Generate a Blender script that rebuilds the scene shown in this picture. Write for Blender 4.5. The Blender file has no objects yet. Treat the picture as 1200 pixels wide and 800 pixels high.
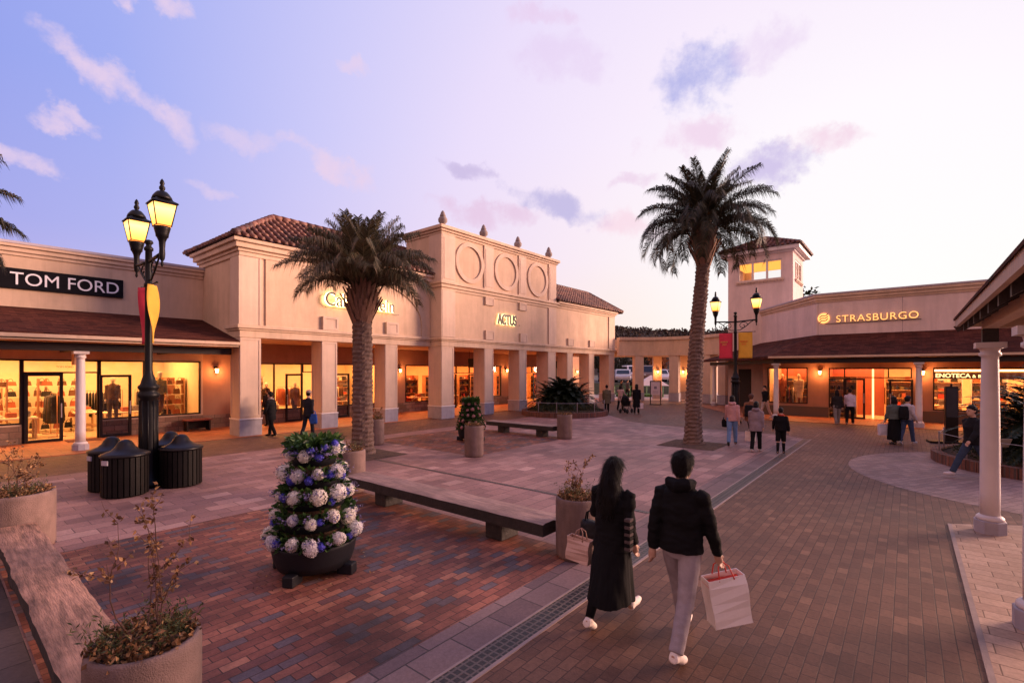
import bpy, math, random
from mathutils import Vector, Matrix, noise as mnoise
R = random.Random(11)
SC = bpy.context.scene
COL = SC.collection
PI = math.pi
# world axes: x runs along the shop fronts, y across the plaza towards the shops, z up; metres
CAM_H, FOC, CT, ST = 2.5, 566.67, 0.7737, 0.6335

def at(u, Y):
    """ground point seen in column u of the photo at depth Y from the lens"""
    X = (u - 600) / FOC * Y
    return (ST * X + CT * Y, ST * Y - CT * X)

def tag(o, label=None, cat=None, group=None, kind=None):
    if label: o['label'] = label
    if cat: o['category'] = cat
    if group: o['group'] = group
    if kind: o['kind'] = kind
    return o

ROOTM = {}
def empty(name, loc=(0, 0, 0), rz=0.0, label=None, cat=None, group=None):
    o = bpy.data.objects.new(name, None)
    o.empty_display_size = 0.2
    COL.objects.link(o)
    o.location = loc
    o.rotation_euler = (0, 0, rz)
    ROOTM[o] = Matrix.Translation(loc) @ Matrix.Rotation(rz, 4, 'Z')
    return tag(o, label, cat, group)

class MB:
    def __init__(s):
        s.v = []; s.f = []; s.m = []; s.sm = []
    def add(s, vs, fs, m=0, smooth=False):
        b = len(s.v)
        s.v.extend([tuple(p) for p in vs])
        for f in fs:
            s.f.append([i + b for i in f]); s.m.append(m); s.sm.append(smooth)
        return s
    def box(s, x0, x1, y0, y1, z0, z1, m=0):
        if x0 > x1: x0, x1 = x1, x0
        if y0 > y1: y0, y1 = y1, y0
        vs = [(x0,y0,z0),(x1,y0,z0),(x1,y1,z0),(x0,y1,z0),(x0,y0,z1),(x1,y0,z1),(x1,y1,z1),(x0,y1,z1)]
        return s.add(vs, [(0,3,2,1),(4,5,6,7),(0,1,5,4),(1,2,6,5),(2,3,7,6),(3,0,4,7)], m)
    def obox(s, c, hx, hy, hz, rot, m=0):
        vs = []
        for dz in (-hz, hz):
            for dx, dy in ((-hx,-hy),(hx,-hy),(hx,hy),(-hx,hy)):
                vs.append(Vector(c) + rot @ Vector((dx, dy, dz)))
        return s.add(vs, [(0,3,2,1),(4,5,6,7),(0,1,5,4),(1,2,6,5),(2,3,7,6),(3,0,4,7)], m)
    def lathe(s, prof, c=(0,0,0), n=20, m=0, smooth=True, rot=0.0, sx=1, sy=1):
        vs = []; fs = []
        for r, z in prof:
            for i in range(n):
                a = rot + 2*PI*i/n
                vs.append((c[0]+r*sx*math.cos(a), c[1]+r*sy*math.sin(a), c[2]+z))
        for j in range(len(prof)-1):
            for i in range(n):
                k = (i+1) % n
                fs.append((j*n+i, j*n+k, (j+1)*n+k, (j+1)*n+i))
        s.add(vs, fs, m, smooth)
        b = len(s.v) - len(vs)
        if prof[0][0] > 1e-4:
            s.f.append([b+i for i in reversed(range(n))]); s.m.append(m); s.sm.append(False)
        if prof[-1][0] > 1e-4:
            t = b + (len(prof)-1)*n
            s.f.append([t+i for i in range(n)]); s.m.append(m); s.sm.append(False)
        return s
    def tube(s, pts, rad, n=8, m=0, smooth=True, flat=1.0, cap=True):
        pts = [Vector(p) for p in pts]
        if not hasattr(rad, '__len__'): rad = [rad]*len(pts)
        vs = []; fs = []
        up = None
        for j, p in enumerate(pts):
            t = (pts[min(j+1, len(pts)-1)] - pts[max(j-1, 0)])
            if t.length < 1e-9: t = Vector((0,0,1))
            t.normalize()
            if up is None:
                up = Vector((0,1,0)) if abs(t.y) < 0.9 else Vector((1,0,0))
            u = (up - t*up.dot(t))
            if u.length < 1e-6: u = t.orthogonal()
            u.normalize(); w = t.cross(u); up = u
            for i in range(n):
                a = 2*PI*i/n
                vs.append(p + u*(rad[j]*math.cos(a)*flat) + w*(rad[j]*math.sin(a)))
        for j in range(len(pts)-1):
            for i in range(n):
                k = (i+1) % n
                fs.append((j*n+i, j*n+k, (j+1)*n+k, (j+1)*n+i))
        s.add(vs, fs, m, smooth)
        if cap:
            b = len(s.v)-len(vs)
            s.f.append([b+i for i in reversed(range(n))]); s.m.append(m); s.sm.append(smooth)
            t = b+(len(pts)-1)*n
            s.f.append([t+i for i in range(n)]); s.m.append(m); s.sm.append(smooth)
        return s
    def loft(s, secs, n=18, m=0, smooth=True):
        """secs: (centre, rx, ry) horizontal ellipses, bottom to top"""
        vs = []; fs = []
        for c, rx, ry in secs:
            for i in range(n):
                a = 2*PI*i/n
                vs.append((c[0]+rx*math.cos(a), c[1]+ry*math.sin(a), c[2]))
        for j in range(len(secs)-1):
            for i in range(n):
                k = (i+1) % n
                fs.append((j*n+i, j*n+k, (j+1)*n+k, (j+1)*n+i))
        fs.append(tuple(reversed(range(n))))
        fs.append(tuple((len(secs)-1)*n+i for i in range(n)))
        return s.add(vs, fs, m, smooth)
    def ball(s, c, r, n=10, m=0, sz=1.0, sx=1.0, sy=1.0):
        prof = []
        k = max(4, n//2+1)
        for j in range(k+1):
            a = -PI/2 + PI*j/k
            prof.append((max(r*math.cos(a), 1e-5), r*math.sin(a)*sz))
        return s.lathe(prof, c, n, m, True, 0, sx, sy)
    def prism(s, poly, z0, z1, m=0, frame=None):
        """poly: counter-clockwise 2-D outline, extruded z0..z1; frame(x,y,z) maps to space"""
        n = len(poly)
        fr = frame or (lambda x, y, z: (x, y, z))
        vs = [fr(x, y, z0) for x, y in poly] + [fr(x, y, z1) for x, y in poly]
        fs = [tuple(reversed(range(n))), tuple(range(n, 2*n))]
        for i in range(n):
            k = (i+1) % n
            fs.append((i, k, n+k, n+i))
        return s.add(vs, fs, m)
    def quad(s, a, b, c, d, m=0):
        return s.add([a, b, c, d], [(0,1,2,3)], m)
    def build(s, name, mats, parent=None, world=True, bevel=0.0, label=None):
        if not isinstance(mats, (list, tuple)): mats = [mats]
        vs = s.v
        if parent is not None and world:
            root = parent
            while root.parent is not None: root = root.parent
            if root in ROOTM:
                inv = ROOTM[root].inverted()
                vs = [inv @ Vector(p) for p in vs]
        me = bpy.data.meshes.new(name)
        me.from_pydata([tuple(p) for p in vs], [], s.f)
        for mt in mats: me.materials.append(mt)
        me.polygons.foreach_set('material_index', s.m)
        me.polygons.foreach_set('use_smooth', s.sm)
        me.update()
        o = bpy.data.objects.new(name, me)
        COL.objects.link(o)
        if parent is not None: o.parent = parent
        if bevel > 0:
            b = o.modifiers.new('bevel', 'BEVEL')
            b.width = bevel; b.segments = 2; b.limit_method = 'ANGLE'; b.angle_limit = math.radians(40)
        if label: o['label'] = label
        return o

def kids(o):
    return [c for c in SC.objects if c.parent == o] if len(o.children) == 0 else list(o.children)
def copy_tree(o, loc=None, rz=None, parent=None, label=None, group=None, scale=None):
    c = o.copy(); COL.objects.link(c)
    c.parent = parent
    if loc is not None: c.location = loc
    if rz is not None: c.rotation_euler = (0, 0, rz)
    if scale is not None: c.scale = scale if hasattr(scale, '__len__') else (scale,)*3
    if label: c['label'] = label
    if group: c['group'] = group
    if parent is None and loc is not None:
        ROOTM[c] = Matrix.Translation(loc) @ Matrix.Rotation(rz or 0, 4, 'Z')
    for ch in list(o.children):
        copy_tree(ch, parent=c)
    return c
def place(o, loc, rz=0.0, label=None, group=None, scale=None):
    o.location = loc; o.rotation_euler = (0, 0, rz)
    if scale is not None: o.scale = (scale,)*3
    ROOTM[o] = Matrix.Translation(loc) @ Matrix.Rotation(rz, 4, 'Z')
    if label: o['label'] = label
    if group: o['group'] = group
    return o

# ---------------------------------------------------------------- materials
def nodes_of(name):
    m = bpy.data.materials.new(name); m.use_nodes = True
    nt = m.node_tree
    return m, nt, nt.nodes['Principled BSDF']
def N(nt, typ, **kw):
    n = nt.nodes.new(typ)
    for k, v in kw.items():
        if k.startswith('i_'):
            n.inputs[k[2:].replace('_', ' ')].default_value = v
        else: setattr(n, k, v)
    return n
def L(nt, a, b): nt.links.new(a, b)
def c4(c): return (c[0], c[1], c[2], 1.0)
def ramp(nt, stops, interp='LINEAR'):
    r = nt.nodes.new('ShaderNodeValToRGB')
    r.color_ramp.interpolation = interp
    el = r.color_ramp.elements
    while len(el) < len(stops): el.new(0.5)
    for e, (p, c) in zip(el, stops):
        e.position = p; e.color = c4(c)
    return r
def scl(c, k): return tuple(min(1.0, x*k) for x in c)

def M(name, col, rough=0.6, metal=0.0, var=0.18, scale=3.0, bump=0.15, bscale=40.0, col2=None, stain=0.0, spec=0.5, stretch=None, sheen=0.0):
    m, nt, b = nodes_of(name)
    tc = N(nt, 'ShaderNodeTexCoord')
    mp = N(nt, 'ShaderNodeMapping')
    if stretch: mp.inputs['Scale'].default_value = stretch
    L(nt, tc.outputs['Object'], mp.inputs['Vector'])
    n1 = N(nt, 'ShaderNodeTexNoise', i_Scale=scale, i_Detail=5.0, i_Roughness=0.62)
    L(nt, mp.outputs['Vector'], n1.inputs['Vector'])
    c2 = col2 or scl(col, 1+var)
    r = ramp(nt, [(0.3, scl(col, 1-var)), (0.7, c2)])
    L(nt, n1.outputs['Fac'], r.inputs['Fac'])
    out = r.outputs['Color']
    if stain > 0:
        n3 = N(nt, 'ShaderNodeTexNoise', i_Scale=0.55, i_Detail=6.0, i_Roughness=0.7)
        mp2 = N(nt, 'ShaderNodeMapping'); mp2.inputs['Scale'].default_value = (1.6, 1.6, 0.35)
        L(nt, tc.outputs['Object'], mp2.inputs['Vector']); L(nt, mp2.outputs['Vector'], n3.inputs['Vector'])
        r3 = ramp(nt, [(0.38, (1-stain,)*3), (0.62, (1, 1, 1))])
        L(nt, n3.outputs['Fac'], r3.inputs['Fac'])
        mx = N(nt, 'ShaderNodeMixRGB', blend_type='MULTIPLY', i_Fac=1.0)
        L(nt, out, mx.inputs['Color1']); L(nt, r3.outputs['Color'], mx.inputs['Color2'])
        out = mx.outputs['Color']
        # thin vertical run-off streaks
        n4 = N(nt, 'ShaderNodeTexNoise', i_Scale=1.0, i_Detail=4.0, i_Roughness=0.6)
        mp4 = N(nt, 'ShaderNodeMapping'); mp4.inputs['Scale'].default_value = (5.0, 5.0, 0.30)
        L(nt, tc.outputs['Object'], mp4.inputs['Vector']); L(nt, mp4.outputs['Vector'], n4.inputs['Vector'])
        r4 = ramp(nt, [(0.30, (1-stain*0.45, 1-stain*0.5, 1-stain*0.55)), (0.48, (1, 1, 1))])
        L(nt, n4.outputs['Fac'], r4.inputs['Fac'])
        mx4 = N(nt, 'ShaderNodeMixRGB', blend_type='MULTIPLY', i_Fac=1.0)
        L(nt, out, mx4.inputs['Color1']); L(nt, r4.outputs['Color'], mx4.inputs['Color2'])
        out = mx4.outputs['Color']
    L(nt, out, b.inputs['Base Color'])
    b.inputs['Roughness'].default_value = rough
    b.inputs['Metallic'].default_value = metal
    b.inputs['Specular IOR Level'].default_value = spec
    if sheen: b.inputs['Sheen Weight'].default_value = sheen
    if bump > 0:
        n2 = N(nt, 'ShaderNodeTexNoise', i_Scale=bscale, i_Detail=4.0)
        L(nt, mp.outputs['Vector'], n2.inputs['Vector'])
        bp = N(nt, 'ShaderNodeBump', i_Strength=bump, i_Distance=0.02)
        L(nt, n2.outputs['Fac'], bp.inputs['Height']); L(nt, bp.outputs['Normal'], b.inputs['Normal'])
    return m

def EM(name, col, strength, var=0.0, scale=6.0):
    m, nt, b = nodes_of(name)
    b.inputs['Base Color'].default_value = c4(scl(col, 0.6))
    b.inputs['Emission Color'].default_value = c4(col)
    b.inputs['Emission Strength'].default_value = strength
    b.inputs['Roughness'].default_value = 0.4
    if var:
        tc = N(nt, 'ShaderNodeTexCoord')
        n1 = N(nt, 'ShaderNodeTexNoise', i_Scale=scale, i_Detail=2.0)
        L(nt, tc.outputs['Object'], n1.inputs['Vector'])
        mr = N(nt, 'ShaderNodeMapRange'); mr.inputs['To Min'].default_value = strength*(1-var); mr.inputs['To Max'].default_value = strength*(1+var)
        L(nt, n1.outputs['Fac'], mr.inputs['Value']); L(nt, mr.outputs['Result'], b.inputs['Emission Strength'])
    return m

def BRICK(name, stops, bw, rh, mortar, mcol, rot=0.0, offset=0.5, bump=0.5, rough=0.7, stain=0.35, grain=60.0, freq=2, wall=None, warp=0.0, sscale=0.6, spec=0.3):
    """unit pavers or brickwork; stops colour each unit by its own random value"""
    m, nt, b = nodes_of(name)
    g = N(nt, 'ShaderNodeNewGeometry')
    mp = N(nt, 'ShaderNodeMapping')
    if wall == 'y': mp.inputs['Rotation'].default_value = (-PI/2, 0, 0)
    elif wall == 'x': mp.inputs['Rotation'].default_value = (-PI/2, 0, PI/2)
    else: mp.inputs['Rotation'].default_value = (0, 0, rot)
    L(nt, g.outputs['Position'], mp.inputs['Vector'])
    vec = mp.outputs['Vector']
    if warp:
        nw = N(nt, 'ShaderNodeTexNoise', i_Scale=1.7, i_Detail=2.0)
        L(nt, vec, nw.inputs['Vector'])
        sb = N(nt, 'ShaderNodeVectorMath', operation='SUBTRACT'); sb.inputs[1].default_value = (0.5, 0.5, 0.5)
        L(nt, nw.outputs['Color'], sb.inputs[0])
        scn = N(nt, 'ShaderNodeVectorMath', operation='SCALE'); scn.inputs['Scale'].default_value = warp
        L(nt, sb.outputs[0], scn.inputs[0])
        ad = N(nt, 'ShaderNodeVectorMath', operation='ADD')
        L(nt, vec, ad.inputs[0]); L(nt, scn.outputs[0], ad.inputs[1]); vec = ad.outputs[0]
    bt = N(nt, 'ShaderNodeTexBrick', i_Scale=1.0, i_Mortar_Size=mortar, i_Mortar_Smooth=0.25, i_Bias=0.0, i_Brick_Width=bw, i_Row_Height=rh)
    bt.offset = offset; bt.offset_frequency = freq; bt.squash = 1.0
    bt.inputs['Color1'].default_value = (0, 0, 0, 1); bt.inputs['Color2'].default_value = (1, 1, 1, 1); bt.inputs['Mortar'].default_value = (0.5, 0.5, 0.5, 1)
    L(nt, vec, bt.inputs['Vector'])
    r = ramp(nt, stops)
    L(nt, bt.outputs['Color'], r.inputs['Fac'])
    n1 = N(nt, 'ShaderNodeTexNoise', i_Scale=grain*0.35, i_Detail=5.0, i_Roughness=0.7)
    L(nt, g.outputs['Position'], n1.inputs['Vector'])
    r1 = ramp(nt, [(0.25, (0.72,)*3), (0.75, (1.18,)*3)])
    L(nt, n1.outputs['Fac'], r1.inputs['Fac'])
    m1 = N(nt, 'ShaderNodeMixRGB', blend_type='MULTIPLY', i_Fac=1.0)
    L(nt, r.outputs['Color'], m1.inputs['Color1']); L(nt, r1.outputs['Color'], m1.inputs['Color2'])
    n2 = N(nt, 'ShaderNodeTexNoise', i_Scale=sscale, i_Detail=6.0, i_Roughness=0.65)
    L(nt, g.outputs['Position'], n2.inputs['Vector'])
    r2 = ramp(nt, [(0.35, (1-stain,)*3), (0.6, (1.05,)*3)])
    L(nt, n2.outputs['Fac'], r2.inputs['Fac'])
    m2 = N(nt, 'ShaderNodeMixRGB', blend_type='MULTIPLY', i_Fac=1.0)
    L(nt, m1.outputs['Color'], m2.inputs['Color1']); L(nt, r2.outputs['Color'], m2.inputs['Color2'])
    if wall is None:  # trodden spots and worn, paler lanes
        vo = N(nt, 'ShaderNodeTexVoronoi', i_Scale=2.6, i_Randomness=1.0); L(nt, g.outputs['Position'], vo.inputs['Vector'])
        rs = ramp(nt, [(0.045, (0.62,)*3), (0.075, (1, 1, 1))]); L(nt, vo.outputs['Distance'], rs.inputs['Fac'])
        ms = N(nt, 'ShaderNodeMixRGB', blend_type='MULTIPLY', i_Fac=1.0); L(nt, m2.outputs['Color'], ms.inputs['Color1']); L(nt, rs.outputs['Color'], ms.inputs['Color2'])
        nl = N(nt, 'ShaderNodeTexNoise', i_Scale=0.22, i_Detail=3.0); L(nt, g.outputs['Position'], nl.inputs['Vector'])
        rl = ramp(nt, [(0.35, (0.84,)*3), (0.65, (1.18,)*3)]); L(nt, nl.outputs['Fac'], rl.inputs['Fac'])
        ml = N(nt, 'ShaderNodeMixRGB', blend_type='MULTIPLY', i_Fac=1.0); L(nt, ms.outputs['Color'], ml.inputs['Color1']); L(nt, rl.outputs['Color'], ml.inputs['Color2'])
        m2 = ml
    m3 = N(nt, 'ShaderNodeMixRGB', blend_type='MIX')
    L(nt, bt.outputs['Fac'], m3.inputs['Fac']); L(nt, m2.outputs['Color'], m3.inputs['Color1']); m3.inputs['Color2'].default_value = c4(mcol)
    L(nt, m3.outputs['Color'], b.inputs['Base Color'])
    b.inputs['Specular IOR Level'].default_value = spec
    rr = N(nt, 'ShaderNodeMapRange'); rr.inputs['To Min'].default_value = rough-0.14; rr.inputs['To Max'].default_value = min(1, rough+0.16)
    L(nt, n2.outputs['Fac'], rr.inputs['Value']); L(nt, rr.outputs['Result'], b.inputs['Roughness'])
    # relief: joints sunk, unit faces a little uneven
    ng = N(nt, 'ShaderNodeTexNoise', i_Scale=grain, i_Detail=3.0)
    L(nt, g.outputs['Position'], ng.inputs['Vector'])
    h1 = N(nt, 'ShaderNodeMath', operation='MULTIPLY'); h1.inputs[1].default_value = 0.35
    L(nt, ng.outputs['Fac'], h1.inputs[0])
    h2 = N(nt, 'ShaderNodeMath', operation='SUBTRACT'); L(nt, h1.outputs[0], h2.inputs[0]); L(nt, bt.outputs['Fac'], h2.inputs[1])
    h3 = N(nt, 'ShaderNodeMath', operation='MULTIPLY_ADD'); L(nt, bt.outputs['Color'], h3.inputs[0]); h3.inputs[1].default_value = 0.25; L(nt, h2.outputs[0], h3.inputs[2])
    bp = N(nt, 'ShaderNodeBump', i_Strength=bump, i_Distance=0.012)
    L(nt, h3.outputs[0], bp.inputs['Height']); L(nt, bp.outputs['Normal'], b.inputs['Normal'])
    return m

def GLASS(name, tint=(0.96, 0.95, 0.93), refl=0.9):
    m = bpy.data.materials.new(name); m.use_nodes = True
    nt = m.node_tree; nt.nodes.clear()
    o = N(nt, 'ShaderNodeOutputMaterial')
    t = N(nt, 'ShaderNodeBsdfTransparent'); t.inputs['Color'].default_value = c4(tint)
    gl = N(nt, 'ShaderNodeBsdfGlossy'); gl.inputs['Roughness'].default_value = 0.02; gl.inputs['Color'].default_value = (refl,)*3 + (1,)
    fr = N(nt, 'ShaderNodeFresnel'); fr.inputs['IOR'].default_value = 1.45
    mx = N(nt, 'ShaderNodeMixShader')
    L(nt, fr.outputs[0], mx.inputs[0]); L(nt, t.outputs[0], mx.inputs[1]); L(nt, gl.outputs[0], mx.inputs[2])
    L(nt, mx.outputs[0], o.inputs['Surface'])
    return m

def LEAF(name, stops, rough=0.5, trans=0.25, tint=None):
    """foliage: colour varies leaf by leaf"""
    m, nt, b = nodes_of(name)
    g = N(nt, 'ShaderNodeNewGeometry')
    r = ramp(nt, stops)
    L(nt, g.outputs['Random Per Island'], r.inputs['Fac'])
    if tint:
        oi = N(nt, 'ShaderNodeObjectInfo'); rt = ramp(nt, tint); L(nt, oi.outputs['Random'], rt.inputs['Fac'])
        mt_ = N(nt, 'ShaderNodeMixRGB', blend_type='MULTIPLY', i_Fac=1.0); L(nt, r.outputs['Color'], mt_.inputs['Color1']); L(nt, rt.outputs['Color'], mt_.inputs['Color2']); r = mt_
    L(nt, r.outputs['Color'], b.inputs['Base Color'])
    b.inputs['Roughness'].default_value = rough
    b.inputs['Specular IOR Level'].default_value = 0.3
    if trans:
        b.inputs['Subsurface Weight'].default_value = 0.0
        tr = N(nt, 'ShaderNodeBsdfTranslucent'); L(nt, r.outputs['Color'], tr.inputs['Color'])
        mx = N(nt, 'ShaderNodeMixShader', i_Fac=trans)
        out = nt.nodes['Material Output']
        L(nt, b.outputs[0], mx.inputs[1]); L(nt, tr.outputs[0], mx.inputs[2]); L(nt, mx.outputs[0], out.inputs['Surface'])
    return m

TMP = bpy.data.scenes.new('workbench')
def evaluated_mesh(o):
    """mesh of one object with its modifiers, evaluated in a scratch scene of its own"""
    TMP.collection.objects.link(o)
    vl = TMP.view_layers[0]; vl.update()
    dg = vl.depsgraph; dg.update()
    me = bpy.data.meshes.new_from_object(o.evaluated_get(dg))
    bpy.data.objects.remove(o)
    return me
def text_mesh(name, s, size, mat, parent, loc, rot, extrude=0.02, xs=1.0, off=0.0, align='LEFT', spacing=1.0):
    cu = bpy.data.curves.new(name, 'FONT')
    cu.body = s; cu.size = size; cu.extrude = extrude; cu.offset = off
    cu.align_x = align; cu.space_character = spacing; cu.resolution_u = 5
    me = evaluated_mesh(bpy.data.objects.new(name, cu)); bpy.data.curves.remove(cu)
    mat4 = Matrix.Translation(loc) @ Matrix.Rotation(rot[2], 4, 'Z') @ Matrix.Rotation(rot[0], 4, 'X') @ Matrix.Diagonal((xs, 1, 1, 1))
    if parent is not None:
        root = parent
        while root.parent is not None: root = root.parent
        if root in ROOTM: mat4 = ROOTM[root].inverted() @ mat4
    me.transform(mat4)
    me.materials.clear(); me.materials.append(mat)
    o = bpy.data.objects.new(name, me); COL.objects.link(o)
    if parent is not None: o.parent = parent
    return o
def words_mesh(name, s, size, mat, parent, loc, rot, extrude=0.02, xs=1.0, off=0.0, spacing=1.0):
    """a line of lettering with each word a mesh of its own"""
    def right(t):
        cu = bpy.data.curves.new('m', 'FONT'); cu.body = t; cu.size = size; cu.space_character = spacing; cu.offset = off
        me = evaluated_mesh(bpy.data.objects.new('m', cu)); bpy.data.curves.remove(cu)
        r = max(v.co.x for v in me.vertices); bpy.data.meshes.remove(me); return r
    done = ''
    for w in s.split(' '):
        full = (done+' '+w) if done else w
        dx = (right(full)-right(w))*xs
        p = (loc[0]+dx, loc[1], loc[2]) if rot[2] == 0 else (loc[0], loc[1]-dx, loc[2])
        text_mesh(name, w, size, mat, parent, p, rot, extrude, xs, off, spacing=spacing); done = full
FACE_Y = (PI/2, 0, 0)       # lettering on a front that looks towards -y
FACE_X = (PI/2, 0, -PI/2)   # lettering on a front that looks towards -x
def SRGB(c):
    return tuple(((x/255)/12.92 if x/255 <= 0.04045 else ((x/255+0.055)/1.055)**2.4) for x in c)
SKY_STRENGTH = 1.0
SUN_E = 8.6
SKY_RAMP = [(0.0, (255, 253, 253)), (0.10, (255, 249, 255)), (0.17, (248, 236, 253)), (0.25, (234, 222, 252)), (0.33, (204, 202, 249)), (0.42, (160, 173, 242)), (0.49, (142, 156, 234)), (0.58, (238, 192, 200)), (1.0, (255, 196, 180))]
HZN_RAMP = [(0.0, (255, 252, 249)), (0.08, (255, 247, 237)), (0.14, (255, 232, 208)), (0.22, (252, 216, 212)), (0.34, (234, 204, 228)), (0.5, (216, 190, 226)), (1.0, (220, 165, 165))]
INT_E = 13.0
SCONCE_W = 45.0
LANTERN_W = 40.0
# ---------------------------------------------------------------- shared materials
WALL = M('stucco', (0.67, 0.47, 0.32), 0.85, var=0.07, scale=1.6, bump=0.25, bscale=90, stain=0.18)
WALLP = M('stucco_pale', (0.68, 0.50, 0.375), 0.85, var=0.06, scale=1.6, bump=0.22, bscale=90, stain=0.17)
WALLW = M('stucco_mauve', (0.74, 0.575, 0.52), 0.85, var=0.06, scale=1.4, bump=0.2, bscale=90, stain=0.17)
TRIM = M('trim_stucco', (0.68, 0.485, 0.34), 0.8, var=0.07, scale=2.0, bump=0.15, bscale=80, stain=0.2)
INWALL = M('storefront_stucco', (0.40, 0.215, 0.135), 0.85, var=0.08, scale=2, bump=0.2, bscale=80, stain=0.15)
PLINTH = M('grey_stone', (0.40, 0.36, 0.40), 0.7, var=0.12, scale=4, bump=0.2, bscale=60, stain=0.2)
WHITE = M('white_paint', (0.70, 0.62, 0.60), 0.5, var=0.05, scale=4, bump=0.05, stain=0.1)
GREYM = M('parapet_metal', (0.42, 0.38, 0.42), 0.5, var=0.08, scale=2, bump=0.05)
DARKW = M('dark_timber', (0.030, 0.018, 0.014), 0.6, var=0.3, scale=5, bump=0.25, stretch=(1, 8, 8))
FRAME = M('dark_bronze', (0.014, 0.008, 0.006), 0.45, var=0.2, scale=5, bump=0.03, spec=0.25)
IRON = M('black_iron', (0.0055, 0.005, 0.0055), 0.45, var=0.3, scale=9, bump=0.08, spec=0.22)
GLAZE = GLASS('shop_glass')
SOFF = M('soffit_paint', (0.62, 0.40, 0.26), 0.8, var=0.05, scale=2, bump=0.05)
LOWBRICK = BRICK('low_brickwork', [(0, (0.20, 0.125, 0.085)), (0.5, (0.27, 0.17, 0.12)), (1, (0.33, 0.22, 0.16))], 0.46, 0.22, 0.012, (0.12, 0.085, 0.06), wall='y', bump=0.6, rough=0.8, stain=0.25)
LOWBRICKX = BRICK('low_brickwork_side', [(0, (0.20, 0.125, 0.085)), (0.5, (0.27, 0.17, 0.12)), (1, (0.33, 0.22, 0.16))], 0.46, 0.22, 0.012, (0.12, 0.085, 0.06), wall='x', bump=0.6, rough=0.8, stain=0.25)
def TILE():
    m, nt, b = nodes_of('clay_tile')
    g = N(nt, 'ShaderNodeNewGeometry')
    r = ramp(nt, [(0, (0.065, 0.025, 0.020)), (0.35, (0.13, 0.045, 0.032)), (0.7, (0.19, 0.070, 0.043)), (1, (0.27, 0.12, 0.075))])
    L(nt, g.outputs['Random Per Island'], r.inputs['Fac'])
    n1 = N(nt, 'ShaderNodeTexNoise', i_Scale=5.0, i_Detail=5.0)
    L(nt, g.outputs['Position'], n1.inputs['Vector'])
    r1 = ramp(nt, [(0.3, (0.6,)*3), (0.7, (1.15,)*3)]); L(nt, n1.outputs['Fac'], r1.inputs['Fac'])
    mx = N(nt, 'ShaderNodeMixRGB', blend_type='MULTIPLY', i_Fac=1.0)
    L(nt, r.outputs['Color'], mx.inputs['Color1']); L(nt, r1.outputs['Color'], mx.inputs['Color2'])
    L(nt, mx.outputs['Color'], b.inputs['Base Color']); b.inputs['Roughness'].default_value = 0.6
    return m
CLAY = TILE()
SHING = BRICK('awning_shingle', [(0, (0.052, 0.015, 0.010)), (0.5, (0.085, 0.024, 0.015)), (1, (0.115, 0.036, 0.022))], 0.32, 0.14, 0.006, (0.035, 0.014, 0.010), bump=0.6, rough=0.84, stain=0.35, sscale=1.2, spec=0.08)
SHINGX = BRICK('awning_shingle_side', [(0, (0.052, 0.015, 0.010)), (0.5, (0.085, 0.024, 0.015)), (1, (0.115, 0.036, 0.022))], 0.32, 0.14, 0.006, (0.035, 0.014, 0.010), rot=PI/2, bump=0.6, rough=0.84, stain=0.35, sscale=1.2, spec=0.08)

# ---------------------------------------------------------------- ground
GROUND = M('dull_turf', (0.05, 0.045, 0.028), 0.9, var=0.35, scale=0.4, bump=0.4, bscale=6)
BROWN = BRICK('brown_paver', [(0, (0.112, 0.052, 0.035)), (0.6, (0.145, 0.070, 0.046)), (0.9, (0.175, 0.087, 0.056)), (1, (0.215, 0.11, 0.070))], 0.20, 0.115, 0.005, (0.058, 0.029, 0.024), rot=0.0, bump=0.55, rough=0.62, stain=0.22, warp=0.012)
STONE = BRICK('mauve_stone', [(0, (0.235, 0.128, 0.118)), (0.5, (0.31, 0.168, 0.150)), (0.9, (0.385, 0.218, 0.190)), (1, (0.47, 0.285, 0.245))], 0.50, 0.32, 0.007, (0.12, 0.07, 0.065), rot=0.0, bump=0.6, rough=0.6, stain=0.28, warp=0.012, grain=70)
STRIPS = BRICK('border_stone', [(0, (0.13, 0.082, 0.085)), (0.5, (0.185, 0.118, 0.118)), (1, (0.25, 0.16, 0.15))], 0.52, 0.33, 0.008, (0.06, 0.045, 0.045), bump=0.7, rough=0.62, stain=0.25, grain=90)
RED = BRICK('red_brick_paver', [(0, (0.125, 0.090, 0.10)), (0.16, (0.14, 0.095, 0.10)), (0.22, (0.17, 0.056, 0.040)), (0.55, (0.24, 0.080, 0.053)), (0.85, (0.31, 0.110, 0.070)), (1, (0.40, 0.165, 0.10))], 0.225, 0.112, 0.005, (0.048, 0.026, 0.022), rot=0.0, bump=0.6, rough=0.6, stain=0.62, warp=0.018, sscale=0.9, grain=80)
TERRA = BRICK('terracotta_floor', [(0, (0.37, 0.115, 0.050)), (1, (0.47, 0.16, 0.075))], 0.30, 0.30, 0.006, (0.16, 0.09, 0.06), offset=0.0, bump=0.3, rough=0.5, stain=0.15)
CANB = BRICK('buff_paver', [(0, (0.33, 0.21, 0.155)), (0.5, (0.40, 0.26, 0.19)), (1, (0.46, 0.31, 0.235))], 0.40, 0.20, 0.006, (0.15, 0.085, 0.06), rot=PI/2, bump=0.55, rough=0.65, stain=0.15)
RSTONE = BRICK('round_stone', [(0, (0.22, 0.135, 0.12)), (1, (0.32, 0.205, 0.18))], 0.30, 0.15, 0.006, (0.10, 0.06, 0.055), rot=0.5, bump=0.5, rough=0.65, stain=0.2)
SOIL = M('soil', (0.085, 0.045, 0.028), 0.95, var=0.45, scale=9, bump=0.9, bscale=35)
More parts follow.
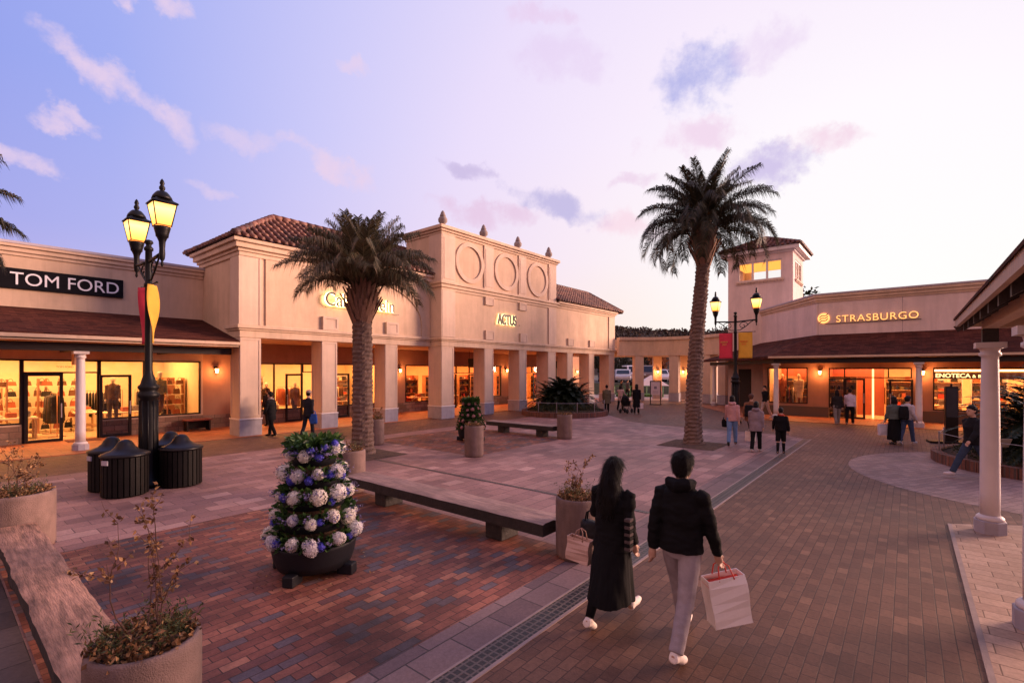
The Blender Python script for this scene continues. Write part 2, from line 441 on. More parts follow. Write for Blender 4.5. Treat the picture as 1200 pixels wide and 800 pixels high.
GRATE = BRICK('drain_grate', [(0, (0.022, 0.02, 0.022)), (1, (0.03, 0.026, 0.028))], 0.075, 0.075, 0.012, (0.11, 0.085, 0.08), offset=0.0, bump=1.0, rough=0.45, stain=0.1)
EDGE = M('drain_edge_stone', (0.27, 0.19, 0.175), 0.6, var=0.15, scale=6, bump=0.2)
CONC = M('concrete', (0.30, 0.235, 0.215), 0.8, var=0.12, scale=5, bump=0.25, bscale=70, stain=0.22)

def sheet(name, poly, z, mat):
    mb = MB(); mb.add([(x, y, z) for x, y in poly], [tuple(range(len(poly)))])
    return tag(mb.build(name, mat), kind='structure')
def rect(x0, x1, y0, y1): return [(x0, y0), (x1, y0), (x1, y1), (x0, y1)]
sheet('ground', rect(-500, 900, -700, 700), -0.02, GROUND)
sheet('main_path', rect(-14, 46, -14, 24), 0.0, BROWN)
stone_poly = [(-14, 2.98), (20.5, 2.98), (21.2, 3.8), (21.35, 9.0), (22.0, 10.6), (23.6, 12.2), (25.3, 13.75), (26.2, 15.0), (25.8, 15.7), (-14, 15.7)]
sheet('stone_plaza', stone_poly, 0.004, STONE)
sheet('border_pavement', rect(-14, 20.4, 2.98, 3.45), 0.008, STRIPS)
sheet('red_brick_pavement', rect(0.62, 5.75, 3.45, 9.0), 0.008, RED)
sheet('red_brick_pavement', rect(10.2, 15.2, 9.75, 14.8), 0.008, RED)
DARKS = BRICK('dark_slab', [(0, (0.055, 0.040, 0.042)), (1, (0.10, 0.072, 0.070))], 0.60, 0.45, 0.008, (0.03, 0.022, 0.022), bump=0.6, rough=0.7, stain=0.3)
sheet('dark_path', rect(-14, 0.60, 3.45, 9.0), 0.008, DARKS)
# long drain along the plaza, a grid of iron between two stone edges
mb = MB(); mb.box(-14, 20.5, 2.735, 2.955, -0.01, 0.006, 0)
mb.box(-14, 20.5, 2.70, 2.735, -0.01, 0.010, 1); mb.box(-14, 20.5, 2.955, 2.98, -0.01, 0.010, 1)
tag(mb.build('drain_path', [GRATE, EDGE]), kind='structure')
mb = MB(); mb.box(8.04, 8.14, 3.5, 15.6, -0.01, 0.0085, 0)
tag(mb.build('slot_drain_path', [GRATE]), kind='structure')
for c, h, mat in (((16.48, 5.6), 0.92, SOIL), ((8.35, 12.4), 0.85, SOIL)):
    mb = MB()
    n = 14
    for i in range(n):
        for j in range(n):
            xs = [c[0]-h+2*h*(i+k)/n for k in (0, 1)]; ys = [c[1]-h+2*h*(j+k)/n for k in (0, 1)]
            zz = lambda x, y: 0.010+0.05*max(0, 1-max(abs(x-c[0]), abs(y-c[1]))/h)**0.5+0.018*mnoise.noise((x*5, y*5, 0))*(1 if max(abs(x-c[0]), abs(y-c[1])) < h-0.01 else 0)
            mb.add([(xs[0], ys[0], zz(xs[0], ys[0])), (xs[1], ys[0], zz(xs[1], ys[0])), (xs[1], ys[1], zz(xs[1], ys[1])), (xs[0], ys[1], zz(xs[0], ys[1]))], [(0, 1, 2, 3)], 0, True)
    tag(mb.build('soil_ground', mat), kind='structure')
circ = [(16.1+4.25*math.cos(a*2*PI/72), -3.0+4.25*math.sin(a*2*PI/72)) for a in range(72)]
sheet('round_stone_path', circ, 0.004, RSTONE)
sheet('canopy_pavement', [(-8, -0.55), (-8, -9), (13.0, -9), (13.0, -3.5), (11.2, -1.4), (10.62, -0.55)], 0.010, CANB)
mb = MB(); mb.box(-8, 10.6, -0.55, -0.50, -0.01, 0.014, 0)
tag(mb.build('canopy_kerb', [EDGE]), kind='structure')
mb = MB(); mb.box(-14, 38.5, 19.25, 23.3, -0.01, 0.024, 0)
tag(mb.build('colonnade_pavement', [TERRA]), kind='structure')
mb = MB(); mb.box(27.1, 30.4, -14, 6.4, -0.01, 0.024, 0)
mb.prism([(27.1, 6.4), (30.4, 6.4), (36, 6.4), (36, 12.2)], -0.01, 0.022, 0)
tag(mb.build('shop_pavement', [TERRA]), kind='structure')

# ---------------------------------------------------------------- facade tools
def AX(ax, d0):
    """box writer on a facade: s along it, d into the building (y for the long row, x for the far shop)"""
    if ax == 'y': return lambda mb, s0, s1, a, b, z0, z1, m=0: mb.box(s0, s1, d0+a, d0+b, z0, z1, m)
    return lambda mb, s0, s1, a, b, z0, z1, m=0: mb.box(d0+a, d0+b, s0, s1, z0, z1, m)
def holed_wall(mb, B, s0, s1, z0, z1, th, holes, m=0):
    """wall pieces round the openings (s0,s1,z0,z1)"""
    holes = sorted(holes); x = s0
    for a, b, c, d in holes:
        if a > x: B(mb, x, a, 0, th, z0, z1, m)
        if c > z0: B(mb, a, b, 0, th, z0, c, m)
        if d < z1: B(mb, a, b, 0, th, d, z1, m)
        x = b
    if x < s1: B(mb, x, s1, 0, th, z0, z1, m)
def window(parent, ax, d0, s0, s1, z0, z1, mull=(), trans=(), w=0.05, name='window', depth=(-0.03, 0.09), trim=None):
    B = AX(ax, d0); mb = MB(); a, b = depth
    B(mb, s0, s0+w, a, b, z0, z1); B(mb, s1-w, s1, a, b, z0, z1)
    B(mb, s0+w, s1-w, a, b, z0, z0+w); B(mb, s0+w, s1-w, a, b, z1-w, z1)
    for x in mull: B(mb, x-w/2, x+w/2, a+0.008, b-0.008, z0+w, z1-w)
    for z in trans: B(mb, s0+w, s1-w, a+0.014, b-0.014, z-w/2, z+w/2)
    f = mb.build(name, FRAME, parent)
    p = MB()
    if ax == 'y': p.quad((s0+w/2, d0+0.03, z0+w/2), (s1-w/2, d0+0.03, z0+w/2), (s1-w/2, d0+0.03, z1-w/2), (s0+w/2, d0+0.03, z1-w/2))
    else: p.quad((d0+0.03, s1-w/2, z0+w/2), (d0+0.03, s0+w/2, z0+w/2), (d0+0.03, s0+w/2, z1-w/2), (d0+0.03, s1-w/2, z1-w/2))
    p.build('pane', GLAZE, f)
    return f
def door(parent, ax, d0, s0, s1, z1, z0=0.03, w=0.09, hs=1):
    f = window(parent, ax, d0, s0, s1, z0, z1, w=w, name='door', depth=(-0.03, 0.03))
    mb = MB(); B = AX(ax, d0)
    sx = s1-0.05 if hs > 0 else s0+0.05
    B(mb, sx-0.015, sx+0.015, -0.10, -0.075, 0.85, 1.35); B(mb, sx-0.012, sx+0.012, -0.075, -0.03, 0.9, 0.93); B(mb, sx-0.012, sx+0.012, -0.075, -0.03, 1.27, 1.3)
    mb.build('handle', GREYM, f)
    return f
def ring_box(mb, x0, x1, y0, y1, steps, m=0):
    """moulding: each step (z0,z1,projection) wraps the block on all sides"""
    for z0, z1, p in steps: mb.box(x0-p, x1+p, y0-p, y1+p, z0, z1, m)

def tile_plane(mb, o, ex, up, poly, wtile=0.29, ltile=0.40, m=0, skip=None):
    """barrel tiles on a roof plane: o origin at the eave, ex along it, up the slope (unit vectors); poly outline in (s,t)"""
    o = Vector(o); ex = Vector(ex).normalized(); up = Vector(up).normalized(); nn = ex.cross(up).normalized()
    if nn.z < 0: nn = -nn
    smin = min(p[0] for p in poly); smax = max(p[0] for p in poly)
    def span(s):
        ts = []
        for i in range(len(poly)):
            (a, b), (c, d) = poly[i], poly[(i+1) % len(poly)]
            if (a <= s < c) or (c <= s < a): ts.append(b+(d-b)*(s-a)/(c-a))
        return (min(ts), max(ts)) if len(ts) >= 2 else None
    # the pan below
    mb.add([o+ex*a+up*b-nn*0.015 for a, b in poly], [tuple(range(len(poly)))], m)
    k = int((smax-smin)/wtile); wt = (smax-smin)/k
    for c in range(k):
        s = smin+(c+0.5)*wt
        if skip and skip(s): continue
        sp = span(s)
        if not sp: continue
        t0, t1 = sp
        t = t0-0.04; r = wt*0.30
        while t < t1-0.05:
            te = min(t+ltile*1.06, t1+0.02)
            j = R.uniform(-0.012, 0.012)
            vs = []; n = 6
            for (tt, rr, lift) in ((t, r*1.12, 0.035), (te, r*0.92, 0.0)):
                for i in range(n+1):
                    a = PI*i/n
                    vs.append(o+ex*(s+j+rr*math.cos(a))+up*tt+nn*(rr*1.15*math.sin(a)+lift))
            fs = [(i, i+1, n+2+i, n+1+i) for i in range(n)]
            fs.append(tuple(range(n, -1, -1)))
            mb.add(vs, fs, m, True)
            t += ltile
def ridge_tiles(mb, p, q, r=0.14, m=0):
    p = Vector(p); q = Vector(q); n = max(1, int((q-p).length/0.38)); d = (q-p)/n
    for i in range(n):
        mb.tube([p+d*i, p+d*(i+1.06)], [r*1.08, r*0.92], 8, m)

# ---------------------------------------------------------------- the long row on the left
# 1. plain shop with awning (black sign)
WD = 23.16
tf = empty('shop_building', (0, WD, 0), 0, 'low shop with shingled awning and black rectangular sign, first of the left row', 'shop')
TFH = [(-4.0, -1.2, 0.68, 2.88), (-1.1, 2.14, 0.68, 2.88), (2.14, 4.17, 0.03, 2.88), (4.17, 7.48, 0.68, 2.88)]
mb = MB(); B = AX('y', WD)
holed_wall(mb, B, -14, 7.575, 0.62, 6.35, 0.25, [(a, b, max(c, 0.62), d) for a, b, c, d in TFH])
mb.box(-14, 7.575, 23.41, 29.5, 3.6, 6.3)
mb.build('wall', WALL, tf)
TFLOW = True
mb = MB()
for z0, z1, p in ((6.35, 6.47, 0.05), (6.47, 6.62, 0.12), (6.62, 6.72, 0.2)): mb.box(-14, 7.57, WD-p, WD+0.3, z0, z1)
mb.build('cornice', TRIM, tf, bevel=0.015)
mb = MB(); mb.box(-14, 7.57, WD-0.22, WD+0.35, 6.723, 6.81); mb.build('parapet_cap', GREYM, tf)
window(tf, 'y', WD, -4.0, -1.2, 0.68, 2.88); window(tf, 'y', WD, -1.1, 2.14, 0.68, 2.88, mull=(0.6,))
window(tf, 'y', WD, 2.14, 4.17, 2.40, 2.88, w=0.055, name='window'); window(tf, 'y', WD, 4.17, 7.48, 0.68, 2.88, mull=(5.52,))
door(tf, 'y', WD-0.06, 2.2, 3.17, 2.40, hs=1); door(tf, 'y', WD-0.12, 4.15, 5.10, 2.34, hs=1)
for x in (2.14, 4.11): mb = MB(); mb.box(x, x+0.06, WD-0.03, WD+0.09, 0.02, 2.4); mb.build('door_jamb', FRAME, tf)
mb = MB()  # awning roof slab: from the wall down to the eave
y0, y1, z0, z1 = 19.30, WD, 3.50, 4.64
mb.prism([(y0, z0-0.02), (y1, z1-0.16), (y1, z1), (y0, z0+0.10)], -14, 7.54, 0, frame=lambda a, b, c: (c, a, b))
aw = mb.build('awning_roof', SHING, tf)
mb = MB(); mb.box(-14, 7.55, 19.24, 19.295, 3.45, 3.555); mb.box(-14, 7.5, 19.32, 19.9, 3.38, 3.42)
mb.build('eave_fascia', TRIM, tf)
mb = MB(); mb.box(-14, 7.48, 19.92, 20.10, 3.10, 3.36)
for x in (-6.0, -3.0, 0.1, 3.15, 6.0):
    mb.box(x-0.06, x+0.06, 20.1, WD, 3.14, 3.34)
mb.build('timber_beam', DARKW, tf, bevel=0.01)
mb = MB(); mb.box(-14, 7.55, 20.12, WD-0.01, 3.40, 3.43); mb.build('awning_soffit', SOFF, tf)
def round_column(parent, x, y, zt, r=0.13):
    mb = MB()
    mb.lathe([(r*0.98, 0.28), (r, 0.6), (r*0.95, zt*0.6), (r*0.84, zt-0.28), (r*0.84, zt-0.22), (r*1.1, zt-0.2), (r*1.1, zt-0.16), (r*0.92, zt-0.15), (r*1.0, zt-0.10), (r*1.35, zt-0.085)], (x, y, 0), 24, 0)
    mb.box(x-r*1.45, x+r*1.45, y-r*1.45, y+r*1.45, zt-0.085, zt)
    mb.lathe([(r*1.35, 0.2), (r*1.42, 0.225), (r*1.35, 0.25), (r*1.08, 0.28)], (x, y, 0), 24, 0)
    c = mb.build('column', WHITE, parent)
    q = MB(); q.lathe([(r*1.65, 0.0), (r*1.65, 0.19), (r*1.55, 0.2)], (x, y, 0), 8, 0, False, PI/8)
    q.build('column_base', PLINTH, c)
    return c
for x in (3.15, -3.0): round_column(tf, x, 20.02, 3.10)

# 2. the large blocks with the colonnade
CD, AD, SD = 19.40, 18.55, 23.3
def pillar(parent, x0, x1, y0, y1, z1=3.75, pl=0.62):
    mb = MB(); mb.box(x0, x1, y0, y1, pl+0.06, z1)
    w = 0.07  # raised frame on the two seen faces
    for (a, b, c, d) in ((x0+0.0, x0+w, pl+0.12, z1-0.02), (x1-w, x1, pl+0.12, z1-0.02), (x0+w, x1-w, pl+0.12, pl+0.19), (x0+w, x1-w, z1-0.09, z1-0.02)):
        mb.box(a, b, y0-0.018, y0, c, d)
    for (a, b, c, d) in ((y0+0.003, y0+w, pl+0.12, z1-0.02), (y1-w, y1-0.003, pl+0.12, z1-0.02), (y0+w, y1-w, pl+0.12, pl+0.19), (y0+w, y1-w, z1-0.09, z1-0.02)):
        mb.box(x0-0.018, x0, a, b, c, d)
    p = mb.build('pillar', WALLP, parent)
    q = MB(); q.box(x0-0.035, x1+0.035, y0-0.035, y1+0.035, 0, pl-0.003); q.build('plinth', PLINTH, p, bevel=0.012)
    q = MB(); q.box(x0-0.055, x1+0.055, y0-0.055, y1+0.055, pl, pl+0.06); q.build('plinth_moulding', WHITE, p, bevel=0.02)
    return p
def low_wall(parent, ax, d, s0, s1, h, gaps, mat, th=0.26):
    x = s0
    for a, b in list(gaps)+[(s1, s1)]:
        if a-x > 0.02: mb = MB(); AX(ax, d)(mb, x, a, 0, th, 0.0, h); mb.build('low_brickwork', mat, parent)
        x = b
def shopfront(parent, s0, s1, holes, low=()):
    mb = MB(); B = AX('y', SD)
    holed_wall(mb, B, s0, s1, 0.59, 3.742, 0.22, [(a, b, max(c, 0.59), d) for a, b, c, d in holes])
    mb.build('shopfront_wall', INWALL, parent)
    low_wall(parent, 'y', SD-0.04, s0, s1, 0.588, [(a, b) for a, b, c, d in holes if c < 0.1], LOWBRICK)

low_wall(tf, 'y', WD-0.04, -14, 7.575, 0.618, [(2.14, 4.17)], LOWBRICK, 0.29)
# --- tiled-roof shop with the arched front
ck = empty('shop_building', (7.58, CD, 0), 0, 'tiled hip-roofed shop with blind arch and thin halo-lit dark letters behind the stout palm', 'shop')
mb = MB()
mb.box(7.58, 16.93, CD, 23.52, 3.75, 6.82); mb.box(7.58, 7.83, 23.52, 29.5, 0, 6.3); mb.box(7.58, 16.93, 23.53, 29.5, 3.75, 6.30)
mb.build('wall', WALL, ck)
# raised spandrels round the blind arch and corner pilaster
mb = MB(); cx, aw_, zs, ah = 13.05, 3.25, 4.85, 1.85
pts = [(cx-aw_*math.cos(PI*i/40), zs+ah*math.sin(PI*i/40)) for i in range(41)]
f = lambda x, z, y: (x, CD-y, z)
for i in range(40):
    (a, b), (c, d) = pts[i], pts[i+1]
    mb.prism([(a, b), (c, d), (c, 6.815), (a, 6.815)][::1], 0.002, 0.055, 0, frame=f)
mb.box(8.50, cx-aw_, CD-0.055, CD-0.002, 4.235, 6.815); mb.box(cx+aw_, 16.85, CD-0.055, CD-0.002, 4.235, 6.815)
mb.build('arch_surround', WALL, ck)
mb = MB()
for a, b in ((7.58, 7.66), (8.25, 8.33)): mb.box(a, b, CD-0.07, CD-0.002, 4.24, 6.81)
mb.box(7.66, 8.25, CD-0.05, CD-0.002, 4.24, 6.81)
mb.box(7.51, 7.578, CD-0.068, CD+0.75, 4.24, 6.81)
mb.build('corner_pilaster', WALLP, ck)
mb = MB(); ring_box(mb, 7.58, 16.90, CD, 23.4, [(6.82, 6.98, 0.07), (6.98, 7.10, 0.13), (7.10, 7.30, 0.24), (7.30, 7.44, 0.34)])
mb.build('cornice', TRIM, ck, bevel=0.02)
mb = MB(); ring_box(mb, 7.58, 16.90, CD, 20.4, [(3.752, 4.02, 0.03), (4.02, 4.10, 0.08), (4.10, 4.23, 0.14)])
mb.build('string_course', TRIM, ck, bevel=0.015)
for x in (11.21, 14.45):
    mb = MB(); mb.box(x-0.36, x+0.36, CD-0.10, CD-0.002, 4.24, 4.82)
    for (a, b, c, d) in ((x-0.36, x-0.26, 4.24, 4.82), (x+0.26, x+0.36, 4.24, 4.82), (x-0.26, x+0.26, 4.72, 4.82), (x-0.26, x+0.26, 4.24, 4.34)):
        mb.box(a, b, CD-0.125, CD-0.1005, c, d)
    mb.build('keystone_block', WALLP, ck)
for a, b in ((7.58, 8.33), (10.86, 11.56), (14.10, 14.80)): pillar(ck, a, b, CD, CD+0.85)
mb = MB(); mb.box(7.6, 16.9, CD+0.02, SD-0.01, 3.744, 3.749); mb.build('soffit', SOFF, ck)
CKH = [(8.9, 12.0, 0.62, 2.84), (12.0, 13.7, 0.03, 2.84), (13.7, 16.34, 0.62, 2.84)]
shopfront(ck, 7.6, 17.6, CKH)
window(ck, 'y', SD, 8.9, 12.0, 0.62, 2.84, mull=(10.62,)); window(ck, 'y', SD, 13.7, 16.34, 0.62, 2.84, mull=(15.1,))
window(ck, 'y', SD, 12.0, 13.7, 2.40, 2.84); door(ck, 'y', SD-0.09, 11.12, 11.97, 2.34, hs=-1); door(ck, 'y', SD-0.09, 13.72, 14.55, 2.34, hs=-1)
# roof over both blocks
EZ, RY, RZ = 7.47, 21.62, 9.17
E0, E1 = 7.20, 36.85
sl = Vector((0, RY-19.02, RZ-EZ)); sll = sl.length
mb = MB()
tile_plane(mb, (E0, 19.02, EZ), (1, 0, 0), sl, [(0, 0), (9.9, 0), (9.9, sll), (RY-19.02, sll)], skip=None)
hl = Vector((RY-19.02, 0, RZ-EZ))
tile_plane(mb, (E0, 24.22, EZ), (0, -1, 0), hl, [(0, 0), (5.2, 0), (2.6, hl.length)])
mb.add([(E0, 24.22, EZ), (17.1, 24.22, EZ), (17.1, RY, RZ), (E0+2.6, RY, RZ)], [(0, 1, 2, 3)])
ridge_tiles(mb, (E0+0.05, 19.07, EZ+0.08), (E0+2.6, RY, RZ+0.06)); ridge_tiles(mb, (E0+2.6, RY, RZ+0.06), (17.1, RY, RZ+0.06)); ridge_tiles(mb, (E0+0.05, 24.17, EZ+0.08), (E0+2.6, RY, RZ+0.06))
mb.build('roof', CLAY, ck)

# --- tower-fronted shop with the three roundels
ac = empty('shop_building', (16.94, AD, 0), 0, 'tall-fronted shop with three roundels and four stone urns on its parapet', 'shop')
mb = MB()
mb.box(16.94, 27.33, AD, 21.4, 3.75, 9.56); mb.box(16.945, 27.325, 21.41, 29.5, 3.75, 6.3)
mb.box(27.335, 36.0, AD+0.10, 23.52, 3.75, 6.82); mb.box(27.34, 36.0, 23.53, 29.5, 3.75, 6.3); mb.box(35.8, 36.0, 23.6, 29.5, 0, 3.74)
mb.build('wall', WALL, ac)
for a, b in ((16.94, 17.85), (20.12, 20.92), (23.25, 24.0), (26.45, 27.33)):
    mb = MB(); mb.box(a, b, AD-0.07, AD-0.002, 7.12, 9.555)
    mb.box(a+0.10, b-0.10, AD-0.09, AD-0.0705, 7.25, 9.40)
    if a < 17: mb.box(16.88, 16.938, AD-0.06, AD+0.9, 7.12, 9.55)
    mb.build('pilaster', WALLP, ac, bevel=0.008)
for a, b in ((16.94, 17.85), (26.45, 27.33)):
    mb = MB(); mb.box(a, b, AD-0.07, AD-0.002, 4.25, 6.66)
    if a < 17: mb.box(16.88, 16.938, AD-0.06, AD+0.9, 4.25, 6.66)
    mb.build('pilaster', WALLP, ac, bevel=0.008)
mb = MB(); mb.box(35.0, 36.0, AD+0.03, AD+0.098, 4.25, 6.80); mb.build('pilaster', WALLP, ac, bevel=0.008)
for x, d, z0, z1 in ((20.55, -0.09, 6.22, 6.66), (23.65, -0.09, 6.22, 6.66), (20.57, -0.09, 4.26, 4.78), (23.72, -0.09, 4.26, 4.78), (29.3, 0.01, 4.26, 4.78), (32.3, 0.01, 4.26, 4.78)):
    mb = MB(); mb.box(x-0.36, x+0.36, AD+d, AD+d+0.088, z0, z1)
    for (a, b, c, e) in ((x-0.36, x-0.28, z0, z1), (x+0.28, x+0.36, z0, z1), (x-0.28, x+0.28, z1-0.08, z1)): mb.box(a, b, AD+d-0.02, AD+d-0.0005, c, e)
    mb.build('keystone_block', WALLP, ac)
for x in (19.0, 22.12, 25.27):
    mb = MB(); n = 48; fr = lambda a, b, y: (a, AD-y, b)
    for i in range(n):
        a0, a1 = 2*PI*i/n, 2*PI*(i+1)/n
        q = [(x+r*math.cos(a), 8.36+r*math.sin(a)) for r, a in ((0.87, a0), (1.10, a0), (1.10, a1), (0.87, a1))]
        mb.prism(q, 0.002, 0.075, 0, frame=fr)
    mb.build('roundel', WALLP, ac)
mb = MB(); ring_box(mb, 16.94, 27.33, AD, 21.4, [(9.56, 9.68, 0.06), (9.68, 9.80, 0.14), (9.80, 9.97, 0.24)])
mb.build('cornice', TRIM, ac, bevel=0.02)
mb = MB(); ring_box(mb, 16.94, 27.33, AD, 21.3, [(6.66, 6.80, 0.05), (6.80, 6.97, 0.12), (6.97, 7.11, 0.20)])
mb.box(27.55, 36.06, AD+0.04, 23.45, 6.823, 6.97); mb.box(27.56, 36.13, AD-0.06, 23.46, 6.97, 7.09); mb.box(27.57, 36.22, AD-0.16, 23.47, 7.09, 7.26)
mb.build('cornice', TRIM, ac, bevel=0.02)
mb = MB(); ring_box(mb, 16.94, 27.33, AD, 19.5, [(3.752, 4.02, 0.03), (4.02, 4.10, 0.08), (4.10, 4.23, 0.14)])
mb.box(27.48, 36.03, AD+0.07, 19.5, 3.752, 4.02); mb.box(27.48, 36.08, AD+0.02, 19.51, 4.02, 4.10); mb.box(27.485, 36.14, AD-0.04, 19.52, 4.10, 4.23)
mb.build('string_course', TRIM, ac, bevel=0.015)
for x in (17.1, 20.25, 23.4, 26.75):
    mb = MB(); mb.lathe([(0.17, 9.97), (0.17, 10.05), (0.10, 10.08), (0.13, 10.16), (0.23, 10.27), (0.245, 10.40), (0.20, 10.50), (0.12, 10.53), (0.16, 10.56), (0.16, 10.60), (0.13, 10.66), (0.10, 10.76), (0.05, 10.84), (0.015, 10.87)], (x+0.2, AD+0.3, 0), 20)
    mb.build('urn', CONC, ac)
pillar(ac, 16.94, 17.80, AD, AD+1.0)
for a, b in ((20.2, 20.94), (23.36, 24.08)): pillar(ac, a, b, AD, AD+0.85)
pillar(ac, 26.45, 27.33, AD, AD+0.95)
for a, b in ((28.95, 29.66), (31.95, 32.70), (35.10, 36.0)): pillar(ac, a, b, AD+0.1, AD+0.95)
mb = MB(); mb.box(16.96, 35.98, AD+0.12, SD-0.01, 3.744, 3.749); mb.build('soffit', SOFF, ac)
ACH = [(18.37, 20.42, 0.59, 2.82), (21.2, 24.55, 0.03, 2.82), (24.9, 27.18, 0.62, 2.82), (28.15, 30.1, 0.62, 2.82), (30.1, 31.95, 0.03, 2.82), (33.1, 34.5, 0.03, 2.82)]
shopfront(ac, 17.6, 38.4, ACH)
window(ac, 'y', SD, 18.37, 20.42, 0.59, 2.82); window(ac, 'y', SD, 24.9, 27.18, 0.62, 2.82); window(ac, 'y', SD, 28.15, 30.1, 0.62, 2.82)
window(ac, 'y', SD, 21.2, 24.55, 2.30, 2.82, mull=(22.6, 23.85)); window(ac, 'y', SD, 21.2, 22.6, 0.03, 2.27, name='window'); door(ac, 'y', SD-0.02, 23.75, 24.53, 2.27, hs=-1)
window(ac, 'y', SD, 30.1, 31.95, 2.30, 2.82, mull=(31.0,)); door(ac, 'y', SD-0.05, 31.05, 31.93, 2.27); door(ac, 'y', SD, 33.1, 34.5, 2.82)
mb = MB()
tile_plane(mb, (27.3, 18.28, 7.28), (1, 0, 0), (0, RY-18.28, RZ-7.28), [(0, 0), (E1-27.3, 0), (E1-27.3, math.hypot(RY-18.28, RZ-7.28)), (0, math.hypot(RY-18.28, RZ-7.28))])
mb.add([(17.1, 24.22, EZ), (E1, 24.22, EZ), (E1, RY, RZ), (17.1, RY, RZ)], [(0, 1, 2, 3)])
mb.add([(36.2, 18.5, 7.27), (36.2, 24.0, 7.27), (36.2, RY, RZ-0.1)], [(0, 1, 2)])
mb.add([(E1, 24.22, EZ-0.1), (E1, 18.28, 7.18), (E1, RY, RZ-0.1)], [(0, 1, 2)])
ridge_tiles(mb, (27.3, RY, RZ+0.06), (E1, RY, RZ+0.06)); ridge_tiles(mb, (E1, 18.3, 7.33), (E1, RY, RZ+0.06)); 
mb.build('roof', CLAY, ac)

# --- curved arcade closing the plaza
ar = empty('arcade', (38.4, 15.2, 0), 0, 'curved open colonnade with flat stuccoed band linking left row and tower', 'arcade')
def arc_pts(off):
    base = [(36.25, 18.3), (37.35, 17.1), (38.05, 15.9), (38.35, 14.6), (38.3, 13.2), (37.9, 11.9), (37.1, 10.55)]
    out = []
    for i, (x, y) in enumerate(base):
        a = base[max(i-1, 0)]; b = base[min(i+1, len(base)-1)]
        t = Vector((b[0]-a[0], b[1]-a[1])).normalized(); n_ = Vector((-t.y, t.x))
        out.append((x+n_.x*off, y+n_.y*off))
    return out
def band(mb, o0, o1, z0, z1, m=0):
    p, q = arc_pts(o0), arc_pts(o1)
    for i in range(len(p)-1):
        vs = [(*p[i], z0), (*p[i+1], z0), (*q[i+1], z0), (*q[i], z0), (*p[i], z1), (*p[i+1], z1), (*q[i+1], z1), (*q[i], z1)]
        fs = [(0, 1, 2, 3), (7, 6, 5, 4), (1, 0, 4, 5), (3, 2, 6, 7)]
        if i == 0: fs.append((0, 3, 7, 4))
        if i == len(p)-2: fs.append((2, 1, 5, 6))
        mb.add(vs, fs, m)
mb = MB(); band(mb, 0, 0.7, 3.95, 4.98); band(mb, 3.1, 3.8, 3.95, 4.98); band(mb, 0.702, 3.098, 4.2, 4.35)
mb.build('wall', WALL, ar)
mb = MB(); band(mb, -0.14, 0.84, 4.982, 5.22); band(mb, -0.05, 0.75, 3.70, 3.947); band(mb, 3.0, 3.85, 3.70, 3.947); band(mb, 3.0, 3.9, 4.982, 5.22)
mb.build('cornice', TRIM, ar)
def turned_pillar(parent, x, y, ang, w=0.72):
    rot = Matrix.Rotation(ang, 3, 'Z')
    mb = MB(); mb.obox((x, y, 2.20), w/2, w/2, 1.497, rot); p = mb.build('pillar', WALLP, parent)
    q = MB(); q.obox((x, y, 0.34), w/2+0.04, w/2+0.04, 0.34, rot); q.build('plinth', PLINTH, p, bevel=0.01)
FP, BP = arc_pts(0.35), arc_pts(3.45)
for i, a in ((1, 0.75), (3, 0.15), (5, -0.4), (6, -0.55)): turned_pillar(ar, *FP[i], a)
for i, a in ((0, 0.8), (2, 0.5), (3, 0.1), (4, -0.1), (6, -0.5)): turned_pillar(ar, *BP[i], a)

# --- right-hand building: stuccoed shop with awning, far side
WX = 30.4
st = empty('shop_building', (WX, 0, 0), 0, 'low mauve shop with angled parapet, brown awning and glowing orange letters', 'shop')
fd = Vector((0.82, 0.57)); F1 = (36.0, 3.79+0.57*6.83)
mb = MB()
STH = [(-7.5, -4.3, 0.62, 2.62), (-4.2, -0.92, 0.62, 2.62), (-0.15, 3.24, 0.03, 2.62), (4.2, 6.16, 0.70, 2.65)]
holed_wall(mb, AX('x', WX), -12, 6.40, 0.56, 3.3, 0.22, [(a, b, max(c, 0.56), d) for a, b, c, d in STH])
mb.box(WX+0.22, 36.0, 6.2, 6.40, 0, 3.3)
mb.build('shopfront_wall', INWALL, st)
mb = MB()
mb.prism([(WX, -12), (38.5, -12), (38.5, 5.7), (F1[0], F1[1]), (WX, 3.79)][::1], 3.305, 6.12, 0)
mb.build('wall', WALLW, st)
low_wall(st, 'x', WX-0.04, -12, 6.42, 0.558, [(-0.15, 3.24)], LOWBRICKX)
def grow(p): return [(WX-p, -12), (38.5, -12), (38.5, 5.7), (F1[0]-0.57*p+0.1, F1[1]+0.82*p), (WX-p, 3.79+0.6*p)]
mb = MB()
for z0, z1, p in ((6.12, 6.22, 0.05), (6.22, 6.38, 0.10), (6.38, 6.50, 0.17)): mb.prism(grow(p), z0, z1)
mb.build('cornice', TRIM, st)
mb = MB(); mb.prism(grow(0.2), 6.503, 6.58); mb.build('parapet_cap', GREYM, st)
mb = MB()  # panel joints in the stucco, drawn as darker lines
for y in (3.72, 0.2, -3.4): mb.box(WX-0.004, WX-0.001, y-0.012, y+0.012, 4.4, 6.1)
mb.build('panel_joint', M('joint_line', (0.38, 0.29, 0.28), 0.9, bump=0), st)
for a, b, c, d in STH:
    if c > 0.1: window(st, 'x', WX, a, b, c, d, mull=((a+b)/2,) if a > 3 else ())
window(st, 'x', WX, -0.15, 3.24, 2.12, 2.62, mull=(0.75, 2.55)); window(st, 'x', WX, 2.55, 3.24, 0.56, 2.10)
door(st, 'x', WX-0.03, 1.68, 2.55, 2.10, hs=-1); door(st, 'x', WX-0.10, -0.20, 0.72, 2.06, hs=1)
ex0, ez0, ez1 = 27.15, 3.22, 4.40
c0 = (27.15, 5.45); c1 = (36.1, 5.45+8.95*0.695)
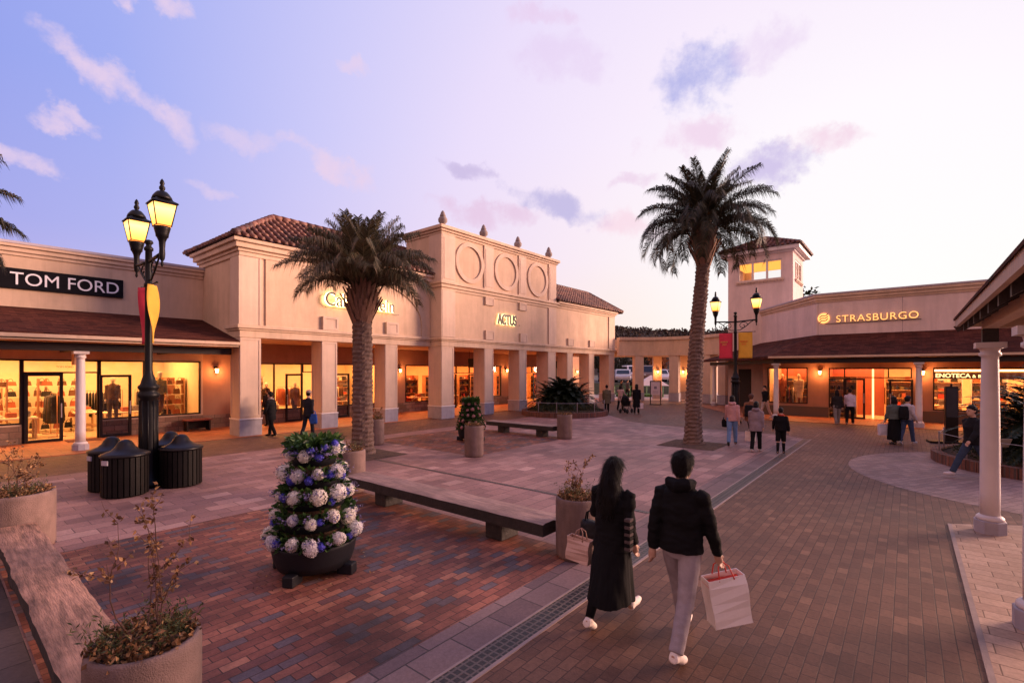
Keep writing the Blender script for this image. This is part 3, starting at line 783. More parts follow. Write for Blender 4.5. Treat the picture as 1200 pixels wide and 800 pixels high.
mb = MB()
def slab(mb, p, th=0.12, m=0):
    n = len(p); vs = [Vector(q) for q in p] + [Vector(q)-Vector((0, 0, th)) for q in p]
    fs = [tuple(range(n)), tuple(reversed(range(n, 2*n)))]
    for i in range(n): fs.append((i, n+i, n+(i+1) % n, (i+1) % n))
    mb.add(vs, fs, m)
slab(mb, [(ex0, -12, ez0), (WX-0.002, -12, ez1), (WX-0.002, 3.79, ez1), (c0[0], c0[1], ez0)][::-1])
mb.build('awning_roof', SHINGX, st)
mb = MB(); slab(mb, [(c0[0], c0[1], ez0), (WX-0.002, 3.795, ez1), (F1[0], F1[1]+0.01, ez1-0.05), (c1[0], c1[1], ez0)][::-1])
mb.build('awning_roof', SHING, st)
mb = MB(); mb.box(ex0-0.06, ex0-0.005, -12, 5.47, 3.12, 3.215); mb.build('eave_fascia', TRIM, st)
def along(mb, p, q, w, z0, z1, m=0):
    p = Vector((p[0], p[1])); q = Vector((q[0], q[1])); d = (q-p).normalized(); n_ = Vector((-d.y, d.x))*w/2
    mb.prism([tuple(p-n_), tuple(q-n_), tuple(q+n_), tuple(p+n_)], z0, z1, m)
mb = MB(); mb.box(27.52, 27.70, -12, 5.3, 2.86, 3.07); along(mb, (27.75, 5.25), (36.0, 10.95), 0.18, 2.86, 3.07)
for y in (-9, -6, -3, -0.37, 2.4): mb.box(27.7, WX, y-0.06, y+0.06, 2.9, 3.05)
mb.build('timber_beam', DARKW, st, bevel=0.01)
mb = MB(); mb.box(27.75, WX-0.05, -12, 5.2, 3.075, 3.09); mb.build('awning_soffit', SOFF, st)
for x, y in ((27.62, 5.2), (27.62, -0.37), (27.62, -6.0), (35.35, 10.55)): round_column(st, x, y, 2.86, 0.125)

# --- tower
tw = empty('tower', (38, 7.8, 0), 0, 'pale square tower with tiled roof and lit window band above the far shop', 'tower')
mb = MB()
mb.box(36, 36.22, 5.8, 6.45, 0, 9.9); mb.box(36, 36.22, 9.12, 9.8, 0, 9.9); mb.box(36, 36.22, 6.45, 9.12, 2.6, 8.62); mb.box(36, 36.22, 6.45, 8.3, 0, 2.6)
mb.box(36.22, 36.85, 5.8, 6.02, 0, 9.9); mb.box(39.15, 39.9, 5.8, 6.02, 0, 9.9); mb.box(36.85, 39.15, 5.8, 6.02, 0, 8.62)
mb.box(39.68, 39.9, 6.02, 9.58, 0, 8.62); mb.box(36.22, 39.9, 9.58, 9.8, 0, 8.62)
mb.box(39.68, 39.9, 6.02, 6.6, 8.62, 9.9); mb.box(39.68, 39.9, 9.0, 9.58, 8.62, 9.9); mb.box(36.22, 36.9, 9.58, 9.8, 8.62, 9.9); mb.box(39.1, 39.9, 9.58, 9.8, 8.62, 9.9)
ring_box(mb, 36, 39.9, 5.8, 9.8, [(9.90, 10.3, 0.0)])
mb.build('wall', WALLW, tw)
mb = MB(); mb.box(36.25, 39.65, 6.05, 9.55, 8.3, 8.34); mb.build('floor_slab', SOFF, tw)
mb = MB(); ring_box(mb, 36, 39.9, 5.8, 9.8, [(10.30, 10.42, 0.12), (10.42, 10.66, 0.42)]); mb.build('cornice', WHITE, tw, bevel=0.02)
mb = MB()
mb.box(35.88, 35.998, 6.3, 9.25, 8.50, 8.60); mb.box(36.7, 39.3, 5.68, 5.798, 8.50, 8.60)
for i in range(15): mb.box(35.92, 35.998, 6.35+i*0.2, 6.44+i*0.2, 8.40, 8.497)
for i in range(12): mb.box(36.75+i*0.22, 36.84+i*0.22, 5.72, 5.798, 8.40, 8.497)
mb.build('window_sill', WALLP, tw)
for y in (6.45, 7.34, 8.23): window(tw, 'x', 36.06, y, y+0.89, 8.63, 9.88, w=0.06).data.materials[0] = WHITE
for x in (36.85, 37.62, 38.39): window(tw, 'y', 5.86, x, x+0.76, 8.63, 9.88, w=0.06).data.materials[0] = WHITE
mb = MB(); ap = (37.95, 7.8, 11.85); e = 10.68
for (o, ex, up, w) in (((35.5, 10.3, e), (0, -1, 0), (2.45, 0, 1.17), 5.0), ((35.5, 5.3, e), (1, 0, 0), (0, 2.5, 1.17), 4.9), ((40.4, 5.3, e), (0, 1, 0), (-2.45, 0, 1.17), 5.0), ((40.4, 10.3, e), (-1, 0, 0), (0, -2.5, 1.17), 4.9)):
    tile_plane(mb, o, ex, up, [(0, 0), (w, 0), (w/2, Vector(up).length)])
for x, y in ((35.55, 5.35), (35.55, 10.25), (40.35, 5.35), (40.35, 10.25)): ridge_tiles(mb, (x, y, e+0.06), (ap[0], ap[1], ap[2]+0.05), 0.12)
mb.build('roof', CLAY, tw)
d_ = MB(); d_.box(36.0, 36.06, 8.3, 9.12, 0, 2.6); d_.box(35.97, 35.998, 8.36, 9.06, 0.05, 2.5); d_.build('door', DARKW, tw)
TWL = EM('tower_ceiling_glow', (1.0, 0.42, 0.06), 1.4)
mb = MB(); mb.box(36.24, 39.66, 6.04, 9.56, 9.87, 9.89); mb.build('ceiling_light', TWL, tw)  # the whole ceiling sheet glows, standing in for lamplight falling on it

# --- near canopy at the right edge
ca = empty('canopy', (8.7, -1.05, 0), 0, 'timber-framed canopy on white round columns at the right edge', 'canopy')
for x in (10.45, 6.80, 3.15): round_column(ca, x, -0.98, 2.93, 0.118)
for x in (10.45, 6.80, 3.15): round_column(ca, x, -6.4, 2.93, 0.135)
for x in (10.45, 6.80, 3.15):
    for y in (-0.98, -6.4): mb = MB(); mb.box(x-0.09, x+0.09, y-0.09, y+0.09, 2.93, 3.14); mb.build('post_block', DARKW, ca)
TIMB = M('painted_timber', (0.50, 0.36, 0.27), 0.7, var=0.1, scale=4, bump=0.1, stretch=(6, 1, 1))
mb = MB()
for y in (-0.98, -6.4): mb.box(-6, 10.62, y-0.08, y+0.08, 3.143, 3.36)
mb.box(10.36, 10.54, -6.3, -1.07, 3.15, 3.355)
mb.build('lintel_beam', TIMB, ca, bevel=0.01)
ridge = 3.29+3.15*0.62
mb = MB()
PL = [((-6, -0.64, 3.30), (10.98, -0.64, 3.30), (7.83, -3.71, ridge), (-6, -3.71, ridge)), ((10.98, -0.64, 3.30), (10.98, -6.86, 3.30), (7.83, -3.71, ridge)), ((10.98, -6.86, 3.30), (-6, -6.86, 3.30), (-6, -3.71, ridge), (7.83, -3.71, ridge))]
for p in PL: slab(mb, p, 0.03)
mb.build('roof_boarding', M('roof_boards', (0.42, 0.27, 0.18), 0.75, var=0.2, scale=3, bump=0.3, stretch=(8, 1, 8)), ca)
mb = MB()
for p in PL: slab(mb, [(a, b+(0.05 if b > -1 else 0), c+0.068) for a, b, c in p], 0.036)
mb.build('roof', SHING, ca)
mb = MB(); mb.box(-6, 11.03, -0.66, -0.61, 3.22, 3.345); mb.box(10.985, 11.03, -6.85, -0.665, 3.22, 3.345); mb.build('eave_fascia', TIMB, ca)
mb = MB()
for i in range(13):
    x = 10.3-i*0.75
    dd = min(3.15, 3.15 if x < 7.83 else (10.98-x))
    y2 = -0.67-dd+0.05
    if dd > 0.5: mb.add([(x-0.05, -0.67, 3.12), (x+0.05, -0.67, 3.12), (x+0.05, y2, 3.12+dd*0.62), (x-0.05, y2, 3.12+dd*0.62), (x-0.05, -0.67, 3.27), (x+0.05, -0.67, 3.27), (x+0.05, y2, 3.27+dd*0.62), (x-0.05, y2, 3.27+dd*0.62)], [(0, 3, 2, 1), (4, 5, 6, 7), (0, 1, 5, 4), (1, 2, 6, 5), (2, 3, 7, 6), (3, 0, 4, 7)])
mb.tube([(10.9, -0.64, 3.2), (7.9, -3.64, 3.2+3*0.62)], 0.075, 4, 0, False)
mb.tube([(10.9, -6.78, 3.2), (7.9, -3.8, 3.2+3*0.62)], 0.075, 4, 0, False)
mb.build('rafter', DARKW, ca)
# ---------------------------------------------------------------- inside the shops
def WARMLIGHT(name, col): return EM(name, col, INT_E)
CREAM = M('cream_panel', (0.72, 0.60, 0.42), 0.7, var=0.06, bump=0.03)
ORANGEW = M('warm_panel', (0.76, 0.56, 0.38), 0.7, var=0.1, bump=0.03)
REDW = M('red_panel', (0.33, 0.085, 0.045), 0.6, var=0.1, bump=0.03)
PFLOOR = M('polished_floor', (0.62, 0.50, 0.34), 0.25, var=0.08, scale=2, bump=0.02)
WOODL = M('shelf_wood', (0.42, 0.25, 0.13), 0.5, var=0.2, scale=4, bump=0.08, stretch=(8, 1, 1))
BRASS = M('rail_metal', (0.45, 0.22, 0.12), 0.35, metal=0.6, var=0.1, bump=0)
CLOTHS = [M('cloth_'+n, c, 0.85, var=0.15, scale=14, bump=0.2, bscale=120) for n, c in (('black', (0.02, 0.018, 0.018)), ('brown', (0.14, 0.065, 0.035)), ('cream', (0.65, 0.55, 0.42)), ('navy', (0.03, 0.035, 0.07)), ('rust', (0.36, 0.10, 0.05)), ('grey', (0.22, 0.19, 0.18)), ('white', (0.78, 0.72, 0.64)), ('red', (0.45, 0.05, 0.03)), ('olive', (0.13, 0.11, 0.06)))]
def room(parent, x0, x1, y0, y1, z1, wallm, glow, strips, front='y'):
    mb = MB()
    mb.quad((x0, y0, 0.026), (x1, y0, 0.026), (x1, y1, 0.026), (x0, y1, 0.026), 0)
    mb.quad((x0, y1, 0.026), (x1, y1, 0.026), (x1, y1, z1), (x0, y1, z1), 1); 
    if front == 'y': mb.quad((x0, y0, 0.026), (x0, y1, 0.026), (x0, y1, z1), (x0, y0, z1), 1)
    else: mb.quad((x0, y0, 0.026), (x1, y0, 0.026), (x1, y0, z1), (x0, y0, z1), 1)
    mb.quad((x1, y0, 0.026), (x1, y1, 0.026), (x1, y1, z1), (x1, y0, z1), 1)
    mb.quad((x0, y0, z1), (x1, y0, z1), (x1, y1, z1), (x0, y1, z1), 2)
    mb.build('interior', [PFLOOR, wallm, CREAM], parent)
    for (a, b, c, d) in strips:
        q = MB(); q.quad((a, c, z1-0.04), (a, d, z1-0.04), (b, d, z1-0.04), (b, c, z1-0.04)); q.build('ceiling_light', glow, parent)
YEL = WARMLIGHT('yellow_ceiling_glow', (1.0, 0.44, 0.135)); AMB = WARMLIGHT('amber_ceiling_glow', (1.0, 0.40, 0.12)); ORA = WARMLIGHT('orange_ceiling_glow', (1.0, 0.30, 0.08))
room(tf, -6, 7.5, WD+0.26, 28.2, 3.3, CREAM, YEL, [(-5, -1.5, 24.2, 27), (-0.5, 3.2, 24.2, 27.2), (3.8, 7.0, 24.0, 27.2)])
room(ck, 7.9, 17.4, SD+0.25, 28.2, 3.3, CREAM, AMB, [(8.8, 12.4, 24.3, 27), (13.2, 16.9, 24.3, 27)])
room(ac, 17.7, 35.6, SD+0.25, 28.4, 3.3, ORANGEW, ORA, [(18.2, 21.0, 24.3, 27), (22, 26.5, 24.3, 27), (28, 31.8, 24.3, 27), (32.6, 35.2, 24.3, 26)])
room(st, WX+0.25, 35.9, -9, 6.1, 3.2, ORANGEW, AMB, [(31.2, 34.5, -8, -4.6), (31.2, 34.5, -3.9, -0.4), (31.2, 34.5, 0.3, 3), (31.0, 34, 3.8, 5.9)], 'x')
q = MB(); q.box(33.4, 33.5, 1.0, 6.0, 0.03, 3.18); q.box(31.4, 33.4, 3.35, 3.43, 0.03, 3.18); q.build('partition', REDW, st)
q = MB(); q.box(31.2, 31.26, 1.36, 1.44, 0.05, 2.9); q.build('light_strip', EM('tube_glow', (1.0, 0.50, 0.18), 3.5), st)

def shelf_unit(kind):
    root = empty('shelf_unit')
    mb = MB(); w, d, h = 1.3, 0.36, 2.15
    if kind == 'bag':
        for x in (-w/2, -0.02, w/2-0.04): mb.box(x, x+0.04, -d/2, d/2, 0, h)
        mb.build('frame', BRASS, root, world=False)
    else:
        mb.box(-w/2, -w/2+0.035, -d/2, d/2, 0, h); mb.box(w/2-0.035, w/2, -d/2, d/2, 0, h); mb.box(-w/2+0.036, w/2-0.036, d/2-0.02, d/2, 0, h)
        mb.build('frame', WOODL if kind != 'white' else WHITE, root, world=False)
    zs = (0.12, 0.55, 0.98, 1.41, 1.84)
    for z in zs:
        q = MB(); q.box(-w/2+0.037, w/2-0.042, -d/2, d/2-0.021, z, z+0.03); q.build('shelf', CREAM if kind == 'bag' else WOODL, root, world=False)
        x = -w/2+0.10
        while x < w/2-0.2:
            g = MB(); r = R.random()
            if kind == 'bag':
                ww = R.uniform(0.22, 0.34); hh = R.uniform(0.15, 0.24)
                g.prism([(x, z+0.03), (x+ww, z+0.03), (x+ww*0.9, z+0.03+hh), (x+ww*0.1, z+0.03+hh)], -0.09, 0.07, 0, frame=lambda a, b, c: (a, c, b))
                cx_ = x+ww/2
                g.tube([(cx_+0.07*math.cos(PI*i/8), -0.01, z+0.03+hh+0.11*math.sin(PI*i/8)) for i in range(9)], 0.01, 5)
                nm = 'handbag'; mt = R.choice([CLOTHS[0], CLOTHS[1], CLOTHS[1], CLOTHS[0], CLOTHS[4]]); step = ww+R.uniform(0.05, 0.2)
            elif kind == 'white':
                ww = R.uniform(0.2, 0.28); k = R.randint(2, 6)
                for i in range(k): g.box(x+R.uniform(0, 0.012), x+ww-R.uniform(0, 0.012), -0.14, 0.12, z+0.031+i*0.04, z+0.031+i*0.04+0.036)
                nm = 'folded_clothes'; mt = R.choice(CLOTHS); step = ww+0.04
            else:
                if r < 0.45:
                    rr = R.uniform(0.04, 0.09); hh = R.uniform(0.1, 0.3)
                    g.lathe([(rr*0.7, 0), (rr, hh*0.3), (rr*0.8, hh*0.7), (rr*0.45, hh*0.85), (rr*0.5, hh)], (x+rr, 0, z+0.031), 10); nm = 'vase'; step = 2*rr+R.uniform(0.03, 0.1)
                else:
                    ww = R.uniform(0.1, 0.26); hh = R.uniform(0.08, 0.3); g.box(x, x+ww, -0.12, 0.1, z+0.031, z+0.031+hh); nm = 'gift_box'; step = ww+R.uniform(0.02, 0.08)
                mt = R.choice(CLOTHS)
            g.build(nm, mt, root, world=False, bevel=0.006 if nm == 'gift_box' else 0)
            x += step
    return root
def clothes_rack(cols):
    root = empty('clothes_rack')
    mb = MB(); mb.tube([(-0.7, 0, 0), (-0.7, 0, 1.6), (0.7, 0, 1.6), (0.7, 0, 0)], 0.015, 6)
    for x in (-0.7, 0.7): mb.box(x-0.02, x+0.02, -0.25, 0.25, 0, 0.03)
    mb.build('rail', BRASS, root, world=False)
    for i in range(13):
        x = -0.6+i*0.1; g = MB(); hl = R.uniform(0.65, 1.05)
        g.loft([((x, 0, 1.5-hl), 0.034, 0.25), ((x, 0, 1.3), 0.03, 0.22), ((x, 0, 1.47), 0.03, 0.2), ((x, 0, 1.53), 0.015, 0.06)], 10)
        g.tube([(x, 0, 1.53), (x, 0.0, 1.6), (x, 0.03, 1.62)], 0.005, 4)
        g.build('garment', CLOTHS[R.choice(cols)], root, world=False)
    return root
def display_table():
    root = empty('display_table'); mb = MB()
    mb.box(-0.7, 0.7, -0.4, 0.4, 0.72, 0.78); mb.build('tabletop', CREAM, root, world=False, bevel=0.01)
    for x in (-0.64, 0.64):
        for y in (-0.34, 0.34): mb = MB(); mb.box(x-0.03, x+0.03, y-0.03, y+0.03, 0, 0.72); mb.build('leg', WOODL, root, world=False)
    mb = MB(); mb.box(-0.6, 0.6, -0.32, 0.32, 0.2, 0.23); mb.build('shelf', WOODL, root, world=False)
    for x in (-0.45, -0.1, 0.25):
        g = MB()
        for i in range(R.randint(2, 5)): g.box(x, x+0.27, -0.17, 0.17, 0.781+i*0.045, 0.781+i*0.045+0.041)
        g.build('folded_clothes', R.choice(CLOTHS), root, world=False)
    return root
SB, SW, SH = shelf_unit('bag'), shelf_unit('white'), shelf_unit('home')
RD, RL = clothes_rack([0, 0, 3, 5, 1]), clothes_rack([2, 6, 4, 1, 2])
DT = display_table()
used = set()
def put(p, x, y, rz, label, cat, z=0.027):
    if p in used: o = copy_tree(p, (x, y, z), rz, label=label)
    else: used.add(p); o = place(p, (x, y, z), rz, label)
    o['category'] = cat; return o
put(SB, 6.75, 25.0, 0, 'metal-framed shelf of brown handbags beside the capped mannequin in the first shop window', 'shelf')
put(SB, 3.55, 26.6, 0, 'metal-framed bag shelf seen through the closed glass door leaf of the first shop', 'shelf')
put(SB, 1.35, 25.6, 0, 'metal-framed bag shelf left of the first shop door, behind the left window', 'shelf')
put(RD, 5.0, 27.2, 0, 'rail of dark jackets at the back of the first shop, behind its open doorway', 'clothes rack')
put(RD, 6.9, 27.4, 0, 'rail of dark clothes at the back of the first shop behind the bag shelf', 'clothes rack')
put(DT, 5.35, 25.2, 0, 'low table of folded clothes behind the right-hand door leaf of the first shop', 'table')
put(DT, 4.3, 26.4, PI/2, 'table turned end-on in the doorway of the first shop', 'table')
put(SW, 9.7, 27.6, 0, 'shelf of folded clothes on the back wall of the arched shop, left of its door', 'shelf')
put(SW, 11.3, 27.6, 0, 'shelf of folded clothes on the back wall of the arched shop, behind its door leaf', 'shelf')
put(RL, 10.1, 25.6, 0, 'rail of pale clothes behind the left window of the arched shop', 'clothes rack')
put(RL, 12.6, 26.0, 0.3, 'rail of pale clothes inside the doorway of the arched shop', 'clothes rack')
put(RL, 15.3, 26.2, 0, 'rail of pale clothes in the arched shop behind the palm trunk', 'clothes rack')
put(SW, 16.4, 27.4, 0, 'shelf of folded clothes in the right window of the arched shop', 'shelf')
for x, y, t in ((18.9, 25.2, 'left half of the roundel shop\'s first window'), (20.3, 25.4, 'right half of the roundel shop\'s first window'), (22.4, 25.6, 'roundel shop\'s second opening, left of the mullion'), (24.0, 25.6, 'roundel shop\'s door leaf'), (26.4, 25.2, 'narrow window between the roundel shop pillars'), (29.3, 25.2, 'roundel shop\'s last window'), (31.6, 26.2, 'doorway where the dark figure stands')):
    put(SH, x, y, 0, 'wooden shelf of vases and boxes behind the '+t, 'shelf')
put(SH, 32.0, 4.9, -PI/2, 'wooden shelf of small goods behind the coat mannequin in the far shop', 'shelf')
put(SH, 31.5, 2.75, -PI/2, 'wooden shelf of shoes and boxes left of the far shop door against a red wall', 'shelf')
put(SH, 33.3, 0.3, -PI/2, 'wooden shelf deep inside the open doorway of the far shop', 'shelf')
put(SW, 33.6, -1.5, -PI/2, 'shelf on the back wall under the left part of the bright-lettered board', 'shelf')
put(SW, 33.6, -3.1, -PI/2, 'shelf on the back wall behind the white canopy column', 'shelf')
put(DT, 31.7, -1.7, PI/2, 'table of goods in the far shop window under the bright-lettered board', 'table')
put(DT, 31.6, -3.4, PI/2, 'table of goods in the far shop window behind the white canopy column', 'table')

for p_, x, y, rz, lab, cat in ((SB, 2.6, 27.3, 0, 'metal-framed bag shelf at the back wall of the first shop, left of the doorway', 'shelf'), (SB, 7.05, 26.2, -PI/2, 'bag shelf turned sideways against the right-hand wall of the first shop', 'shelf'),
    (SW, 0.3, 26.8, 0, 'shelf of folded clothes in the left window of the first shop, by the frame', 'shelf'), (DT, 2.0, 24.9, 0, 'table of folded clothes behind the left window of the first shop', 'table'), (RD, 3.2, 25.2, PI/2, 'rail of dark jackets end-on beside the first shop doorway', 'clothes rack'),
    (RL, 9.3, 26.4, 0.4, 'rail of pale clothes at the far left of the arched shop window', 'clothes rack'), (DT, 10.6, 24.6, 0, 'low table of folded clothes close behind the left window of the arched shop', 'table'), (DT, 14.7, 24.8, 0, 'low table of folded clothes behind the right window of the arched shop', 'table'),
    (SH, 19.6, 27.6, 0, 'wooden shelf of vases on the back wall behind the red sofa', 'shelf'), (SH, 21.2, 27.8, 0, 'wooden shelf of vases deep behind the second roundel shop opening', 'shelf'), (DT, 20.2, 24.4, 0, 'low table beside the red sofa in the roundel shop window', 'table'), (DT, 23.0, 24.6, 0, 'low table of goods inside the roundel shop doorway', 'table'),
    (SH, 25.3, 25.3, 0, 'wooden shelf of boxes at the left of the narrow roundel shop window', 'shelf'), (SH, 30.6, 25.4, 0, 'wooden shelf of boxes beside the dark figure in the roundel shop doorway', 'shelf'), (SH, 34.0, 25.4, 0, 'wooden shelf of boxes behind the last glass door of the left row', 'shelf'),
    (RL, 31.9, 5.4, PI/2, 'rail of pale clothes in the left part of the far shop coat window', 'clothes rack'), (DT, 31.2, 2.9, PI/2, 'low table of goods behind the window left of the far shop door', 'table'), (RD, 34.5, 1.6, PI/2, 'rail of dark clothes deep in the far shop doorway', 'clothes rack')):
    put(p_, x, y, rz, lab, cat)
def sofa(x, y):
    root = empty('sofa', (x, y, 0.027), 0, 'low red sofa in the first window of the roundel shop', 'sofa')
    mb = MB(); mb.box(-0.75, 0.75, -0.35, 0.3, 0.12, 0.38); mb.build('seat', CLOTHS[7], root, world=False, bevel=0.05)
    mb = MB(); mb.box(-0.75, 0.75, 0.22, 0.42, 0.381, 0.82); mb.build('backrest', CLOTHS[7], root, world=False, bevel=0.06)
    for s in (-1, 1): mb = MB(); mb.box(s*0.75-0.09, s*0.75+0.09, -0.36, 0.3, 0.1, 0.58); mb.build('armrest', CLOTHS[7], root, world=False, bevel=0.05)
    for sx in (-0.66, 0.66):
        for sy in (-0.28, 0.34): mb = MB(); mb.box(sx-0.03, sx+0.03, sy-0.03, sy+0.03, 0, 0.12); mb.build('leg', WOODL, root, world=False)
sofa(19.1, 24.3)

# ---------------------------------------------------------------- signs and lettering
SIGNB = M('sign_black', (0.006, 0.005, 0.007), 0.6, var=0.2, bump=0.02, spec=0.1)
SIGNW = M('sign_white', (0.80, 0.78, 0.80), 0.5, var=0.03, bump=0)
LETD = M('letter_dark', (0.035, 0.032, 0.03), 0.45, metal=0.3, var=0.2, bump=0)
HALO = EM('halo_glow', (1.0, 0.66, 0.26), 11.0)
HALO2 = EM('halo_white', (1.0, 0.76, 0.36), 4.5)
HALO3 = EM('neon_orange', (1.0, 0.42, 0.12), 1.9)
s = empty('shop_sign', (3.1, WD, 5.25), 0, 'long black board with white capital letters above the first awning', 'sign')
mb = MB(); mb.box(1.2, 4.86, WD-0.10, WD-0.002, 5.24, 5.92); mb.build('sign_board', SIGNB, s, bevel=0.01)
words_mesh('lettering', 'TOM FORD', 0.60, SIGNW, s, (1.85, WD-0.115, 5.375), FACE_Y, 0.012, 0.94, 0.0, spacing=1.0)
s = empty('shop_sign', (10.9, CD, 5.25), 0, 'thin dark letters with pale halo light on the arched front', 'sign')
words_mesh('lettering', 'Calvin Klein', 0.83, LETD, s, (10.88, CD-0.20, 5.30), FACE_Y, 0.02, 0.90, 0.004, spacing=1.0)
words_mesh('halo', 'Calvin Klein', 0.83, HALO, s, (10.87, CD-0.14, 5.30), FACE_Y, 0.012, 0.90, 0.009, spacing=1.0)
q = MB(); q.box(10.95, 12.3, CD-0.08, CD-0.06, 5.215, 5.235); q.build('rail', LETD, s); q = MB(); q.box(13.3, 14.85, CD-0.08, CD-0.06, 5.215, 5.235); q.build('rail', LETD, s)
s = empty('shop_sign', (21.1, AD, 5.2), 0, 'narrow bold dark letters with white halo below the middle roundel', 'sign')
text_mesh('lettering', 'ACTUS', 0.83, LETD, s, (21.18, AD-0.14, 5.22), FACE_Y, 0.03, 0.66, 0.024, spacing=1.0)
text_mesh('halo', 'ACTUS', 0.83, HALO2, s, (21.18, AD-0.10, 5.22), FACE_Y, 0.012, 0.66, 0.034, spacing=1.0)
q = MB(); q.lathe([(0.028, 0), (0.028, 0.02)], (23.22, 0, 0), 10); q.v = [(x, AD-0.14+z, 5.25+y) for x, y, z in q.v]; q.build('dot', LETD, s)
s = empty('shop_sign', (WX, 3.4, 5.0), 0, 'orange neon letters with round wavy emblem on the far mauve wall', 'sign')
text_mesh('lettering', 'STRASBURGO', 0.50, HALO3, s, (WX-0.10, 2.92, 5.02), FACE_X, 0.012, 1.0, -0.003, spacing=1.1)
text_mesh('letter_back', 'STRASBURGO', 0.50, LETD, s, (WX-0.055, 2.92, 5.02), FACE_X, 0.012, 1.0, 0.0, spacing=1.1)
mb = MB(); mb.lathe([(0.27, 0), (0.27, 0.02)], (0, 0, 0), 28); mb.v = [(WX-0.06+z, 3.46+x, 5.27+y) for x, y, z in mb.v]; mb.build('emblem', HALO3, s)
for k in (-0.13, 0.0, 0.13):
    q = MB(); q.tube([(WX-0.085, 3.46+0.19-0.38*i/10, 5.27+k-0.10+0.02*i+0.045*math.sin(i/10*2*PI)) for i in range(11)], 0.022, 6); q.build('wave', LETD, s)
q = MB(); q.box(WX-0.05, WX-0.03, -0.5, 3.4, 4.96, 4.985); q.build('rail', LETD, s)
s = empty('window_sign', (31.0, -1.8, 2.2), 0, 'dark brown board with glowing capitals inside the far right shop window', 'sign')
mb = MB(); mb.box(31.0, 31.06, -4.2, -0.95, 2.10, 2.42); mb.build('sign_board', M('sign_brown', (0.10, 0.03, 0.015), 0.5, bump=0.02), s)
LGL = EM('letter_glow', (1.0, 0.72, 0.30), 2.2)
text_mesh('lettering', 'ENOTECA', 0.27, LGL, s, (30.985, -1.02, 2.17), FACE_X, 0.008, 1.0, 0.006, spacing=1.0)
text_mesh('lettering', '& BALES', 0.19, LGL, s, (30.985, -2.32, 2.17), FACE_X, 0.008, 1.0, 0.004, spacing=1.1)
q = MB(); q.box(30.85, 30.9, -4.2, -0.95, 2.47, 2.53); q.build('light_strip', EM('strip_glow', (1.0, 0.7, 0.35), 6.0), s)
text_mesh('transom_letter', 'TOM FORD', 0.09, FRAME, tf, (3.0, WD+0.02, 2.60), FACE_Y, 0.002, 1, 0)

def blade_sign(x, y, ztop, w, h, board, label, txt=None, drop=0.25):
    s = empty('hanging_sign', (x, y, ztop-drop-h), 0, label, 'sign')
    mb = MB(); mb.box(x-0.02, x+0.02, y-w/2, y+w/2, ztop-drop-h, ztop-drop); mb.build('sign_board', board, s, bevel=0.004)
    for yy in (y-w*0.35, y+w*0.35): q = MB(); q.box(x-0.008, x+0.008, yy-0.008, yy+0.008, ztop-drop+0.001, ztop); q.build('hanger', FRAME, s)
    if txt: text_mesh('lettering', txt, h*0.16, FRAME, s, (x-0.024, y+w*0.40, ztop-drop-h*0.55), FACE_X, 0.002, 0.75, 0)
    return s
OSIGN = M('sign_peach', (0.55, 0.28, 0.16), 0.6, var=0.08, bump=0.03)
blade_sign(3.1, 20.75, 3.14, 0.42, 0.44, OSIGN, 'small peach board hanging under the first awning near the white column', None, 0.02)
blade_sign(12.35, 21.4, 3.742, 0.62, 0.72, OSIGN, 'peach board with tiny writing hanging in the arched shop colonnade', 'Calvin Klein', 0.42)
blade_sign(22.0, 21.3, 3.742, 0.6, 0.55, FRAME, 'black board hanging behind the second roundel shop pillar', None, 0.5)
blade_sign(31.4, 21.2, 3.742, 0.6, 0.55, FRAME, 'black board hanging near the right end of the left colonnade', None, 0.5)

# ---------------------------------------------------------------- wall lamps
BULB = EM('lamp_bulb', (1.0, 0.42, 0.13), 14.0)
def make_sconce():
    root = empty('wall_lamp'); mb = MB()
    mb.lathe([(0.06, -0.12), (0.06, 0.12)], (0, 0, 0), 12); mb.v = [(x, -0.005+y*0.25, z) for x, y, z in mb.v]
    mb.tube([(0, -0.02, -0.02), (0, -0.10, 0.10), (0, -0.17, 0.12), (0, -0.17, 0.08)], 0.012, 6)
    mb.lathe([(0.005, 0.15), (0.03, 0.11), (0.09, 0.045), (0.095, 0.03)], (0, -0.17, 0), 12)
    mb.lathe([(0.02, -0.20), (0.045, -0.17), (0.05, -0.165)], (0, -0.17, 0), 12)
    mb.build('bracket', IRON, root, world=False)
    q = MB(); q.lathe([(0.045, -0.165), (0.08, 0.028)], (0, -0.17, 0), 12); q.build('lamp_glass', BULB, root, world=False)
    return root
SCP = make_sconce(); sc_used = []
def sconce(x, y, z, rz, label):
    o = place(SCP, (x, y, z), rz, label) if not sc_used else copy_tree(SCP, (x, y, z), rz, label=label)
    sc_used.append(o); o['category'] = 'wall lamp'; o['group'] = 'lit wall lamps'
    d = Matrix.Rotation(rz, 3, 'Z') @ Vector((0, -0.34, -0.12))
    li = bpy.data.lights.new('lamp_light', 'POINT'); li.energy = SCONCE_W; li.color = (1.0, 0.36, 0.12); li.shadow_soft_size = 0.08
    lo = bpy.data.objects.new('lamp_light', li); COL.objects.link(lo); lo.location = (x+d.x, y+d.y, z+d.z)
for a in ((8.1, SD, 2.55, 0, 'lit wall lamp over the dark bench beside the first shop'), (17.87, SD, 2.55, 0, 'lit wall lamp between the arched shop and the first roundel shop window'),
          (27.68, SD, 2.55, 0, 'lit wall lamp between the fifth and sixth roundel shop pillars'), (37.6, SD, 2.45, 0, 'lit wall lamp at the far end of the left colonnade'),
          (WX, 3.62, 2.45, -PI/2, 'lit wall lamp between the coat window and the far shop door'), (WX, -0.55, 2.45, -PI/2, 'lit wall lamp right of the far shop door, behind a column')):
    sconce(*a)
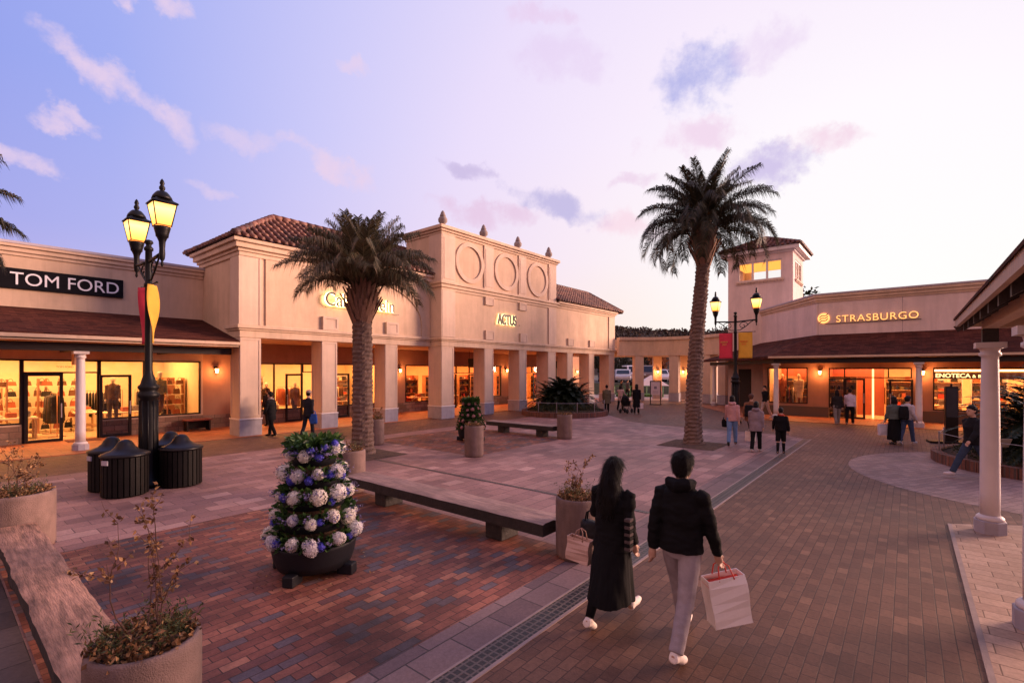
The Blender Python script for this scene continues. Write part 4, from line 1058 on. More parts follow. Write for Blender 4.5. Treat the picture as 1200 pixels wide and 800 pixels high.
for i, t in ((0, 'lit lamp on the arcade pillar nearest the left row'), (2, 'lit lamp on the arcade pillar behind the notice stand'), (3, 'lit lamp on the arcade pillar left of the tall palm trunk')):
    x, y = BP[i]; a = (0.8, 0.0, 0.5, 0.1)[i]
    sconce(x-0.36*math.cos(a), y-0.36*math.sin(a), 2.45, a-PI/2, t)
# dark wall bench and door mat by the first shop
s = empty('wall_bench', (7.2, 22.75, 0.024), 0, 'low dark red bench against the wall beside the first shop window', 'bench')
mb = MB(); mb.box(6.75, 7.72, 22.5, 23.0, 0.44, 0.50); mb.build('seat', M('red_lacquer', (0.16, 0.03, 0.02), 0.35, var=0.2), s, bevel=0.008)
for x in (6.8, 7.6): q = MB(); q.box(x, x+0.06, 22.54, 22.96, 0.024, 0.44); q.build('leg', FRAME, s)
q = MB(); q.box(6.87, 7.59, 22.93, 22.96, 0.1, 0.438); q.build('back_panel', FRAME, s)
q = MB(); q.box(3.2, 4.1, 22.3, 23.05, 0.024, 0.036); tag(q.build('door_mat', M('mat_red', (0.12, 0.03, 0.02), 0.95, var=0.3, scale=20, bump=0.4, bscale=200)), 'dark red mat on the floor at the first shop\'s open doorway', 'mat')
# ---------------------------------------------------------------- street lamps, bins, banners
LAMPG = EM('lantern_glass', (1.0, 0.47, 0.09), 2.5)
_nt = LAMPG.node_tree; _b = _nt.nodes['Principled BSDF']
_g = N(_nt, 'ShaderNodeTexCoord'); _sx = N(_nt, 'ShaderNodeSeparateXYZ'); L(_nt, _g.outputs['Generated'], _sx.inputs[0])
_r = ramp(_nt, [(0.0, (1.0, 0.26, 0.03)), (0.35, (1.0, 0.50, 0.10)), (0.75, (1.0, 0.66, 0.22)), (1.0, (1.0, 0.42, 0.08))]); L(_nt, _sx.outputs['Z'], _r.inputs['Fac']); L(_nt, _r.outputs['Color'], _b.inputs['Emission Color'])
def make_lamp():
    root = empty('street_lamp', (0, 0, 0), 0)
    mb = MB()
    mb.lathe([(0.27, 0), (0.27, 0.10), (0.23, 0.16), (0.19, 0.22), (0.175, 0.4), (0.165, 1.7), (0.16, 1.90), (0.20, 1.93), (0.205, 1.99), (0.17, 2.03), (0.16, 2.07), (0.195, 2.12), (0.195, 2.16), (0.15, 2.2), (0.12, 2.32), (0.085, 2.42), (0.072, 2.5), (0.068, 3.4), (0.066, 4.28), (0.085, 4.3), (0.085, 4.36), (0.066, 4.38), (0.062, 5.06), (0.085, 5.08), (0.085, 5.13), (0.05, 5.17), (0.05, 5.20), (0.085, 5.24), (0.07, 5.29), (0.01, 5.31)], (0, 0, 0), 20)
    for i in range(10):
        a = 2*PI*i/10; mb.tube([(0.168*math.cos(a), 0.168*math.sin(a), 0.45), (0.160*math.cos(a), 0.160*math.sin(a), 1.85)], 0.018, 5)
    mb.build('pole', IRON, root, world=False)
    for s in (-1, 1):
        mb = MB(); Y = 0.92; DZ = -0.19
        mb.tube([(0, 0.05*s, 5.02), (0, 0.5*s, 5.05), (0, Y*s, 5.07)], 0.035, 8)
        sp = [(0, s*(0.34+0.22*math.cos(t)*(1-t/9)), 4.83+0.20*math.sin(t)*(1-t/9)) for t in [i*0.3 for i in range(27)]]
        mb.tube(sp, 0.016, 6)
        mb.tube([(0, s*0.06, 4.62), (0, s*0.2, 4.62), (0, s*0.45, 4.78), (0, s*0.68, 4.98), (0, s*0.8, 5.05)], 0.02, 6)
        mb.v = [(a_, b_, c_+DZ) for a_, b_, c_ in mb.v]; mb.build('arm', IRON, root, world=False)
        c = (0, Y*s, 0); q = MB()
        q.lathe([(0.01, 4.80), (0.03, 4.84), (0.018, 4.90), (0.045, 4.95), (0.055, 5.05), (0.05, 5.15), (0.06, 5.30), (0.09, 5.38), (0.11, 5.40), (0.115, 5.45), (0.14, 5.55), (0.15, 5.60), (0.10, 5.602)], c, 16)
        zb, zt, b0, b1 = 5.60, 6.05, 0.125, 0.20
        for i in range(4):
            a = PI/4+i*PI/2; r2 = math.sqrt(2)
            q.tube([(b0*r2*math.cos(a), Y*s+b0*r2*math.sin(a), zb), (b1*r2*math.cos(a), Y*s+b1*r2*math.sin(a), zt)], 0.011, 4)
            a2 = a+PI/2
            q.tube([(b0*r2*math.cos(a), Y*s+b0*r2*math.sin(a), zb+0.02), (b0*r2*math.cos(a2), Y*s+b0*r2*math.sin(a2), zb+0.02)], 0.012, 4)
            q.tube([(b1*r2*math.cos(a), Y*s+b1*r2*math.sin(a), zt), (b1*r2*math.cos(a2), Y*s+b1*r2*math.sin(a2), zt)], 0.015, 4)
        q.lathe([(0.325, 6.06), (0.31, 6.085), (0.23, 6.12), (0.18, 6.16)], c, 4, 0, False, PI/4)
        q.lathe([(0.185, 6.15), (0.165, 6.21), (0.125, 6.27), (0.09, 6.31), (0.03, 6.33), (0.05, 6.36), (0.055, 6.40), (0.03, 6.45), (0.045, 6.48), (0.03, 6.54), (0.004, 6.58)], c, 16)
        q.v = [(a_, b_, c_+DZ) for a_, b_, c_ in q.v]; lan = q.build('lantern', IRON, root, world=False)
        g = MB()
        vs = [(sx*b0, Y*s+sy*b0, zb) for sx, sy in ((-1, -1), (1, -1), (1, 1), (-1, 1))] + [(sx*b1, Y*s+sy*b1, zt) for sx, sy in ((-1, -1), (1, -1), (1, 1), (-1, 1))]
        for i in range(4):
            k = (i+1) % 4; g.add([vs[i], vs[k], vs[4+k], vs[4+i]], [(0, 1, 2, 3)])
        g.v = [(a_, b_, c_+DZ) for a_, b_, c_ in g.v]; g.build('lamp_glass', LAMPG, lan, world=False)
    return root
LP = make_lamp()
tag(LP, 'tall black lamp post with two lit lanterns standing among the dark litter bins', 'street lamp', 'twin-lantern lamp posts')
place(LP, (3.1, 12.65, 0.004))
l2 = copy_tree(LP, (24.77, 6.41, 0.0), 0.0, label='tall black lamp post with two lit lanterns in front of the far mauve shop', group='twin-lantern lamp posts')
BAN_R = M('banner_red', (0.62, 0.035, 0.075), 0.8, var=0.08, scale=4, bump=0.1)
BAN_Y = M('banner_yellow', (0.70, 0.38, 0.04), 0.8, var=0.08, scale=4, bump=0.1)
BTXT_Y = M('banner_print_gold', (0.72, 0.34, 0.10), 0.8, bump=0)
BTXT_R = M('banner_print_red', (0.75, 0.16, 0.03), 0.8, bump=0)
def banner(x, y, s, mat, pmat, label, twist=0.0, w=0.62):
    root = empty('banner', (x, y, 3.1), 0, label, 'banner')
    mb = MB(); mb.tube([(x, y+s*0.07, 4.33), (x, y+s*(w+0.22), 4.33)], 0.014, 6); mb.lathe([(0.02, -0.02), (0.028, 0), (0.02, 0.02)], (x, y+s*(w+0.24), 4.33), 8)
    mb.build('banner_arm', IRON, root)
    n, k = 16, 6; q = MB(); vs = []
    def P(a, b):
        z = 4.31-1.23*b; t = -s*(0.62+twist*math.sin(b*4.6+0.4)) if twist else 0.0
        yy = (a-0.5)*w
        return (x+math.sin(t)*yy+0.02*math.sin(a*5+b*4), y+s*(0.13+w/2)+math.cos(t)*yy, z)
    for i in range(n+1):
        for j in range(k+1): vs.append(P(j/k, i/n))
    q.add(vs, [(i*(k+1)+j, i*(k+1)+j+1, (i+1)*(k+1)+j+1, (i+1)*(k+1)+j) for i in range(n) for j in range(k)], 0, True)
    b = q.build('cloth', mat, root)
    m = b.modifiers.new('thickness', 'SOLIDIFY'); m.thickness = 0.003
    if twist == 0: 
        text_mesh('print', 'PREMIUM', 0.115, pmat, root, (x-0.03, y+s*(0.13+w/2)+0.24, 3.84), FACE_X, 0.001, 0.72, 0.002)
        text_mesh('print', 'SALE', 0.12, pmat, root, (x-0.03, y+s*(0.13+w/2)+0.16, 3.72), FACE_X, 0.001, 0.80, 0.002)
banner(3.1, 12.65, -1, BAN_Y, BTXT_R, 'yellow banner twisting in the wind on the near lamp post', 0.42, 0.34)
banner(3.1, 12.65, 1, BAN_R, BTXT_Y, 'red banner twisted behind the near lamp post', 0.3, 0.26)
banner(24.77, 6.41, 1, BAN_R, BTXT_Y, 'flat red banner on the far lamp post')
banner(24.77, 6.41, -1, BAN_Y, BTXT_R, 'flat orange-yellow banner on the far lamp post')

BINW = M('bin_slat', (0.006, 0.004, 0.0035), 0.6, var=0.35, scale=6, bump=0.2, spec=0.2)
BINL = M('bin_lid', (0.007, 0.005, 0.006), 0.38, var=0.3, scale=6, bump=0.1, spec=0.3)
def make_bin():
    root = empty('litter_bin'); mb = MB()
    n = 26; r = 0.37
    mb.lathe([(r-0.03, 0.0), (r-0.03, 0.78)], (0, 0, 0), 26)
    for i in range(n):
        a = 2*PI*i/n; mb.obox((r*math.cos(a), r*math.sin(a), 0.40), 0.016, 0.036, 0.375, Matrix.Rotation(a, 3, 'Z'))
    mb.build('slatted_body', BINW, root, world=False)
    q = MB(); q.lathe([(0.40, 0.78), (0.415, 0.80), (0.41, 0.83), (0.34, 0.86), (0.24, 0.90), (0.17, 0.96), (0.14, 1.02), (0.11, 1.07), (0.06, 1.10), (0.001, 1.11)], (0, 0, 0), 26); q.build('lid', BINL, root, world=False)
    q = MB(); q.obox((0.395, 0, 0.70), 0.012, 0.07, 0.045, Matrix.Identity(3)); q.build('notice_plate', GREYM, root, world=False)
    return root
BN = make_bin()
for i, (x, y, a, t) in enumerate(((2.60, 12.20, 3.6, 'front left of four'), (3.60, 12.30, 1.0, 'front right of four'), (2.55, 13.02, 3.4, 'back left of four'), (3.62, 13.08, 0.6, 'back right of four'))):
    lab = 'dark slatted litter bin with domed lid, '+t+' round the lamp post'
    o = place(BN, (x, y, 0.005), a, lab, 'litter bins') if i == 0 else copy_tree(BN, (x, y, 0.005), a, label=lab, group='litter bins')
    o['category'] = 'litter bin'

# ---------------------------------------------------------------- planters and their plants
CPOT = M('planter_concrete', (0.235, 0.148, 0.125), 0.88, var=0.2, scale=5, bump=0.6, bscale=110, stain=0.38)
DRYL = LEAF('dry_leaves', [(0, (0.07, 0.035, 0.018)), (0.45, (0.17, 0.075, 0.03)), (0.75, (0.33, 0.16, 0.065)), (1, (0.50, 0.31, 0.16))], 0.7, 0.15)
GRNL = LEAF('sprig_leaves', [(0, (0.035, 0.05, 0.018)), (0.5, (0.075, 0.085, 0.03)), (1, (0.14, 0.12, 0.05))], 0.6, 0.2)
TWIG = M('twig_bark', (0.10, 0.045, 0.030), 0.8, var=0.3, scale=20, bump=0.2)
def leafquad(mb, p, d, up, l, w, m=0):
    d = d.normalized(); sd = d.cross(up)
    if sd.length < 1e-4: sd = d.orthogonal()
    sd.normalize(); mid = p+d*l*0.5+up*l*0.08
    mb.add([p, mid+sd*w*0.5, p+d*l, mid-sd*w*0.5], [(0, 1, 2, 3)], m)
def rv(rng): 
    while True:
        v = Vector((rng.uniform(-1, 1), rng.uniform(-1, 1), rng.uniform(-1, 1)))
        if 0.05 < v.length < 1: return v.normalized()
def make_planter(x, y, r, h, label, plabel, tall, dry, green, seed, z=0.004, twigs=5):
    rng = random.Random(seed)
    root = empty('planter', (x, y, z), 0, label, 'planter', 'round concrete planters')
    mb = MB(); mb.lathe([(r*0.9, 0), (r*0.97, 0.03), (r*0.99, 0.08), (r, h-0.06), (r*0.985, h-0.015), (r*0.95, h), (r*0.87, h), (r*0.85, h-0.02), (r*0.85, h-0.10), (0.001, h-0.09)], (0, 0, 0), 40)
    mb.build('pot', CPOT, root, world=False)
    mb = MB(); mb.lathe([(r*0.848, h-0.088), (r*0.5, h-0.05), (0.001, h-0.04)], (0, 0, 0), 20); mb.build('earth', SOIL, root, world=False)
    pl = empty('bedding_plant', (x, y, z+h-0.05), 0, None, None)
    pl['label'] = plabel; pl['category'] = 'plant'; pl['group'] = 'plants in the concrete planters'
    tw = MB(); lf = MB()
    def branch(p, d, l, rad, lev):
        pts = [p]; q = p.copy(); dd = d.copy()
        for i in range(5):
            dd = (dd+rv(rng)*0.22).normalized(); q = q+dd*l/5; pts.append(q.copy())
        tw.tube(pts, [rad*(1-0.14*i) for i in range(6)], 5)
        for k in range(3 if lev else 4):
            i = rng.randint(1, 5); s = pts[i]
            if lev > 0: branch(s, (dd*0.8+rv(rng)*0.8+Vector((0, 0, 0.2))).normalized(), l*rng.uniform(0.35, 0.55), rad*0.6, lev-1)
            for j in range(2): leafquad(lf, s+rv(rng)*0.01, rv(rng), rv(rng), rng.uniform(0.02, 0.045), 0.022, 1)
    for i in range(twigs if tall > 0 else 0):
        a = rng.uniform(0, 2*PI); rr = r*0.25*rng.random()
        branch(Vector((rr*math.cos(a), rr*math.sin(a), 0)), Vector((rng.uniform(-0.16, 0.16), rng.uniform(-0.16, 0.16), 1)).normalized(), tall*rng.uniform(0.65, 1.0), 0.006, 2)
    for i in range(dry):
        a = rng.uniform(0, 2*PI); rr = r*0.92*math.sqrt(rng.random()); c = Vector((rr*math.cos(a), rr*math.sin(a), rng.uniform(0.0, 0.10)))
        for k in range(5): leafquad(lf, c+rv(rng)*0.02, rv(rng)+Vector((0, 0, 0.3)), rv(rng), rng.uniform(0.018, 0.045), rng.uniform(0.015, 0.032), 1)
    for i in range(green):
        a = rng.uniform(0, 2*PI); rr = r*0.7*math.sqrt(rng.random()); c = Vector((rr*math.cos(a), rr*math.sin(a), 0)); l = rng.uniform(0.12, 0.30)
        d = (Vector((math.cos(a)*0.4, math.sin(a)*0.4, 1))+rv(rng)*0.25).normalized()
        for t in range(12):
            p = c+d*l*t/12
            leafquad(lf, p, (rv(rng)+d*0.8), rv(rng), rng.uniform(0.025, 0.05), 0.010, 2)
    if tw.v: tw.build('stem', TWIG, pl, world=False)
    lf.build('foliage', [TWIG, DRYL, GRNL], pl, world=False)
PL_ = [(0.87, 3.62, 0.295, 0.85, 'weathered concrete planter at the near end of the log-slab bench, nearest the lens', 0.66, 300, 80, 2, 4),
 (0.85, 9.62, 0.40, 0.80, 'weathered concrete planter at the far end of the log-slab bench, cut by the left edge', 0.62, 240, 60, 3, 5),
 (5.62, 3.45, 0.30, 0.80, 'tall concrete planter at the right end of the long dark bench beside the walking woman', 0.50, 260, 40, 4, 4),
 (5.62, 8.92, 0.30, 0.86, 'tall concrete planter at the left end of the long dark bench, behind the flower tower', 0.30, 150, 40, 5, 1),
 (10.22, 9.80, 0.28, 0.90, 'tall concrete planter alone in front of the pink flower tower', 0.0, 170, 22, 6, 0),
 (15.0, 9.78, 0.28, 0.88, 'tall concrete planter at the right end of the far dark bench', 0.0, 170, 22, 7, 0),
 (9.75, 13.95, 0.28, 0.86, 'tall concrete planter half hidden behind the stout palm', 0.4, 120, 50, 8, 3)]
PLAB = {2: 'twiggy dry shrub with orange-brown leaves in the nearest planter', 3: 'dry twiggy plants in the planter cut by the left edge', 4: 'dry grassy plants in the planter beside the walking woman', 5: 'low withered plants in the planter behind the hydrangea tower', 6: 'withered leaves in the planter before the pink flower tower', 7: 'withered leaves in the planter at the far bench', 8: 'green sprigs in the planter behind the stout palm'}
for p in PL_: make_planter(p[0], p[1], p[2], p[3], p[4], PLAB[p[8]], p[5], p[6], p[7], p[8], twigs=p[9])

# ---------------------------------------------------------------- benches
OAK = M('weathered_plank', (0.34, 0.215, 0.185), 0.75, var=0.3, scale=2.5, bump=0.8, bscale=18, stretch=(9, 1, 9), stain=0.35)
OAKD = M('dark_bench_wood', (0.022, 0.015, 0.013), 0.7, var=0.4, scale=5, bump=0.6, bscale=20)  # near-black wood for plank sides, undersides and legs
def slab_bench(x, y0, y1, w, label, z=0.44, th=0.17, rough=0.02, seed=1, pale=None, crack=True):
    rng = random.Random(seed); root = empty('bench', (x, (y0+y1)/2, 0.008), 0, label, 'bench')
    mb = MB(); n = 46; k = 9
    edge = [[x+s*(w/2)+rough*(mnoise.noise((y0+(y1-y0)*i/n*2.2, seed+s, 0))*2.0+mnoise.noise((i*0.9, seed-s, 3))*0.8) for i in range(n+1)] for s in (-1, 1)]
    top = []
    for i in range(n+1):
        yy = y0+(y1-y0)*i/n
        for j in range(k+1):
            xx = edge[0][i]+(edge[1][i]-edge[0][i])*j/k
            zz = z+0.004*mnoise.noise((xx*5, yy*1.3, seed))-0.012*(1 if j in (0, k) else 0)
            if crack and abs(j-k*0.6) < 0.6 and (0.72 < i/n < 0.90 or i/n < 0.12): zz -= 0.02
            top.append((xx, yy, zz))
    mb.add(top, [(i*(k+1)+j, i*(k+1)+j+1, (i+1)*(k+1)+j+1, (i+1)*(k+1)+j) for i in range(n) for j in range(k)], 0, True)
    o = mb.build('plank_top', pale or OAK, root)
    mb = MB(); bot = [(a, b, z-th) for a, b, c in top]
    for i in range(n):
        for j in (0, k):
            a, b = i*(k+1)+j, (i+1)*(k+1)+j
            q = (top[a], top[b], bot[b], bot[a]); mb.add(q if j else q[::-1], [(0, 1, 2, 3)])
    for i in (0, n):
        for j in range(k):
            a, b = i*(k+1)+j, i*(k+1)+j+1
            mb.add([top[a], top[b], bot[b], bot[a]], [(0, 1, 2, 3)])
    mb.add([bot[0], bot[k], bot[n*(k+1)+k], bot[n*(k+1)]], [(0, 1, 2, 3)])
    mb.build('plank_edge', OAKD, root)
    L_ = y1-y0
    for f in (0.2, 0.78):
        yy = y0+L_*f; q = MB(); q.box(x-w*0.36, x+w*0.36, yy-0.16, yy+0.16, 0.009, z-th-0.001); q.build('leg', OAKD, root, bevel=0.015)
slab_bench(5.55, 3.78, 8.58, 0.56, 'long dark-edged plank bench between two planters in the plaza', seed=3, rough=0.008)
slab_bench(14.95, 10.1, 13.4, 0.52, 'farther dark plank bench facing the planted round bed', seed=5, rough=0.008)
slab_bench(0.79, 3.98, 9.2, 0.41, 'weathered log-slab bench with ragged bark edge, lower left', z=0.44, th=0.12, rough=0.012, seed=9, pale=M('log_slab', (0.43, 0.225, 0.145), 0.8, var=0.55, scale=2.6, bump=0.7, bscale=9, stretch=(9, 0.9, 9), stain=0.5))

# ---------------------------------------------------------------- flower towers
PETW = LEAF('white_petal', [(0, (0.62, 0.57, 0.57)), (1, (0.90, 0.86, 0.82))], 0.6, 0.25, tint=[(0, (1, 1, 1)), (0.4, (1.0, 0.97, 0.88)), (0.75, (0.95, 0.93, 0.98)), (1, (0.82, 0.80, 0.90))])
PETB = LEAF('blue_petal', [(0, (0.05, 0.05, 0.42)), (1, (0.14, 0.13, 0.70))], 0.6, 0.2)
PETL = LEAF('lavender_petal', [(0, (0.12, 0.10, 0.22)), (1, (0.24, 0.20, 0.36))], 0.7, 0.2)
PETP = LEAF('pink_petal', [(0, (0.45, 0.16, 0.17)), (1, (0.75, 0.40, 0.38))], 0.6, 0.2)
LEAFG = LEAF('glossy_leaf', [(0, (0.018, 0.045, 0.012)), (0.6, (0.04, 0.095, 0.022)), (1, (0.08, 0.15, 0.035))], 0.45, 0.2)
POTD = M('dark_planter', (0.011, 0.011, 0.015), 0.55, var=0.2, bump=0.1, spec=0.25)
def bloom_mesh(r, n, mat, seed):
    rng = random.Random(seed); mb = MB()
    for i in range(n):
        z = 1-2*(i+0.5)/n; a = i*2.39996; d = Vector((math.sqrt(1-z*z)*math.cos(a), math.sqrt(1-z*z)*math.sin(a), z))
        t = d.orthogonal().normalized(); u = d.cross(t); rot = rng.uniform(0, PI); t2 = t*math.cos(rot)+u*math.sin(rot); u2 = d.cross(t2)
        c = d*r*rng.uniform(0.74, 1.04); s = r*rng.uniform(0.24, 0.36); d = (d+rv(rng)*0.35).normalized()
        for k in range(4):
            e = (t2, u2, -t2, -u2)[k]; f = (u2, -t2, -u2, t2)[k]
            mb.add([c, c+(e*0.8+f*0.25)*s+d*s*0.16, c+(e+f)*s*0.75+d*s*0.05, c+(f*0.8+e*0.25)*s+d*s*0.16], [(0, 1, 2, 3)])
    mb.ball((0, 0, 0), r*0.70, 10)
    return mb
def flower_tower(x, y, label, H, rb, whites, blue, seed, white_mat, scale_b=0.105, green=340):
    rng = random.Random(seed); root = empty('flower_tower', (x, y, 0.008), 0, label, 'flower planter')
    mb = MB(); mb.lathe([(rb*0.86, 0.10), (rb*0.94, 0.2), (rb*1.0, 0.36), (rb*1.03, 0.40), (rb*1.0, 0.41), (rb*0.95, 0.36), (0.001, 0.34)], (0, 0, 0), 32); mb.build('planter_bowl', POTD, root, world=False)
    for i in range(4):
        a = 0.5+i*PI/2; q = MB(); q.obox((rb*0.88*math.cos(a), rb*0.88*math.sin(a), 0.065), 0.10, 0.07, 0.065, Matrix.Rotation(a, 3, 'Z')); q.build('foot', POTD, root, world=False, bevel=0.015)
    nt_ = 5; tiers = []
    for t in range(nt_):
        z = 0.42+(H-0.52)*t/(nt_-1)*0.92; r = rb*(0.98-0.44*t/(nt_-1)); tiers.append((z, r))
        q = MB(); q.lathe([(r*0.92, z-0.10), (r*0.99, z-0.01), (r*1.0, z), (r*0.93, z), (r*0.90, z-0.05), (0.001, z-0.05)], (0, 0, 0), 28); q.build('tier', POTD, root, world=False)
    q = MB(); q.lathe([(rb*0.75, 0.36), (rb*0.42, H-0.2), (0.001, H-0.15)], (0, 0, 0), 20); q.build('earth_core', SOIL, root, world=False)
    lf = MB()
    for t, (z, r) in enumerate(tiers):
        for i in range(int(green*(0.8 if t < nt_-1 else 1.9))):
            a = rng.uniform(0, 2*PI); rr = r*(rng.uniform(0.75, 1.05) if t < nt_-1 else math.sqrt(rng.random())*1.0)
            c = Vector((rr*math.cos(a), rr*math.sin(a), z+rng.uniform(-0.03, 0.13)+(0.10*rng.random() if t == nt_-1 else 0)))
            dd = Vector((math.cos(a), math.sin(a), rng.uniform(0.0, 1.0)))+rv(rng)*0.7
            leafquad(lf, c, dd, rv(rng)+Vector((0, 0, 0.6)), rng.uniform(0.05, 0.12)*(1.25 if t == nt_-1 else 1), rng.uniform(0.035, 0.07), 0)
        for i in range(44):  # lavender spikes
            a = rng.uniform(0, 2*PI); c = Vector((r*1.0*math.cos(a), r*1.0*math.sin(a), z+0.04)); d = (Vector((math.cos(a), math.sin(a), 0.6))+rv(rng)*0.5).normalized()
            if blue:
                for k in range(12): leafquad(lf, c+d*0.014*k, rv(rng), d, 0.024, 0.016, 1)
    lf.build('foliage', [LEAFG, PETL], root, world=False)
    protos = [bloom_mesh(scale_b, 90, white_mat, seed+i) for i in range(2)]
    first = [None, None]; fb = None
    def put_bloom(kind, p):
        nonlocal fb
        if kind == 'w':
            i = rng.randint(0, 1)
            if first[i] is None: o = first[i] = protos[i].build('bloom', white_mat, root, world=False)
            else: o = first[i].copy(); COL.objects.link(o)
        else:
            if fb is None: o = fb = bloom_mesh(scale_b*0.62, 40, PETB, seed+9).build('bloom', PETB, root, world=False)
            else: o = fb.copy(); COL.objects.link(o)
        o.parent = root; o.location = p; o.rotation_euler = (rng.uniform(0, 6), rng.uniform(0, 6), rng.uniform(0, 6)); s = rng.uniform(0.72, 1.18); o.scale = (s, s*rng.uniform(0.88, 1.1), s*rng.uniform(0.78, 1.0))
    for t, (z, r) in enumerate(tiers):
        k = whites[t]
        for i in range(k):
            a = 2*PI*(i+rng.uniform(-0.25, 0.25))/k+t*0.7
            put_bloom('w', (r*1.03*math.cos(a), r*1.03*math.sin(a), z+rng.uniform(0.02, 0.10)))
            if blue and rng.random() < 0.8:
                a2 = a+PI/k+rng.uniform(-0.1, 0.1); put_bloom('b', (r*1.04*math.cos(a2), r*1.04*math.sin(a2), z+rng.uniform(0.0, 0.08)))
        if blue and t == nt_-1:
            for i in range(3):
                a = -2.2+i*0.5; put_bloom('b', (r*1.1*math.cos(a), r*1.1*math.sin(a), z+0.1+0.03*i))
flower_tower(3.12, 5.75, 'five-tier tower of white and blue hydrangea blooms on the red brick', 1.62, 0.50, (12, 11, 9, 8, 6), True, 21, PETW, 0.094, 680)
flower_tower(12.45, 12.1, 'smaller leafy flower tower dotted with pink blooms behind a planter', 1.45, 0.46, (12, 12, 11, 9, 7), False, 33, PETP, 0.062, 900)

# ---------------------------------------------------------------- palms
FROND = LEAF('palm_frond', [(0, (0.050, 0.048, 0.024)), (0.5, (0.115, 0.100, 0.050)), (0.85, (0.18, 0.135, 0.072)), (1, (0.30, 0.19, 0.11))], 0.6, 0.2)
FRONDD = LEAF('palm_frond_dark', [(0, (0.020, 0.022, 0.012)), (0.6, (0.040, 0.040, 0.020)), (1, (0.09, 0.065, 0.038))], 0.55, 0.10)  # the tall palm's backlit darkness is put into this leaf colour
FRONDB = LEAF('cycad_frond', [(0, (0.008, 0.014, 0.007)), (0.7, (0.018, 0.028, 0.012)), (1, (0.035, 0.045, 0.02))], 0.5, 0.06)
BARK = M('palm_bark', (0.155, 0.095, 0.072), 0.9, var=0.4, scale=7, bump=0.9, bscale=26, stretch=(1, 1, 2.5))
BOOT = M('palm_leaf_base', (0.22, 0.115, 0.075), 0.85, var=0.35, scale=9, bump=0.5, stretch=(6, 6, 1.0))
def frond(mb, base, az, el, length, droop, leaf, n, rng, m=0, vee=0.55, rach=0.018, start=0.18, hang=0.3, lw=0.014):
    pts = []; p = Vector(base); e = el; st_ = length/16; side0 = rng.uniform(-0.12, 0.12)
    for i in range(17):
        pts.append(p.copy()); a = az+side0*i/16
        p = p+Vector((math.cos(e)*math.cos(a), math.cos(e)*math.sin(a), math.sin(e)))*st_
        e -= droop/16*(0.5+1.0*i/16)
    mb.tube(pts, [rach*(1-0.9*i/16)+0.002 for i in range(17)], 5, m)
    def pos(t):
        f = t*16; i = min(15, int(f)); return pts[i].lerp(pts[i+1], f-i), (pts[i+1]-pts[i]).normalized()
    for k in range(n):
        t = start+(1-start)*(k+0.5)/n; c, d = pos(t)
        sd = d.cross(Vector((0, 0, 1)))
        if sd.length < 1e-3: sd = Vector((1, 0, 0))
        sd.normalize(); up = sd.cross(d).normalized()
        ll = leaf*(0.55+0.45*math.sin(PI*min(1, 0.15+t*0.9)))*rng.uniform(0.85, 1.1)*(1 if t < 0.9 else 0.8)
        for s in (-1, 1):
            dr = (sd*s*rng.uniform(0.75, 1.0)+d*rng.uniform(0.45, 0.85)+up*vee*rng.uniform(0.3, 1.2)).normalized()
            w = lw*(1+0.35*rng.random())
            mid = c+dr*ll*0.5; tip = c+dr*ll*0.92+Vector((0, 0, -1))*ll*hang*rng.uniform(0.5, 1.3)
            wv = dr.cross(up).normalized()*w if dr.cross(up).length > 1e-3 else d*w
            mb.add([c-wv*0.6, c+wv*0.6, mid+wv, mid-wv, tip], [(0, 1, 2, 3), (3, 2, 4)], m)
